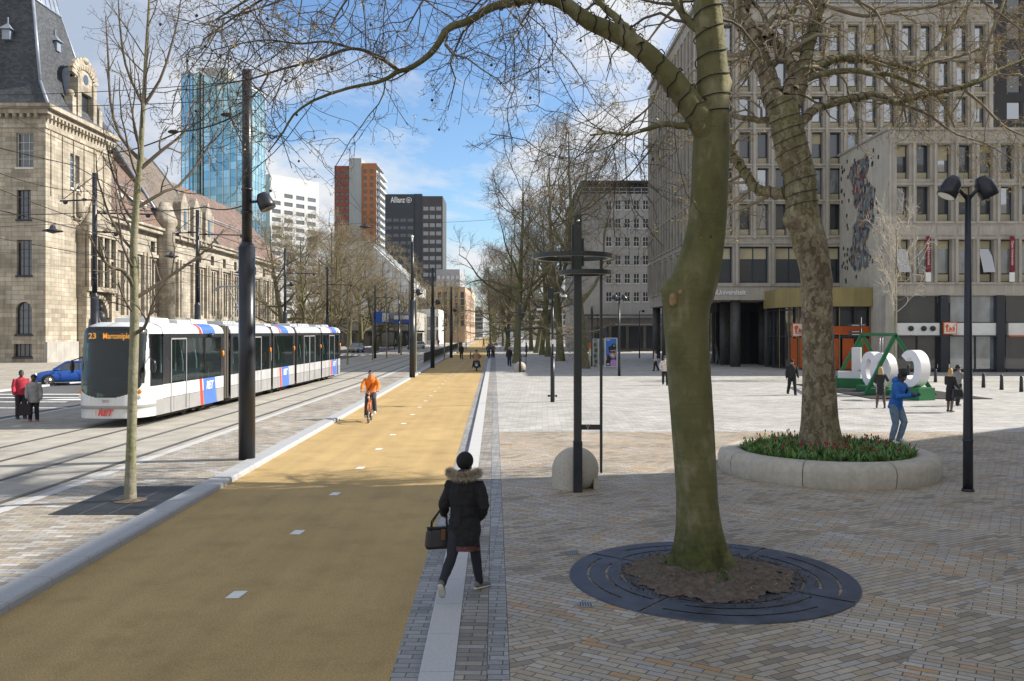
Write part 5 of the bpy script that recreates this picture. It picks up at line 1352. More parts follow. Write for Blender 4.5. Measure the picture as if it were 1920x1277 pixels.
# strings of lights wound round the limbs
def coil(paths, turns_per_m, label, nm='light_cable'):
    mb = MB()
    for q, r, a, b_ in paths:
        q, r = crm([tuple(x) for x in q], r, 200); i0, i1 = int(a * 199), int(b_ * 199); q, r = q[i0:i1], r[i0:i1]
        s = np.concatenate([[0], np.cumsum(np.linalg.norm(np.diff(q, axis=0), axis=1))]); L = s[-1]; n = int(L * turns_per_m * 14)
        pts = []
        for k in range(n):
            sv = L * k / n; j = min(np.searchsorted(s, sv), len(q) - 2); p = q[j]; T = q[j + 1] - q[j]; T /= np.linalg.norm(T) + 1e-9
            u = np.cross(T, (0, 1, .2)); u /= np.linalg.norm(u); w = np.cross(T, u); ang = 2 * np.pi * sv * turns_per_m + math.sin(sv * 3.7) * 1.6
            rr_ = r[j] * 1.06 + .012
            pts.append(p + (u * math.cos(ang) + w * math.sin(ang)) * rr_ + T * .02 * math.sin(k * .5))
        if len(pts) > 3: mb.tube(pts, .008, 5)
    return put(mb.build(nm, M['rubber']), label, 'light string')
tq, tr = np.array(trunk1[0]), np.array(trunk1[1])
coil([(A1P[0], A1R[0], .05, .42), (A1P[1], A1R[1], .15, .8), (tq[12:], tr[12:], .12, .8)], 3.9, 'black light cable wound round the limbs of the mossy tree in the iron grate')
tq2, tr2 = np.array(trunk2[0]), np.array(trunk2[1])
coil([(A2P[i], A2R[i], .08, .75) for i in (0, 1, 2, 5, 7, 8)] + [(tq2[8:], tr2[8:], .1, .95)], 3.4, 'black light cable wound round trunk and limbs of the planter tree')

# saplings
def sapling(name, label, base, trunk, manual, seed, nb=22, blen=(1.6, 3.2), barkm='bark_young', twm='twig', group=None, up=.17, tmin=.36, dens=1.0, light=False, thick=1.0, bud=.012, ang=(38, 62), t1=.97):
    rg = np.random.default_rng(seed); t = thing(name, label, 'tree', base, group=group)
    q, r = crm(*trunk, 24); v, f = rough_trunk([tuple(x) for x in q], r, 50, 12, .035, seed, .35)
    o = from_mesh('trunk', np_mesh('trunk', v, f, M[barkm])); attach(o, t)
    b1, r1 = spawn(q[None], r[None], nb, (tmin, t1), ang, blen, rf=.42, K=9, wig=.1, up=up, rng=rg, rmin=.008 * thick, taper=.3)
    if manual:
        mp_, mr_ = zip(*[crm(p_, r_, 9) for p_, r_ in manual]); b1 = np.concatenate([b1, np.array(mp_)]); r1 = np.concatenate([r1, np.array(mr_)])
    k = 3 if light else 6
    b2, r2 = spawn(b1, r1, k, (.2, 1), (28, 55), (.35, .95), rf=.55, K=6, wig=.18, up=.06, rng=rg, rmin=.005 * thick)
    b3, r3 = spawn(b2, r2, 3 if light else 4, (.2, 1), (30, 60), (.08 * thick, .3 * thick), rf=.7, K=4, wig=.25, up=.03, rng=rg, rmin=.0035 * thick)
    parts = [(*tubes(b1, r1, 6), 0), (*tubes(b2, r2, 4), 0), (*tubes(b3, r3, 3), 0), (*flakes(np.concatenate([b3[:, -1], b3[:, 2]]), bud, rg, 2), 1)]
    v, q_, m_ = merge(parts); o = from_mesh('crown', np_mesh('crown', v, q_, [M[twm], M['bud']], midx=m_)); attach(o, t)
    return t
dS = 16.05
tr_ = pxl([(244, 942, 21), (245, 880, 18), (247, 800, 17.5), (249, 720, 17), (252, 620, 17), (252, 540, 15), (250, 480, 14), (253, 420, 13), (258, 350, 12), (263, 300, 10.5), (266, 240, 9.5), (270, 180, 8), (274, 100, 6.5), (279, 20, 5), (284, -80, 3.5)], dS)
man = [pxl([(252, 545, 9), (236, 510, 8), (205, 500, 6), (182, 470, 5), (165, 440, 3), (140, 410, 2)], dS, 15.2),
    pxl([(253, 560, 9), (300, 530, 7), (345, 500, 6), (385, 470, 4), (420, 430, 2)], dS, 16.8),
    pxl([(252, 625, 8), (270, 615, 7), (280, 590, 5), (290, 560, 4), (310, 530, 2)], dS, 15.6),
    pxl([(252, 590, 5), (232, 560, 4), (222, 530, 3), (240, 600, 1)][:3], dS, 15.5),
    pxl([(262, 318, 8), (300, 285, 7), (330, 262, 5), (345, 250, 3), (360, 200, 2)], dS, 16.6),
    pxl([(256, 390, 8), (310, 358, 6), (335, 348, 5), (375, 300, 4), (410, 240, 2)], dS, 17),
    pxl([(262, 300, 8), (225, 255, 6), (207, 190, 5), (203, 110, 4), (198, 30, 2)], dS, 16.4),
    pxl([(268, 195, 7), (238, 130, 5), (226, 60, 4), (222, 0, 2)], dS, 15.6),
    pxl([(268, 200, 7), (300, 150, 5), (320, 90, 4), (335, 30, 3), (340, -20, 2)], dS, 16.2)]
sapling('young_plane_tree', 'young bare plane tree in the square grate beside the path kerb', G(244, 942), tr_, man, 5, nb=14, blen=(1.2, 2.3), up=.15)
dT = 58
tr2_ = pxl([(1678, 705, 4.5), (1678, 640, 4.2), (1679, 580, 3.8), (1680, 520, 3), (1681, 470, 2.2), (1680, 430, 1.2)], dT)
sapling('young_plane_tree', 'pale bare young tree in front of the shopfront with white fascia', G(1678, 710), tr2_, [], 9, nb=30, blen=(2.6, 4.6), up=.10, tmin=.36, twm='twig_white', bud=.012, ang=(35, 60), thick=3.0)
# small street saplings along the tracks, one built and copied
st0 = sapling('street_sapling', 'slim sapling by the tracks just right of the tram tail', (0, 0, 0), ([(0, 0, 0), (.05, 0, 3), (0, .05, 6), (.05, 0, 9)], [.085, .07, .05, .02]), [], 12, nb=16, blen=(.9, 1.9), light=True, bud=.02, group='street saplings along the tram line')
SAPS = [(651.5, 684, 'slim sapling by the tracks just right of the tram tail'), (698.7, 675.6, 'slim sapling left of the black tram pole between track and road'), (725, 671, 'slim sapling right of the black tram pole between track and road'), (752, 665, 'slim sapling beyond the tracks in front of the blue boards'), (779.6, 699, 'slim pale sapling right against the lamp pole on the path side'), (833, 675.6, 'slim sapling on the path side before the black track railing'), (859, 663, 'slim sapling on the path side halfway along the track railing'), (874, 654, 'slim sapling at the far end of the track railing')]
for i, (px, py, lb) in enumerate(SAPS):
    if i == 0: st0.location = G(px, py); st0['label'] = lb
    else: dup(st0, G(px, py), i * 1.3, lb, .92 + .05 * (i % 4))

# large street trees: four built, then copied
def street_tree(label, seed, hgt, spread, low=.3, group=None, bend=0.4, nb=11, dens=6):
    rg = np.random.default_rng(seed); t = thing('street_tree', label, 'tree', (0, 0, 0), group=group)
    x, y = rg.normal(size=2) * bend
    tp = [(0, 0, -.05), (x * .15, y * .1, hgt * .1), (x * .5, y * .4, hgt * .28), (x, y, hgt * .5), (x * 1.4, y * 1.2, hgt * .72), (x * 1.5, y * 1.3, hgt * .93)]
    q, r = crm(tp, [.44, .35, .3, .21, .11, .035], 26)
    v, f = rough_trunk([tuple(z) for z in q], r, 40, 12, .05, seed, .5)
    l1, r1 = spawn(q[None], r[None], nb, (low, .93), (42, 72), (hgt * .36, hgt * .54), rf=.55, K=10, wig=.19, up=.06, rng=rg, rmin=.05, taper=.22)
    c = (spread / hgt * 2); l1[:, :, :2] = q[0, :2] + (l1[:, :, :2] - q[0, :2]) * np.array([c, c])
    parts = [(v, f, 0), (*tubes(l1, r1, 8), 0)]
    v, q_, m_ = merge(parts); o = from_mesh('trunk', np_mesh('trunk', v, q_, M['bark_far'])); attach(o, t)
    b1, s1 = spawn(l1, r1, 8, (.2, 1), (28, 65), (hgt * .1, hgt * .2), rf=.5, K=7, wig=.22, up=.05, rng=rg, rmin=.025)
    b2, s2 = spawn(b1, s1, 8, (.2, 1), (28, 60), (hgt * .045, hgt * .1), rf=.5, K=5, wig=.25, up=.02, rng=rg, rmin=.014)
    b3, s3 = spawn(b2, s2, dens, (.2, 1), (28, 60), (.3, .8), rf=.6, K=4, wig=.3, rng=rg, rmin=.0075)
    parts = [(*tubes(b1, s1, 5), 0), (*tubes(b2, s2, 3), 0), (*tubes(b3, s3, 3), 0)]
    v, q_, m_ = merge(parts); o = from_mesh('crown', np_mesh('crown', v, q_, [M['twig_far']], midx=m_)); attach(o, t)
    return t
protos = [street_tree('', 21, 20.5, 8.5, .28, bend=1.2, nb=14, dens=7), street_tree('', 22, 22, 8.5, .26, bend=.7, nb=14, dens=7), street_tree('', 23, 17, 7.5, .2, bend=.8, nb=15), street_tree('', 24, 16, 8, .22, bend=1.0, nb=15)]
gR, gL = 'bare street trees in the double row right of the path', 'bare street trees beyond the tram tracks on the left'
trs = []
for px, py, k, s, lb in [(969, 681, 0, 1.0, 'bare street tree next to the small white ball right of the path'), (1096, 691, 1, .98, 'bare street tree whose trunk stands behind the ring lamp column'), (1051, 677, 1, 1.1, 'bare street tree just right of the camera pole'), (1028, 669, 0, .9, 'bare street tree just left of the camera pole'), (1016, 665.6, 1, .9, 'second bare street tree left of the camera pole'), (1007, 662, 3, 1.15, 'third bare street tree left of the camera pole'), (996, 657.5, 0, .9, 'fourth bare street tree left of the camera pole, leaning'), (951.5, 657, 2, 1.1, 'bare street tree left of the small white ball, further along the path'), (944, 650, 1, .85, 'farther bare street tree along the right edge of the path')]:
    trs.append((G(px, py), k, s, gR, lb))
for i, d in enumerate((185, 215, 250, 290, 335)):
    for j, x in enumerate((-3.4 - .006 * d, 2.2 - .004 * d)):
        trs.append((V(x, d, 0), (i + j) % 2, .9 + .05 * (i % 3), gR, 'bare tree far down the double row right of the path'))
for i, (x, d, s) in enumerate([(-26.5, 111, .80), (-31.5, 128, .9), (-25, 121, .85), (-31, 119, 1.0), (-27.5, 131, 1.0), (-31.5, 146, 1.05), (-27.5, 158, 1.02), (-33, 175, 1.1), (-29, 190, 1.05), (-23.5, 150, .85), (-24.5, 205, 1.0)]):
    trs.append((V(x, d, 0), 2 + i % 2, s * 1.2, gL, ['bare tree behind the second tram joint, nearest to the stone wing', 'bare tree behind the pantograph of the tram', 'bare tree with mossy limbs behind the rear half of the tram', 'bare tree whose pale trunk rises above the tram roof', 'bare tree above the tail of the tram', 'bare tree right of the tram tail', 'dark bare tree beyond the silver car', 'bare tree in front of the dark shop block', 'bare tree left of the blue boards', 'bare tree beside the blue boards near the road edge', 'bare tree under the sheeted hall roof'][i]))
for i, (x, d) in enumerate([(-22, 240), (-24, 285), (-26, 330), (-19.5, 226), (-17.5, 250)]): trs.append((V(x, d, 0), 2 + i % 2, 1.0, gL, 'bare tree far down the left side of the avenue'))
used = set()
for i, (loc, k, s, g, lb) in enumerate(trs):
    if k not in used:
        used.add(k); t = protos[k]; t.location = loc; t.scale = (s,) * 3; t['label'] = lb; t['group'] = g
    else: t = dup(protos[k], loc, 2.1 * i + .5, lb, s, g)
# ------------------------------------------------------------------ tram
M['tram_silver'] = mat('tram_silver', (.55, .56, .585), .38, .2, var=.1, vs=1.5, streak=.16)
M['tram_white'] = mat('tram_white', (.66, .67, .69), .35, var=.08, vs=1.5, streak=.14)
M['tram_grey'] = mat('tram_grey', (.30, .30, .305), .45, var=.1, vs=1.5)
M['tram_black'] = mat('tram_black', (.02, .022, .028), .25, var=.1)
M['tram_blue'] = mat('tram_blue', (.07, .17, .60), .4, var=.06)
M['tram_red'] = mat('tram_red', (.70, .06, .05), .4, var=.05)
M['bellows'] = mat('bellows', (.06, .052, .045), .8, var=.2, vs=2)
M['tram_glass'] = glass('tram_glass', (.012, .02, .022), .05, trans=.82, edge=.12)
M['tram_screen'] = glass('tram_windscreen', (.006, .01, .012), .02, trans=.45, edge=.10)
M['led'] = emit('led_amber', (1.0, .30, .02), 5.0)
M['seat_green'] = mat('seat_green', (.03, .12, .11), .7, var=.1)
M['lamp_glass'] = mat('lamp_glass', (.75, .75, .7), .15, var=0)
M['amber'] = mat('amber_lens', (.75, .25, .03), .3, var=0)
rzT = -math.atan2(.35, 30.7)
TR = thing('tram', 'long silver low-floor tram with black window band and red and blue stripes', 'tram', (-13.32, 28.3, 0), rzT)
BASE = world_of(TR)
def tb(mb, name, mats, parent=None, bevel=0):
    """build in tram coordinates: x right, y from the nose backwards"""
    o = bpy.data.objects.new(name, mb.mesh(name, mats)); COL.objects.link(o)
    p = parent or TR
    o.parent = p
    if bevel:
        b = o.modifiers.new('b', 'BEVEL'); b.width = bevel; b.segments = 2; b.limit_method = 'ANGLE'
    return o
HW = 1.2
mods = [(1.7, 7.75), (8.65, 14.55), (14.9, 19.0), (19.45, 25.2), (25.5, 30.9)]
def roof_pts(z0=3.08):
    return [(HW, z0), (HW - .02, 3.2), (HW - .1, 3.33), (HW - .26, 3.43), (HW - .55, 3.47)]
for mi, (y0, y1) in enumerate(mods):
    low = MB()
    for s in (-1, 1):
        x = s * HW
        def side(za, zb, m, ya=y0, yb=y1, xo=0.0):
            low.mi = m; xx = x + s * xo
            pts = [(xx, ya, za), (xx, yb, za), (xx, yb, zb), (xx, ya, zb)]
            low.quad(*(pts if s > 0 else pts[::-1]))
        side(.30, .84, 1); side(.84, 1.32, 0); side(2.93, 3.08, 2)
    low.mi = 1; low.box((0, (y0 + y1) / 2, .36), (2 * HW - .06, y1 - y0, .1))
    tb(low, 'side_panel', [M['tram_white'] if mi == 0 else M['tram_silver'], M['tram_grey'], M['tram_black']])
    rf = MB(); rp = roof_pts(); rp = rp + [(-x, z) for x, z in rp[::-1]]; n = len(rp)
    vs = [(x, y0, z) for x, z in rp] + [(x, y1, z) for x, z in rp]
    rf.add(vs, [(i, i + 1, n + i + 1, n + i)[::-1] for i in range(n - 1)], True)
    rf.add([(x, y0, z) for x, z in rp], [tuple(range(n))], False); rf.add([(x, y1, z) for x, z in rp], [tuple(range(n - 1, -1, -1))], False)
    tb(rf, 'roof', M['tram_white'] if mi % 2 == 0 else M['tram_silver'])
    # window layout along the side
    L = y1 - y0
    if mi == 0: segs = [(.62, 2.05, 'door'), (2.1, 3.95, 'window'), (4.0, 5.75, 'window')]
    elif mi == 4: segs = [(.2, 1.9, 'window'), (1.95, 3.5, 'door'), (3.55, 4.9, 'window')]
    elif mi == 2: segs = [(.3, 2.0, 'window'), (2.05, 3.8, 'window')]
    elif mi == 1: segs = [(.3, 1.6, 'window'), (1.65, 2.95, 'door'), (3.0, 4.3, 'door'), (4.35, 5.6, 'window')]
    else: segs = [(.25, 1.5, 'window'), (1.55, 2.85, 'door'), (2.9, 4.2, 'door'), (4.25, 5.5, 'window')]
    for s in (-1, 1):
        edges = [0] + [e for a, b_, _ in segs for e in (a, b_)] + [L]
        for k in range(0, len(edges), 2):
            a, b_ = edges[k], edges[k + 1]
            if b_ - a > .01: fr = MB(); fr.box((s * (HW - .03), y0 + (a + b_) / 2, 2.125), (.05, b_ - a, 1.61)); tb(fr, 'window_pillar', M['tram_black'])
        for a, b_, kind in segs:
            w = MB(); za = 1.32
            if kind == 'door':
                for yy in (a, b_ - .05): w.box((s * (HW + .012), y0 + yy + .025, 1.62), (.025, .05, 2.6))
                w.box((s * (HW + .012), y0 + (a + b_) / 2, .33), (.025, b_ - a, .05)); w.box((s * (HW + .012), y0 + (a + b_) / 2, 2.9), (.025, b_ - a, .05))
                dr = tb(w, 'door', M['tram_grey'])
                g = MB(); g.box((s * (HW - .01), y0 + (a + b_) / 2, 2.12), (.02, b_ - a - .1, 1.5)); tb(g, 'door_pane', M['tram_glass'], dr)
            else:
                w.box((s * (HW - .012), y0 + (a + b_) / 2, 2.125), (.02, b_ - a, 1.6)); tb(w, 'window', M['tram_glass'])
    for s in (-1, 1):
        yy = y0 + .9
        while yy < y1 - .3: mb = MB(); mb.box((s * (HW + .001), yy, .81), (.006, .014, 1.0)); tb(mb, 'panel_gap', M['tram_black']); yy += 1.45
        mb = MB(); mb.box((s * (HW + .001), (y0 + y1) / 2, .845), (.006, L, .012)); tb(mb, 'panel_gap', M['tram_black'])
    # interior
    it = MB(); it.mi = 0; it.box((0, (y0 + y1) / 2, .44), (2.2, L - .05, .06)); it.mi = 2; it.box((0, (y0 + y1) / 2, 3.0), (2.2, L - .05, .06)); it.mi = 1
    k = 0
    yy = y0 + .9
    while yy < y1 - .6:
        for xx in (-.8, .62):
            it.box((xx, yy, .95), (.75, .45, .12)); it.box((xx, yy + .24, 1.3), (.75, .08, .75))
            it.box((xx, yy, .68), (.6, .3, .45))
        yy += 1.25 if mi != 2 else 1.5
    it.mi = 3
    yy = y0 + .7
    while yy < y1:
        it.tube([(.5, yy, .47), (.5, yy, 2.0), (.35, yy, 2.97)], .025, 6); it.tube([(-.35, yy, .47), (-.35, yy, 2.97)], .025, 6); yy += 1.4
    tb(it, 'interior', [M['tram_grey'], M['seat_green'], M['tram_silver'], M['white']])
    # stripes on the silver band and roof edge
    if mi in (0, 2, 4):
        yb = y1 - (1.75 if mi == 0 else 2.0)
        for s in (1, -1):
            SM = {(w_, m): MB() for w_ in (0, 1) for m in (0, 1)}
            def stripe(ya, yb_, za, zb, m, sl=.0, o=.006):
                st = SM[0, m]; x = s * (HW + o)
                pts = [(x, ya + sl, za), (x, yb_ + sl, za), (x, yb_, zb), (x, ya, zb)]
                st.quad(*(pts if s > 0 else pts[::-1]))
            stripe(yb - .95, yb - .68, .30, 1.32, 0, .16); stripe(yb - .55, yb + .75, .30, 1.32, 1, .16)
            for (xa, za), (xb, zb) in zip(rp[:4], rp[1:5]):
                for ya, yb_, m in ((yb - .95, yb - .7, 0), (yb - .6, yb + .75, 1)):
                    st = SM[1, m]; pts = [(s * (xa + .006), ya, za + .006), (s * (xa + .006), yb_, za + .006), (s * (xb + .006), yb_, zb + .006), (s * (xb + .006), ya, zb + .006)]
                    st.quad(*(pts if s > 0 else pts[::-1]))
            for (w_, m), st in SM.items():
                o = tb(st, 'stripe', M['tram_red'] if m == 0 else M['tram_blue'])
                if (w_, m) == (0, 1): sp_ = o
            if s > 0:
                me = text_mesh('RET', .42, .004, .2, .016); me.materials.clear(); me.materials.append(M['letters'])
                me.transform(Matrix.Translation((HW + .016, yb + .1, .9)) @ Matrix.Rotation(R(90), 4, 'Z') @ Matrix.Rotation(R(90), 4, 'X'))
                o = bpy.data.objects.new('lettering', me); COL.objects.link(o); o.parent = sp_
    # joints, bogies, roof boxes
    if mi < 4:
        ya, yb = y1, mods[mi + 1][0]; bl = MB()
        ns = 6
        for q in range(ns):
            yy0, yy1 = ya + (yb - ya) * q / ns, ya + (yb - ya) * (q + 1) / ns; k = .05 if q % 2 else .0
            bl.box((0, (yy0 + yy1) / 2, 1.87), (2 * HW - .14 - k, (yy1 - yy0) * .98, 3.05))
        tb(bl, 'bellows', M['bellows'])
    bg_ = MB()
    for yy in ([y0 + L * .62] if mi in (0,) else ([y0 + L * .35] if mi == 4 else ([] if mi in (1, 3) else [y0 + L * .5]))):
        for o_ in (-.85, .85):
            for s in (-1, 1): bg_.tube([(s * .78, yy + o_, .3), (s * .66, yy + o_, .3)], .3, 16)
        for s in (-1, 1): bg_.box((s * .9, yy, .34), (.16, 2.4, .2)); bg_.box((s * .95, yy - .5, .3), (.12, .3, .3)); bg_.box((s * .95, yy + .5, .3), (.12, .3, .3))
        bg_.box((0, yy, .35), (1.4, 2.2, .2))
    if bg_.v: tb(bg_, 'bogie', M['bellows'])
    ub = MB(); ub.box((0, (y0 + y1) / 2, .22), (1.7, L - .5, .16)); tb(ub, 'underframe', M['bellows'])
    rb = MB()
    for (a, b_, h, w) in [[(.3, 1.9, .3, 1.3), (2.3, 3.6, .22, 1.6), (3.9, 5.6, .28, 1.4)], [(.3, 2.0, .25, 1.6), (2.6, 4.6, .18, 1.2)], [(.4, 1.4, .16, 1.4)], [(.4, 1.9, .2, 1.5), (2.4, 4.9, .26, 1.4)], [(.4, 1.6, .16, 1.5), (2.0, 3.9, .24, 1.5)]][mi]:
        h *= .62; rb.box((0, y0 + (a + b_) / 2, 3.46 + h / 2), (w, b_ - a, h), 0, (w * .93, (b_ - a) * .95))
        for q in range(4): rb.box((w / 2 - .02, y0 + a + .2 + q * (b_ - a - .3) / 4, 3.46 + h * .5), (.06, .12, h * .5))
    tb(rb, 'roof_equipment', M['tram_white'] if mi in (0, 2) else M['tram_silver'], bevel=.02)
    for s in (1,):
        lb = MB(); lb.ell((HW + .02, y1 - .12, 2.25), (.05, .08, .13), 8, 6); tb(lb, 'marker_lamp', M['amber'])
    if mi in (0,):
        cb_ = MB(); cb_.ell((HW + .08, y1 - 1.7, 3.0), (.14, .12, .1), 10, 6); tb(cb_, 'side_camera', M['tram_black'])
# nose, built as a curved shell
def nose(u, z):
    """u -1..1 across; returns x, y"""
    a = u * math.pi / 2; sgn = 1 if a >= 0 else -1
    x = HW * sgn * abs(math.sin(a)) ** .56; y = 1.7 * (1 - abs(math.cos(a)) ** .66)
    k = max(0, (z - 1.0) / 2.4)
    y += .34 * k ** 1.4 * abs(math.cos(a)) + .04 * (z < .62)
    x *= 1 - .045 * k * k
    if z > 3.08: q = (z - 3.08) / .39; y += .3 * q ** 3 * (1 - abs(u) ** 3); x *= 1 - .40 * q ** 3
    return x, y
zs_ = sorted(set([.30, .45, .60, .62, .70, .72, 3.08] + [round(.72 + i * .0295, 4) for i in range(28)] + [round(1.58 + i * .068, 4) for i in range(23)] + [3.16, 3.24, 3.32, 3.39, 3.44, 3.47]))
NU = 150
shell, scr = MB(), MB(); cabgs = {1: MB(), -1: MB()}
def nv(i, z): u = -1 + 2 * i / NU; x, y = nose(u, z); return (x, y, z)
def is_glass(u, z):
    x, y = nose(u, z); ax = abs(x)
    if z < .9 or z > 3.36: return 0
    if y < .78:  # windscreen, rounded lower edge
        zl = 1.42 - .45 * math.sqrt(max(0, 1 - (x / 1.02) ** 2)); 
        return 1 if (z > zl and ax < 1.06 and z < 3.33) else 0
    if y > .86 and 1.32 < z < 3.08 and y < 1.62: return 2
    return 0
for a, b_ in zip(zs_[:-1], zs_[1:]):
    for i in range(NU):
        zc = (a + b_) / 2; uc = -1 + 2 * (i + .5) / NU; g = is_glass(uc, zc)
        x, y = nose(uc, zc)
        q = [nv(i, a), nv(i + 1, a), nv(i + 1, b_), nv(i, b_)]
        if g == 1: scr.add(q, [(0, 1, 2, 3)], True)
        elif g == 2: cabgs[1 if uc > 0 else -1].add(q, [(0, 1, 2, 3)], True)
        else:
            if .60 <= zc <= .72 and y < 1.2: shell.mi = 1
            elif zc < .84 and y > 1.15 and zc > .3: shell.mi = 1
            elif 2.93 < zc < 3.1 and y > .78: shell.mi = 2
            elif y > .78 and 1.32 < zc < 3.08: shell.mi = 2
            else: shell.mi = 0
            shell.add(q, [(0, 1, 2, 3)], True)
top = [nv(i, 3.47) for i in range(NU + 1)]
shell.mi = 0; shell.add(top, [tuple(range(NU + 1))], False)
def weld(o):
    bm = bmesh.new(); bm.from_mesh(o.data); bmesh.ops.remove_doubles(bm, verts=bm.verts, dist=1e-4); bm.to_mesh(o.data); bm.free()
NO = tb(shell, 'nose', [M['tram_white'], M['tram_grey'], M['tram_black']]); weld(NO)
o = tb(scr, 'windscreen', M['tram_screen'], NO); weld(o); sol = o.modifiers.new('s', 'SOLIDIFY'); sol.thickness = .012
for cabg in cabgs.values(): o = tb(cabg, 'cab_side_window', M['tram_glass'], NO); weld(o)
cb_ = MB(); cb_.box((0, 1.66, 2.05), (2.2, .06, 2.0)); cb_.box((0, 1.0, .5), (1.9, 1.3, .1)); tb(cb_, 'cab_wall', M['tram_black'])
mb = MB(); mb.ell((.12, .72, 1.3), (.95, .45, .30), 18, 10); tb(mb, 'dashboard', M['seat_green'])
mb = MB(); mb.box((.1, 1.35, 1.25), (.5, .14, 1.0)); mb.box((.1, 1.2, .9), (.5, .45, .15)); tb(mb, 'driver_seat', M['tram_black'])
mb = MB(); mb.box((0, .66, 3.02), (1.9, .05, .5)); tb(mb, 'header_board', M['tram_black'])
def front_text(body, size, x, y, z, m, parent, name, shear=0, bold=.0, fit=None):
    me = text_mesh(body, size, .003, shear, bold, 'LEFT'); me.materials.clear(); me.materials.append(m)
    if fit:
        xs = [v.co.x for v in me.vertices]; k = fit / (max(xs) - min(xs))
        for v in me.vertices: v.co.x *= k
    me.transform(Matrix.Translation((x, y, z)) @ Matrix.Rotation(R(90), 4, 'X'))
    o = bpy.data.objects.new(name, me); COL.objects.link(o); o.parent = parent; return o
HB = [c for c in TR.children if c.name.startswith('header_board')][0]
front_text('23', .27, -.86, .6, 2.92, M['led'], HB, 'route_number', 0, .004)
front_text('Marconiplein', .27, -.38, .6, 2.92, M['led'], HB, 'destination', 0, .004, 1.05)
front_text('RET', .27, -.24, -.03, .4, M['tram_red'], NO, 'lettering', .22, .012, .52)
mb = MB(); mb.box((-.3, -.02, .49), (.012, .01, .2)); tb(mb, 'lettering', M['tram_red'], NO)
front_text('2053', .12, -.12, -.012, .83, M['tram_grey'], NO, 'fleet_number', 0, 0)
for s in (-1, 1):
    x = s * .98
    for nm, z, r_, m in (('turn_signal', 1.17, .085, 'amber'), ('headlight', 1.0, .085, 'lamp_glass')):
        mb = MB(); u = s * (2 / math.pi) * math.asin((.97 / HW) ** (1 / .56)); xx, yy = nose(u, z)
        mb.ell((xx, yy + .01, z), (r_, .05, r_), 12, 8); tb(mb, nm, M[m], NO)
mb = MB(); mb.tube([(.05, .06, 1.0), (-.05, .1, 1.32)], .02, 5); mb.tube([(-.25, .12, 1.2), (.2, .12, 1.38)], .012, 5); tb(mb, 'wiper', M['rubber'], NO)
for s in (-1, 1):
    mb = MB(); mb.tube([(s * 1.1, .75, 2.3), (s * 1.34, .55, 2.2)], .02, 5); mb.ell((s * 1.38, .55, 2.0), (.07, .1, .22), 8, 6); tb(mb, 'mirror', M['tram_black'], NO)
mb = MB(); rp = roof_pts(); rp = [(x, z) for x, z in [(HW, .3)] + rp] ; rp = rp + [(-x, z) for x, z in rp[::-1]]; mb.add([(x, 31.0, z) for x, z in rp], [tuple(range(len(rp)))[::-1]], False); tb(mb, 'rear_wall', M['tram_black'])
# pantograph on the second module
mb = MB(); y = 13.1
for s in (-.35, .35): mb.tube([(s, y - .3, 3.6), (s * .8, y + 1.0, 4.35), (s * .9, y - .35, 5.25)], .035, 6)
mb.tube([(-.5, y + 1.0, 4.35), (.5, y + 1.0, 4.35)], .03, 6)
for yy in (-.5, -.2): mb.tube([(-.95, y + yy, 5.1), (-.7, y + yy, 5.3), (.7, y + yy, 5.3), (.95, y + yy, 5.1)], .03, 6)
mb.box((0, y - .2, 3.58), (.9, 1.0, .15)); tb(mb, 'pantograph', M['tram_grey'])
# ------------------------------------------------------------------ round tree grate
t = thing('tree_grate', 'large round dark iron tree grate with curved slots around the mossy plane tree', 'tree grate', (2.55, 11.1, 0))
gc = (2.55, 11.1, 0); RG = 1.8
slots = []
for qd in range(4):
    a0 = qd * math.pi / 2 + R(-38)
    for r_, s0, s1 in ((1.14, .12, 1.25), (1.34, .22, 1.5), (1.56, .1, 1.3)):
        slots.append((r_, a0 + s0, a0 + s1))
mb = MB(); nr, na = 60, 288
rs = np.linspace(.8, RG, nr + 1)
for i in range(nr):
    for k in range(na):
        a0, a1 = 2 * math.pi * k / na, 2 * math.pi * (k + 1) / na; am = (a0 + a1) / 2; rm = (rs[i] + rs[i + 1]) / 2
        hit = any(abs(rm - r_) < .017 and ((am - s0) % (2 * math.pi)) < (s1 - s0) for r_, s0, s1 in slots)
        hit = hit or any(min((am - R(-38) - q * math.pi / 2) % (2 * math.pi), (R(-38) + q * math.pi / 2 - am) % (2 * math.pi)) * rm < .006 for q in range(4))
        z = -.015 if hit else .018
        mb.add([(gc[0] + r * math.cos(a), gc[1] + r * math.sin(a), z) for r, a in ((rs[i], a0), (rs[i + 1], a0), (rs[i + 1], a1), (rs[i], a1))], [(0, 1, 2, 3)], False)
mb.lathe([(RG, .018), (RG + .008, .01), (RG + .008, -.05)], 96, gc); mb.build('grate_plate', M['cast'], t)
mb = MB(); rg_ = np.random.default_rng(2)
def mound(u, v):
    v = v * (1 + .05 * math.sin(23 * u * 6.283 + 2) * math.sin(11 * u * 6.283))
    a = u * 2 * math.pi; r = v * (1.06 + .06 * math.sin(3 * a + 1) + .04 * math.sin(7 * a) + .02 * math.sin(13 * a))
    return (gc[0] - .02 + r * math.cos(a), gc[1] + r * math.sin(a), .03 + .11 * (1 - v ** 1.6) + .022 * math.sin(9 * a + 12 * v) * v * (1 - v) * 3 + rg_.normal() * .008 * (v < .97))
mb.grid(mound, 120, 40); mb.build('soil', M['soil'], t)
v_, q_ = flakes(np.array([(gc[0] + r * math.cos(a), gc[1] + r * math.sin(a), .14 - .1 * r) for r, a in zip(rg_.uniform(.1, 1.0, 260), rg_.uniform(0, 6.28, 260))]), .014, rg_)
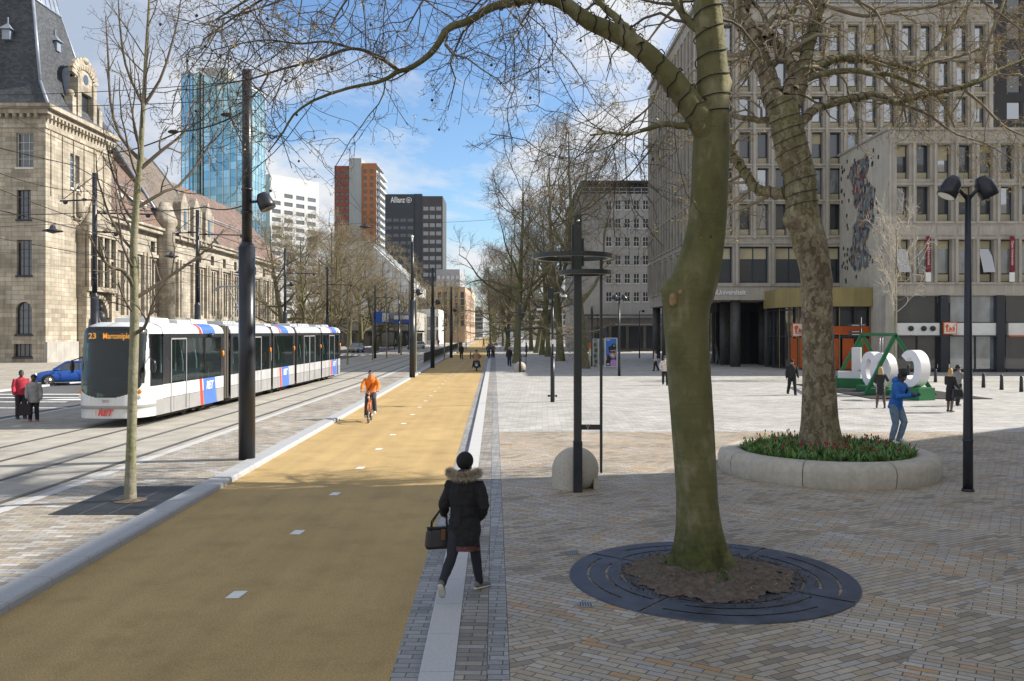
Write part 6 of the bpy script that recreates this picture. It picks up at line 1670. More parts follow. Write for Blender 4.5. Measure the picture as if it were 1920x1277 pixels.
from_mesh('litter', np_mesh('litter', v_, q_, mat('litter', (.4, .36, .28), .9, var=.4, vs=9)), None); o = bpy.data.objects['litter']; attach(o, t); o['kind'] = 'stuff'
v_, q_ = flakes(np.array([(gc[0] + r * math.cos(a), gc[1] + r * math.sin(a), .03) for r, a in zip(1.0 + np.abs(rg_.normal(size=1400)) * .14, rg_.uniform(0, 6.28, 1400))]), .016, rg_)
from_mesh('soil_crumbs', np_mesh('soil_crumbs', v_, q_, M['soil']), None); o = bpy.data.objects['soil_crumbs']; attach(o, t); o['kind'] = 'stuff'
for (x, y) in ((2.05, 11.35), (2.62, 10.62)):
    v_, q_ = flakes(np.tile(np.array([(x, y, .16)]), (26, 1)) + rg_.normal(size=(26, 3)) * (.05, .05, .03), .03, rg_)
    put(from_mesh('weed', np_mesh('weed', v_, q_, mat('weed_green', (.07, .13, .03), .7, var=.3)), None), 'small green weed sprouting from the soil ' + ('left of the mossy trunk' if x < 2.3 else 'in front of the mossy trunk'), 'weed')
for (px, py) in ((1073, 1037), (1098, 1135)):
    p = G(px, py); mb = MB(); mb.box((p.x, p.y, .008), (.17, .17, .012), R(10)); mb.mi = 1
    for i in range(5):
        for j in range(5): mb.disc((p.x + (i - 2) * .03, p.y + (j - 2) * .03, .0165), .009, 8)
    put(mb.build('drain_cover', [M['steel'], M['rubber']]), 'small perforated steel drain cover ' + ('left of the round iron grate' if py < 1100 else 'at the lower left edge of the round iron grate'), 'drain cover')
# square grate of the sapling
t = thing('tree_grate', 'square dark steel tree grate around the young tree beside the path kerb', 'tree grate', (-7.1, 15.9, 0))
mb = MB(); x0, x1, y0, y1 = -7.95, -6.42, 14.85, 17.6
mb.quad((x0, y0, .003), (x1, y0, .003), (x1, y1, .003), (x0, y1, .003)); mb.build('pit', M['rubber'], t)
mb = MB()
k = int((y1 - y0) / .035)
for i in range(k): 
    y = y0 + .02 + i * (y1 - y0 - .03) / k; mb.box(((x0 + x1) / 2, y, .008), (x1 - x0, .017, .012))
for f_ in (0, .33, .66, 1): mb.box((x0 + (x1 - x0) * f_, (y0 + y1) / 2, .0095), (.03, y1 - y0, .014))
mb.box((-7.1, 16.0, .009), (x1 - x0, .05, .014)); mb.build('bars', mat('grate_steel', (.075, .085, .10), .5, .4, var=.2), t)
mb = MB(); mb.disc((-7.09, 16.05, .024), .3, 20); mb.ell((-7.09, 16.05, .0), (.28, .28, .06), 12, 6); mb.build('soil', M['soil'], t)

# ------------------------------------------------------------------ round planter with tulips
t = thing('round_planter', 'low round concrete planter ring with tulips around the old plane tree', 'planter', (7.2, 19.6, 0))
pc = (7.1, 19.55, 0)
mb = MB()
prof = [(2.34, 0), (2.37, .1), (2.38, .30), (2.34, .41), (2.26, .475), (2.14, .50), (1.97, .50), (1.88, .48), (1.85, .40), (1.85, .2)]
for q in range(8): mb.lathe(prof, 24, pc, True, q * math.pi / 4 + .25 + .0035, (q + 1) * math.pi / 4 + .25 - .0035)
mb.build('rim', M['planter'], t)
mb = MB(); mb.lathe([(2.33, .0), (2.36, .1), (2.37, .30), (2.33, .405), (2.25, .467), (2.14, .49), (1.97, .49), (1.88, .47)], 64, pc); mb.build('joint', M['column'], t)
mb = MB(); mb.disc((pc[0], pc[1], .38), 1.86, 48); mb.build('soil', M['soil'], t)
rg_ = np.random.default_rng(4)
M['tulip_leaf'] = mat('tulip_leaf', (.12, .23, .06), .5, var=.4, vs=3); M['tulip_red'] = mat('tulip_red', (.33, .018, .03), .5, var=.35, vs=6)
vs, qs, n0 = [], [], 0; buds = MB()
for i in range(1500):
    r, a = 1.84 * math.sqrt(rg_.random()), rg_.random() * 6.283
    x, y = pc[0] + r * math.cos(a), pc[1] + r * math.sin(a)
    if math.hypot(x - 7.05, y - 19.6) < .48: continue
    hb = .17 + .12 * rg_.random()
    for k in range(4):
        b = rg_.random() * 6.283; tl = rg_.uniform(.05, .18); w_ = rg_.uniform(.016, .03); L = hb * rg_.uniform(.75, 1.25)
        dx, dy = math.cos(b), math.sin(b); nx, ny = -dy * w_, dx * w_
        z0 = .36
        p0, p1, p2 = (x, y, z0), (x + dx * tl * .4, y + dy * tl * .4, z0 + L * .65), (x + dx * tl, y + dy * tl, z0 + L)
        vs += [(p0[0] - nx * .5, p0[1] - ny * .5, z0), (p0[0] + nx * .5, p0[1] + ny * .5, z0), (p1[0] + nx, p1[1] + ny, p1[2]), (p1[0] - nx, p1[1] - ny, p1[2]), (p2[0] + nx * .12, p2[1] + ny * .12, p2[2]), (p2[0] - nx * .12, p2[1] - ny * .12, p2[2])]
        qs += [(n0, n0 + 1, n0 + 2, n0 + 3), (n0 + 3, n0 + 2, n0 + 4, n0 + 5)]; n0 += 6
    if rg_.random() < .10:
        hz = .36 + hb + rg_.uniform(.03, .12); lx, ly = rg_.normal() * .02, rg_.normal() * .02
        buds.mi = 0; buds.tube([(x, y, .4), (x + lx, y + ly, hz)], .004, 4)
        buds.mi = 1; buds.ell((x + lx, y + ly, hz + .03), (.017, .017, .032), 7, 5)
me = np_mesh('tulip_leaves', vs, qs, M['tulip_leaf'], smooth=False)
put(from_mesh('tulip_leaves', me), 'dense green tulip leaves filling the round concrete planter', 'tulip leaves', kind='stuff')
put(buds.build('tulips', [M['tulip_leaf'], M['tulip_red']]), 'scattered closed dark red tulips over the leaves in the round planter', 'tulips', kind='stuff')

# ------------------------------------------------------------------ ring lamp column with granite ball
M['ball'] = mat('ball_granite', (.46, .42, .355), .8, var=.14, vs=28, bmp=.3, bs=70)
def ring(mb, c, ro, w, h, n=72):
    pr = [(ro - w, -h / 2), (ro, -h / 2), (ro, h / 2), (ro - w, h / 2), (ro - w, -h / 2)]
    mb.lathe(pr, n, c, False)
def ring_lamp(label, loc, group=None):
    t = thing('ring_lamp_column', label, 'lamp column', (0, 0, 0), 0, group)
    mb = MB(); mb.box((0, 0, 2.72), (.15, .17, 5.44)); mb.box((-.03, 0, 4.62), (.24, .13, 1.25)) if False else None
    mb.build('post', M['bronze_grey'], t, .006)
    mb = MB(); mb.box((0, -.004, .5), (.175, .19, 1.0)); mb.build('sleeve', M['pole'], t, .006)
    mb = MB(); mb.box((.1, .1, 4.72), (.06, .06, .55)); mb.box((-.095, .04, 4.82), (.04, .1, .9)); mb.build('bracket', M['bronze_grey'], t)
    for z, cx, ro in ((4.63, -.10, .78), (4.31, .15, .51)):
        mb = MB(); ring(mb, (cx, .0, z), ro, .10, .085); r_ = mb.build('ring', M['bronze_grey'], t)
        mb = MB(); mb.lathe([(ro - .085, -.046), (ro - .015, -.046)], 72, (cx, 0, z), False); mb.build('light_strip', M['frame_white'], r_)
    mb = MB(); mb.box((.465, .02, 2.62), (.05, .07, 3.95)); mb.box((.465, .02, .62), (.045, .06, .5)); mb.build('slim_post', M['bronze_grey'], t)
    mb = MB(); mb.box((-.34, .02, 4.46), (.04, .04, .3)); mb.build('hanger', M['bronze_grey'], t)
    mb = MB(); mb.box((.26, .02, 1.27), (.40, .05, .10)); mb.mi = 1; mb.add([(.2 + a * .045, -.008, 1.27 + b_ * .05) for a, b_ in ((-1, .8), (-.4, .8), (0, -.1), (.4, .8), (1, .8), (.25, -.2), (.25, -.9), (-.25, -.9), (-.25, -.2))], [tuple(range(9))], False); mb.build('cross_plate', [M['bronze_grey'], M['steel']], t)
    mb = MB(); mb.tube([(0, -.088, 5.32), (0, -.10, 5.32)], .03, 12); mb.build('bolt', M['steel'], t)
    mb = MB()
    prof = [(.47 * math.sin(a), .34 + .46 * math.cos(a)) for a in [math.pi * i / 22 for i in range(0, 12)]] + [(.47, .2), (.47, 0)]
    mb.lathe([(max(r_, 1e-4), z) for r_, z in prof], 26, (-.01, .56, 0), True, math.pi / 2, 3 * math.pi / 2)
    prof = [(.46 * math.sin(math.pi * i / 24), .36 + .45 * math.cos(math.pi * i / 24)) for i in range(25)]
    mb.lathe([(max(r_, 1e-4), z) for r_, z in prof], 26, (.01, .56, 0), True, -math.pi / 2, math.pi / 2)
    n_ = len(mb.v); mb.add([(.0, .56 + .46 * math.cos(a), .34 + .45 * math.sin(a)) for a in [2 * math.pi * i / 40 for i in range(40)]], [tuple(range(40))], False)
    mb.box((.0, .56, .225), (.012, .92, .45)); mb.box((.40, .5, .1), (.12, .5, .2))
    mb.build('granite_ball', M['ball'], t)
    t.location = loc
    return t
RL = ring_lamp('tall dark ring lamp column with granite ball in the foreground plaza', G(1083, 922), 'ring lamp columns with granite balls')
dup(RL, G(975, 698), 0, 'distant ring lamp column with white ball beside the cycle path')
dup(RL, V(X(1110, 78), 78, 0), 0, 'distant ring lamp column behind the poster stand')

# ------------------------------------------------------------------ lamps and poles
def bell_head(mb, c, sx, r=.2):
    m_ = Matrix.Translation(c) @ Matrix.Rotation(sx * R(28), 4, 'Y')
    mb.M = m_; mb.lathe([(.001, .32), (r * .55, .30), (r * .9, .18), (r, .0), (r * 1.0, -.12), (r * .97, -.12), (.001, -.08)], 18); mb.M = None
def double_lamp(label, loc):
    t = thing('double_lamp', label, 'street lamp', (0, 0, 0), 0, 'double headed plaza lamps')
    mb = MB(); mb.tube([(0, 0, 0), (0, 0, 1.1), (0, 0, 3), (0, 0, 5.85)], [.095, .09, .075, .055], 14); mb.build('post', M['pole'], t)
    for z_, r_ in ((.0, .115), (.98, .10)): mb = MB(); mb.tube([(0, 0, z_), (0, 0, z_ + .05)], r_, 14); mb.build('base_collar', M['pole'], t)
    mb = MB()
    for s in (-1, 1): mb.tube([(0, 0, 5.75), (s * .2, 0, 5.98), (s * .28, 0, 6.0)], .035, 8)
    mb.build('arm', M['pole'], t)
    for s in (-1, 1):
        mb = MB(); bell_head(mb, (s * .38, 0, 5.93), -s, .185); h = mb.build('lamp_head', M['pole'], t)
        mb = MB(); mb.M = Matrix.Translation((s * .38, 0, 5.93)) @ Matrix.Rotation(-s * R(28), 4, 'Y'); mb.disc((0, 0, -.122), .16, 18, 'z', True); mb.M = None; mb.build('lens', M['lamp_glass'], h)
    t.location = loc; return t
dl = double_lamp('tall black double headed lamp standing alone at the right edge of the plaza', G(1815, 921))
dup(dl, G(1161, 705), 0, 'slim double headed lamp beside the poster stand', (1, 1, .93))
t = thing('street_lamp', 'single headed dark lamp post in front of the grey block canopy', 'street lamp', G(1199, 671.6))
mb = MB(); p = G(1199, 671.6); mb.tube([(p.x, p.y, 0), (p.x, p.y, 3), (p.x, p.y, 5.6)], [.08, .065, .045], 10); mb.build('post', M['pole'], t)
mb = MB(); mb.tube([(p.x, p.y, 5.6), (p.x + .35, p.y, 5.65)], .03, 6); mb.ell((p.x + .45, p.y, 5.6), (.2, .2, .16), 10, 6); mb.build('lamp_head', M['pole'], t)
# camera pole
p = G(1036, 754); t = thing('camera_pole', 'dark surveillance pole with dome cameras in the middle of the sunlit plaza', 'camera pole', p)
mb = MB(); mb.tube([(p.x, p.y, 0), (p.x, p.y, 2.08)], .095, 14); mb.tube([(p.x, p.y, 2.08), (p.x, p.y, 4.6)], .05, 12); mb.tube([(p.x, p.y, 2.0), (p.x, p.y, 2.1)], .1, 14); mb.build('post', M['pole'], t)
mb = MB(); mb.box((p.x - .09, p.y, 4.85), (.28, .2, .5)); mb.build('control_box', M['black'], t, .02)
mb = MB(); mb.box((p.x + .04, p.y - .1, 2.7), (.14, .02, .2)); mb.mi = 0; mb.build('notice', M['white'], t)
mb = MB(); mb.tube([(p.x - .15, p.y, .28), (p.x + .15, p.y, .28)], .035, 8); mb.ell((p.x - .17, p.y, .28), .055, 8, 6); mb.ell((p.x + .17, p.y, .28), .055, 8, 6); mb.build('lock_hasp', M['black'], t)
for s, z0, z1, xo in ((1, 4.95, 4.85, .48), (-1, 4.35, 4.25, .55)):
    mb = MB(); mb.tube([(p.x, p.y, z0), (p.x + s * xo, p.y, z0 + .02), (p.x + s * (xo + .03), p.y, z0 - .08)], .025, 6); a_ = mb.build('arm', M['pole'], t)
    mb = MB(); mb.ell((p.x + s * (xo + .03), p.y, z1 - .14), (.12, .12, .16), 12, 8); mb.build('dome_camera', M['frame_dark'], a_)
    mb = MB(); mb.lathe([(.13, 0), (.135, -.05), (.12, -.09)], 14, (p.x + s * (xo + .03), p.y, z1 - .06)); mb.build('camera_collar', M['frame_white'], a_)

# tram and lamp poles along the avenue
def tram_pole(label, base, hgt, r, hlow=5.36, lamp=None, group=None, bracket=None, nm='tram_pole'):
    t = thing(nm, label, 'pole', base, 0, group); x, y = base[0], base[1]
    mb = MB(); mb.tube([(x, y, 0), (x, y, hlow - .12)], [r, r], 20); mb.tube([(x, y, hlow - .12), (x, y, hlow)], [r, r * .62], 20, False); mb.build('lower_shaft', M['pole'], t)
    mb = MB(); mb.tube([(x, y, hlow - .02), (x, y, hgt)], [r * .62, r * .58], 16); mb.build('upper_shaft', M['pole'], t)
    mb = MB(); mb.tube([(x, y, hgt * .69), (x, y, hgt * .69 + .05)], r * .7, 14); mb.tube([(x, y, hlow + .7), (x, y, hlow + .76)], r * .7, 14); mb.build('collar', M['black'], t)
    if lamp:
        s, z, L = lamp
        mb = MB(); mb.tube([(x, y, z), (x + s * L, y, z + .02)], .035, 8); a_ = mb.build('lamp_arm', M['pole'], t)
        mb = MB(); bell_head(mb, (x + s * (L + .18), y, z - .06), -s * .9, .2); mb.build('lamp_head', M['pole'], a_)
    if bracket:
        for s, z, L in bracket:
            mb = MB(); mb.tube([(x, y, z), (x + s * L, y, z - .05)], .03, 6); mb.tube([(x, y, z + .9), (x + s * L * .9, y, z + .02)], .015, 5); mb.ell((x + s * .4, y, z), (.12, .06, .06), 8, 5); mb.ell((x + s * (L - .2), y, z - .1), (.1, .05, .08), 8, 5); mb.build('catenary_arm', M['pole'], t)
    return t
gP = 'dark poles along the path side of the tram line'
RP = [(463, 861, 9.62, .2, 'thick dark steel pole in the left foreground beside the path kerb', (1, 6.35, .3)), (773, 708, 9.3, .2, 'dark lamp pole with a white tip, right of the cyclist', (1, 5.85, .3)), (811, 690, 8.7, .19, 'dark pole at the near end of the black track railing', (1, 5.7, .3))]
for px, py, h, r, lb, lamp in RP: tram_pole(lb, G(px, py), h, r, 5.36, lamp, gP)
p = G(773, 708); mb = MB(); mb.tube([(p.x, p.y, 9.3), (p.x, p.y, 9.6)], .05, 8); mb.ell((p.x, p.y, 9.68), .1, 10, 7); put(mb.build('dome_sensor', M['white']), 'small white dome on top of the dark lamp pole', 'sensor')
base_p = tram_pole('', G(846, 671), 8.6, .19, 5.3, (1, 5.7, .3), gP)
far_l = ['dark pole beside the far part of the track railing', 'dark pole beyond the track railing', 'second dark pole beyond the track railing', 'distant dark pole near the vanishing point of the path', 'distant dark pole near the vanishing point of the path', 'distant dark pole near the vanishing point of the path']
bx = V(X(846, 104), 104, 0)
for i, d in enumerate((104, 128, 152, 180, 215, 260)):
    x = XL(d) - .75
    if i == 0: base_p['label'] = far_l[0]
    else:
        c = dup(base_p, (base_p.location.x + (x - G(846, 671).x), base_p.location.y + d - G(846, 671).y, 0), 0, far_l[i])
gQ = 'dark catenary poles between tram tracks and road'
LPs = [(32.4, 9.1, 'dark catenary pole behind the front of the tram', [(-1, 8.1, 1.3), (1, 7.6, 2.2), (1, 6.9, 1.0)]), (43, 9.2, 'dark catenary pole behind the second tram section', [(-1, 8.1, 1.2), (1, 8.0, 2.4)]), (59.6, 8.9, 'dark catenary pole behind the tram joint right of the near pole', [(1, 7.2, 2.2)]), (74, 8.7, 'dark catenary pole rising above the tail of the tram', [(1, 7.2, 2.2)]), (102, 8.6, 'dark catenary pole by the road right of the tram tail', [(1, 7.2, 2.2)]), (126, 8.6, 'dark catenary pole by the road before the blue boards', None), (150, 8.6, 'dark catenary pole by the road right of the blue boards', None), (185, 8.6, 'distant dark catenary pole by the road', None), (225, 8.6, 'distant dark catenary pole by the road', None)]
for d, h, lb, br in LPs: tram_pole(lb, V(-15.65 + TX(d) * .55, d, 0), h, .15, 4.6, None, gQ, br)

# ------------------------------------------------------------------ overhead wires
def wire(label, pts, r=.012, sag=0.0, nm='overhead_wire', ins=()):
    t_ = MB(); out = []
    for a, b_ in zip(pts[:-1], pts[1:]):
        a, b_ = Vector(a), Vector(b_)
        for k in range(13 if sag else 2):
            n = 12 if sag else 1; f = k / n; q = a.lerp(b_, f); q.z -= sag * 4 * f * (1 - f); out.append(q)
    t_.tube(out, r, 5)
    for q in ins: t_.ell(q, (.16, .06, .06), 8, 5)
    return put(t_.build(nm, M['rubber']), label, 'overhead wire')
for x, nm in ((-10.14, 'path side'), (-13.17, 'road side')):
    ys = [-6, 20, 43, 60, 78, 102, 128, 155, 185, 225]
    wire('thin contact wire hanging over the %s track' % nm, [(x + TX(y), y, 5.55) for y in ys], .012)
    wire('thin carrier wire sagging above the contact wire of the %s track' % nm, [(x + TX(y), y, 7.0) for y in ys], .011, .55)
a = P(463, 205, 21.4)
wire('thick span wire with insulators from the near pole down towards the stone tower', [a, P(335, 247, 23), P(205, 287, 32.2)], .022, .12, ins=[P(325, 247, 23.3), P(425, 215, 21.9), P(208, 284, 31)])
wire('span wire from the near pole across the top of the tram to the road side', [P(460, 384, 21.4), P(385, 388, 25), P(240, 392, 33), P(-40, 402, 40)], .018, .1, ins=[P(290, 392, 30)])
wire('upper thin span wire crossing the sky left of the near pole', [P(457, 152, 21.4), P(-60, 178, 30)], .011, .1)
wire('lower thin span wire crossing the sky left of the near pole', [P(457, 186, 21.4), P(-60, 197, 30)], .011, .1)
wire('long wire slanting from the near pole to the brick tower', [P(468, 150, 21.4), P(640, 335, 60), P(700, 420, 75)], .012, .2)
wire('second long wire slanting from the near pole down beside the first', [P(468, 175, 21.4), P(600, 330, 60), P(775, 470, 60)], .012, .2)
wire('wire from the stone tower corner down over the tram', [P(20, 215, 60), P(180, 290, 32.4)], .015, .1)
wire('wire from the left edge of the picture to the pole behind the tram front', [P(-40, 310, 26), P(180, 360, 32.4), P(375, 400, 43)], .012, .2)
for i, (x, y, z) in enumerate([(-20.2, 38, 7.6), (-20.5, 52, 7.7), (-20.8, 66, 7.7), (-21, 82, 7.6), (-22.5, 61, 9.4)]):
    lb = ['pendant lamp hanging over the road left of the stone oriel', 'pendant lamp hanging over the road right of the young tree', 'pendant lamp hanging over the road near the stair turret', 'pendant lamp hanging over the road farthest along', 'pendant lamp hanging high over the road'][i]
    if i == 4: x, y, z = *P(685, 425, 60)[:2], P(685, 425, 60).z
    t = thing('pendant_lamp', lb, 'street lamp', (x, y, z), 0, 'pendant lamps over the road')
    mb = MB(); mb.lathe([(.02, .26), (.1, .22), (.14, .08), (.42, 0), (.42, -.04), (.2, -.08), (.001, -.14)], 18, (x, y, z)); mb.build('shade', M['frame_dark'], t)
    wire('span wire ' + lb.replace('pendant lamp hanging', 'that carries the lamp hanging'), [(-15.6 if i < 4 else x + 9, y, z + .5), (x, y, z + .28), (-44 if i < 4 else x - 12, y + 14, z + 1.6)], .011, .12)

# ------------------------------------------------------------------ railing, boards, bollards
t = thing('track_railing', 'long black bar railing between the tram track and the path', 'railing', (-8.7, 100, 0))
d = 84.0
def rx(d): return -8.55 - .0205 * (d - 84)
while d < 185:
    mb = MB(); mb.bar((rx(d), d, 0), (rx(d), d, 1.05), .07); mb.build('rail_post', M['black'], t); d += 2.4
mb = MB(); mb.bar((rx(84), 84, 1.05), (rx(185), 185, 1.05), .07); mb.bar((rx(84), 84, .2), (rx(185), 185, .2), .05); mb.build('rail', M['black'], t)
mb = MB(); d = 84.0
while d < 185: mb.bar((rx(d), d, .2), (rx(d), d, 1.04), .025); d += .22
o = mb.build('rail_bar', M['black'], t); o['kind'] = 'stuff'
for i, (x0, x1, y0, y1) in enumerate([(700, 731, 584, 606), (737, 768, 590, 606)]):
    d = 148; a, b_ = X(x0, d), X(x1, d); z0, z1 = ZZ(y1, d), ZZ(y0, d)
    t = thing('hoarding_board', ['larger blue and white hoarding board above the shops, left one', 'lower blue and white hoarding board above the shops, right one'][i], 'board', ((a + b_) / 2, d, 0))
    mb = MB(); mb.box(((a + b_) / 2, d, (z0 + z1) / 2), (b_ - a, .2, z1 - z0)); mb.build('panel', mat('board_blue', (.03, .12, .5), .6, var=.1), t)
    mb = MB(); mb.box((a + (b_ - a) * (.74 if i == 0 else .5), d - .12, (z0 + z1) / 2 + (0 if i == 0 else .25)), ((b_ - a) * (.38 if i == 0 else .9), .05, (z1 - z0) * (.75 if i == 0 else .45))); mb.build('poster', M['lamp_glass'], t)
    mb = MB()
    for x in (a + .2, b_ - .2): mb.bar((x, d + .15, 0), (x, d + .15, z1), .14)
    mb.build('support', M['frame_dark'], t)
def bollard(): 
    t = thing('bollard', '', 'bollard', (0, 0, 0), 0, 'dark bollards in front of the shops')
    mb = MB(); mb.tube([(0, 0, 0), (0, 0, .78), (0, 0, .83)], [.105, .075, .06], 14); mb.build('post', M['pole'], t)
    mb = MB(); mb.tube([(0, 0, .66), (0, 0, .69)], .084, 14); mb.build('band', M['black'], t); return t
b0 = bollard()
for i, (px, py, lb) in enumerate([(1844, 727, 'dark bollard nearest to the right of the double headed lamp'), (1878, 731, 'dark bollard second from the right edge of the picture'), (1915, 735, 'dark bollard at the right edge of the picture'), (1754, 717, 'dark bollard between the white letter C and the two women'), (1703, 706, 'dark bollard half hidden behind the white letter C')]):
    if i == 0: b0.location = G(px, py); b0['label'] = lb
    else: dup(b0, G(px, py), 0, lb)

# ------------------------------------------------------------------ white letters, swing, mat
M['letter_white'] = mat('letter_white', (.74, .73, .76), .4, var=.03)
def letter(ch, label, loc, h=1.75, th=.55, rz=0.0, plinth=.62):
    t = thing('giant_letter', label, 'letter sculpture', (0, 0, 0), 0, 'giant white letters on the plaza')
    mb = MB(); y0 = plinth; w = 1.36
    def ringseg(a0, a1, n=44):
        ro, ri = (w / 2, h / 2), (w / 2 - .42, h / 2 - .36)
        for i in range(n):
            b0_, b1_ = a0 + (a1 - a0) * i / n, a0 + (a1 - a0) * (i + 1) / n
            po0, po1 = (ro[0] * math.cos(b0_), ro[1] * math.sin(b0_)), (ro[0] * math.cos(b1_), ro[1] * math.sin(b1_))
            pi0, pi1 = (ri[0] * math.cos(b0_), ri[1] * math.sin(b0_)), (ri[0] * math.cos(b1_), ri[1] * math.sin(b1_))
            zc = y0 + h / 2
            f = lambda p, y: (p[0], y, zc + p[1])
            for y, fl in ((-th / 2, 0), (th / 2, 1)):
                q = [f(pi0, y), f(po0, y), f(po1, y), f(pi1, y)]; mb.quad(*(q if not fl else q[::-1]))
            mb.add([f(po0, -th / 2), f(po0, th / 2), f(po1, th / 2), f(po1, -th / 2)], [(0, 1, 2, 3)], True)
            mb.add([f(pi1, -th / 2), f(pi1, th / 2), f(pi0, th / 2), f(pi0, -th / 2)], [(0, 1, 2, 3)], True)
        if a1 - a0 < 6.2:
            for b_ in (a0, a1):
                po, pi_ = (ro[0] * math.cos(b_), ro[1] * math.sin(b_)), (ri[0] * math.cos(b_), ri[1] * math.sin(b_))
                q = [(pi_[0], -th / 2, zc + pi_[1]), (po[0], -th / 2, zc + po[1]), (po[0], th / 2, zc + po[1]), (pi_[0], th / 2, zc + pi_[1])]; mb.quad(*q)
    if ch == 'O': ringseg(0, 2 * math.pi)
    elif ch == 'C': ringseg(R(-138), R(138))       # seen from behind: the gap points left
    else:
        mb.box((.28, 0, y0 + h / 2), (.48, th, h)); mb.box((-.32, 0, y0 + .19), (.74, th, .38))
    if ch == 'C':
        pass
    mb.build('letter_body', M['letter_white'], t, .012 if ch == 'L' else 0)
    mb = MB(); mb.box((0, 0, y0 / 2), (1.5, .95, y0)); mb.build('plinth', M['green'], t, .01)
    t.location = loc; t.rotation_euler = (0, 0, rz); return t
letter('C', 'white letter C facing away on a green plinth behind the man in the blue jacket', (18.72, 40.2, 0), 1.72, .55, R(-70), .58)
letter('O', 'white letter O behind the blonde woman', (18.55, 43.1, 0), 1.8, .5, R(-70), .3)
letter('O', 'white letter O partly hidden behind the other O, beside the left swing leg', (19.05, 45.6, 0), 1.8, .5, R(-75), .3)
letter('L', 'white mirrored letter L on a green plinth beside the plane tree trunk', (19.0, 48.4, 0), 1.72, .5, R(-25), .55)
t = thing('swing_frame', 'green steel swing frame with two A-shaped ends over the white letters', 'swing frame', (19.8, 46, 0))
def leg(a, b_): mb = MB(); mb.bar(a, b_, .16, .16); mb.build('leg', M['green'], t, .008)
ap1, ap2 = V(20.25, 50, 3.0), V(18.85, 42.5, 3.0)
leg(V(18.55, 50, 0), ap1); leg(V(21.9, 50, 0), ap1); leg(V(17.35, 42.5, 0), ap2); leg(V(20.8, 42.5, 0), ap2)
mb = MB(); mb.bar(ap1, ap2, .16); mb.build('crossbar', M['green'], t)
q = ap1.lerp(ap2, .62)
for s in (-.35, .35):
    mb = MB(); mb.tube([(q.x + s * .18, q.y + s * .9, 2.95), (q.x + s * .18, q.y + s * .9, .72)], .015, 5); mb.build('chain', M['steel'], t)
mb = MB(); mb.box((q.x, q.y, .66), (.35, .95, .06), R(10)); mb.build('seat', M['black'], t)
mb = MB(); mb.box((19.6, 46, .02), (5.6, 11.5, .03)); put(mb.build('play_mat', M['rubber']), 'flat black rubber mat under the white letters and swing', 'mat')
p = V(X(1614, 60), 60, 0); t = thing('signpost', 'dark finger signpost with arrow arms above the green swing frame', 'signpost', p)
mb = MB(); mb.tube([(p.x, p.y, 0), (p.x, p.y, 4.15)], .06, 10); mb.build('post', M['frame_dark'], t)
for z, s, L in ((3.6, -1, .75), (3.62, 1, .22), (3.15, -1, .75), (2.95, -1, .75)):
    mb = MB(); mb.prism([(p.x, p.y - .04), (p.x + s * L, p.y - .04), (p.x + s * (L + .12), p.y), (p.x + s * L, p.y + .04), (p.x, p.y + .04)], z - .08, z + .08); a_ = mb.build('direction_arm', M['frame_dark'], t)
    mb = MB(); mb.box((p.x + s * L * .5, p.y - .045, z), (L * .7, .004, .03)); mb.build('arm_text', M['letters'], a_)
mb = MB(); mb.box((X(1613, 55), 55, 2.1), (.35, .04, .95)); put(mb.build('banner', M['green']), 'small upright green banner left of the swing frame top', 'banner')
# red banners on the shop wing
for i, px in enumerate((1741, 1898)):
    d = 66.55; x = X(px, d); z0, z1 = ZZ(528, d), ZZ(444, d)
    t = thing('hanging_banner', ['dark red banner on the shop wing left of the double headed lamp', 'dark red banner on the shop wing at the right edge of the picture'][i], 'banner', (x, d, z0), 0, 'dark red university banners')
    mb = MB(); mb.box((x, d, (z0 + z1) / 2 + .4), (.36, .06, z1 - z0 - .8)); mb.build('cloth', mat('banner_red', (.19, .012, .025), .7, var=.1), t)
    mb = MB(); mb.box((x - .02, d, z0 + .35), (.40, .06, .72)); mb.build('white_hem', M['white'], t)
    mb = MB(); mb.bar((x, d + .4, z1 + .02), (x, d - .1, z1 + .02), .06); mb.build('bracket', M['frame_dark'], t)
    lettering('lettering', 'Open Universiteit', .26, (x - .075, d - .034, z1 - .3), M['letters'], t, depth=.003, vertical=True, align='LEFT')
# ------------------------------------------------------------------ poster stand
d = 75.6; t = thing('poster_stand', 'poster stand with a large photo panel of a smiling figure in sunglasses', 'poster stand', (X(1145, d), d, 0))
a, b_ = X(1135.5, d), X(1156, d); z0, z1 = .12, ZZ(633.5, d)
mb = MB()
for x in (a - .03, b_ + .03): mb.box((x, d, z1 / 2), (.09, .1, z1))
mb.box(((a + b_) / 2, d, z1 - .03), (b_ - a, .09, .07)); mb.box(((a + b_) / 2, d, z0), (b_ - a, .09, .07)); mb.build('frame', M['frame_white'], t)
W, Hh = b_ - a, z1 - z0
def pm(n, c): return mat('poster_' + n, c, .55, var=.04)
mb = MB(); mb.box(((a + b_) / 2, d, (z0 + z1) / 2), (W, .04, Hh)); L_ = [0]
def blob(pts, m):
    L_[0] += 1; mb.mi = m; yy = d - .021 - .002 * L_[0]
    mb.add([(a + u * W, yy, z0 + v * Hh) for u, v in pts], [tuple(range(len(pts)))], False)
def oval(cx, cy, rx, ry, m, n=20): blob([(cx + rx * math.cos(6.283 * i / n), cy + ry * math.sin(6.283 * i / n)) for i in range(n)], m)
blob([(0, .02), (.42, .02), (.5, .3), (.2, .42), (0, .36)], 1); blob([(.02, .2), (.12, .24), (.12, .4), (.02, .38)], 4)
oval(.73, .12, .30, .14, 3); blob([(.43, .03), (.99, .03), (.99, .14), (.43, .12)], 3)
blob([(.5, .24), (.98, .24), (.98, .3), (.55, .33)], 1); blob([(.58, .28), (.82, .28), (.85, .42), (.6, .42)], 4)
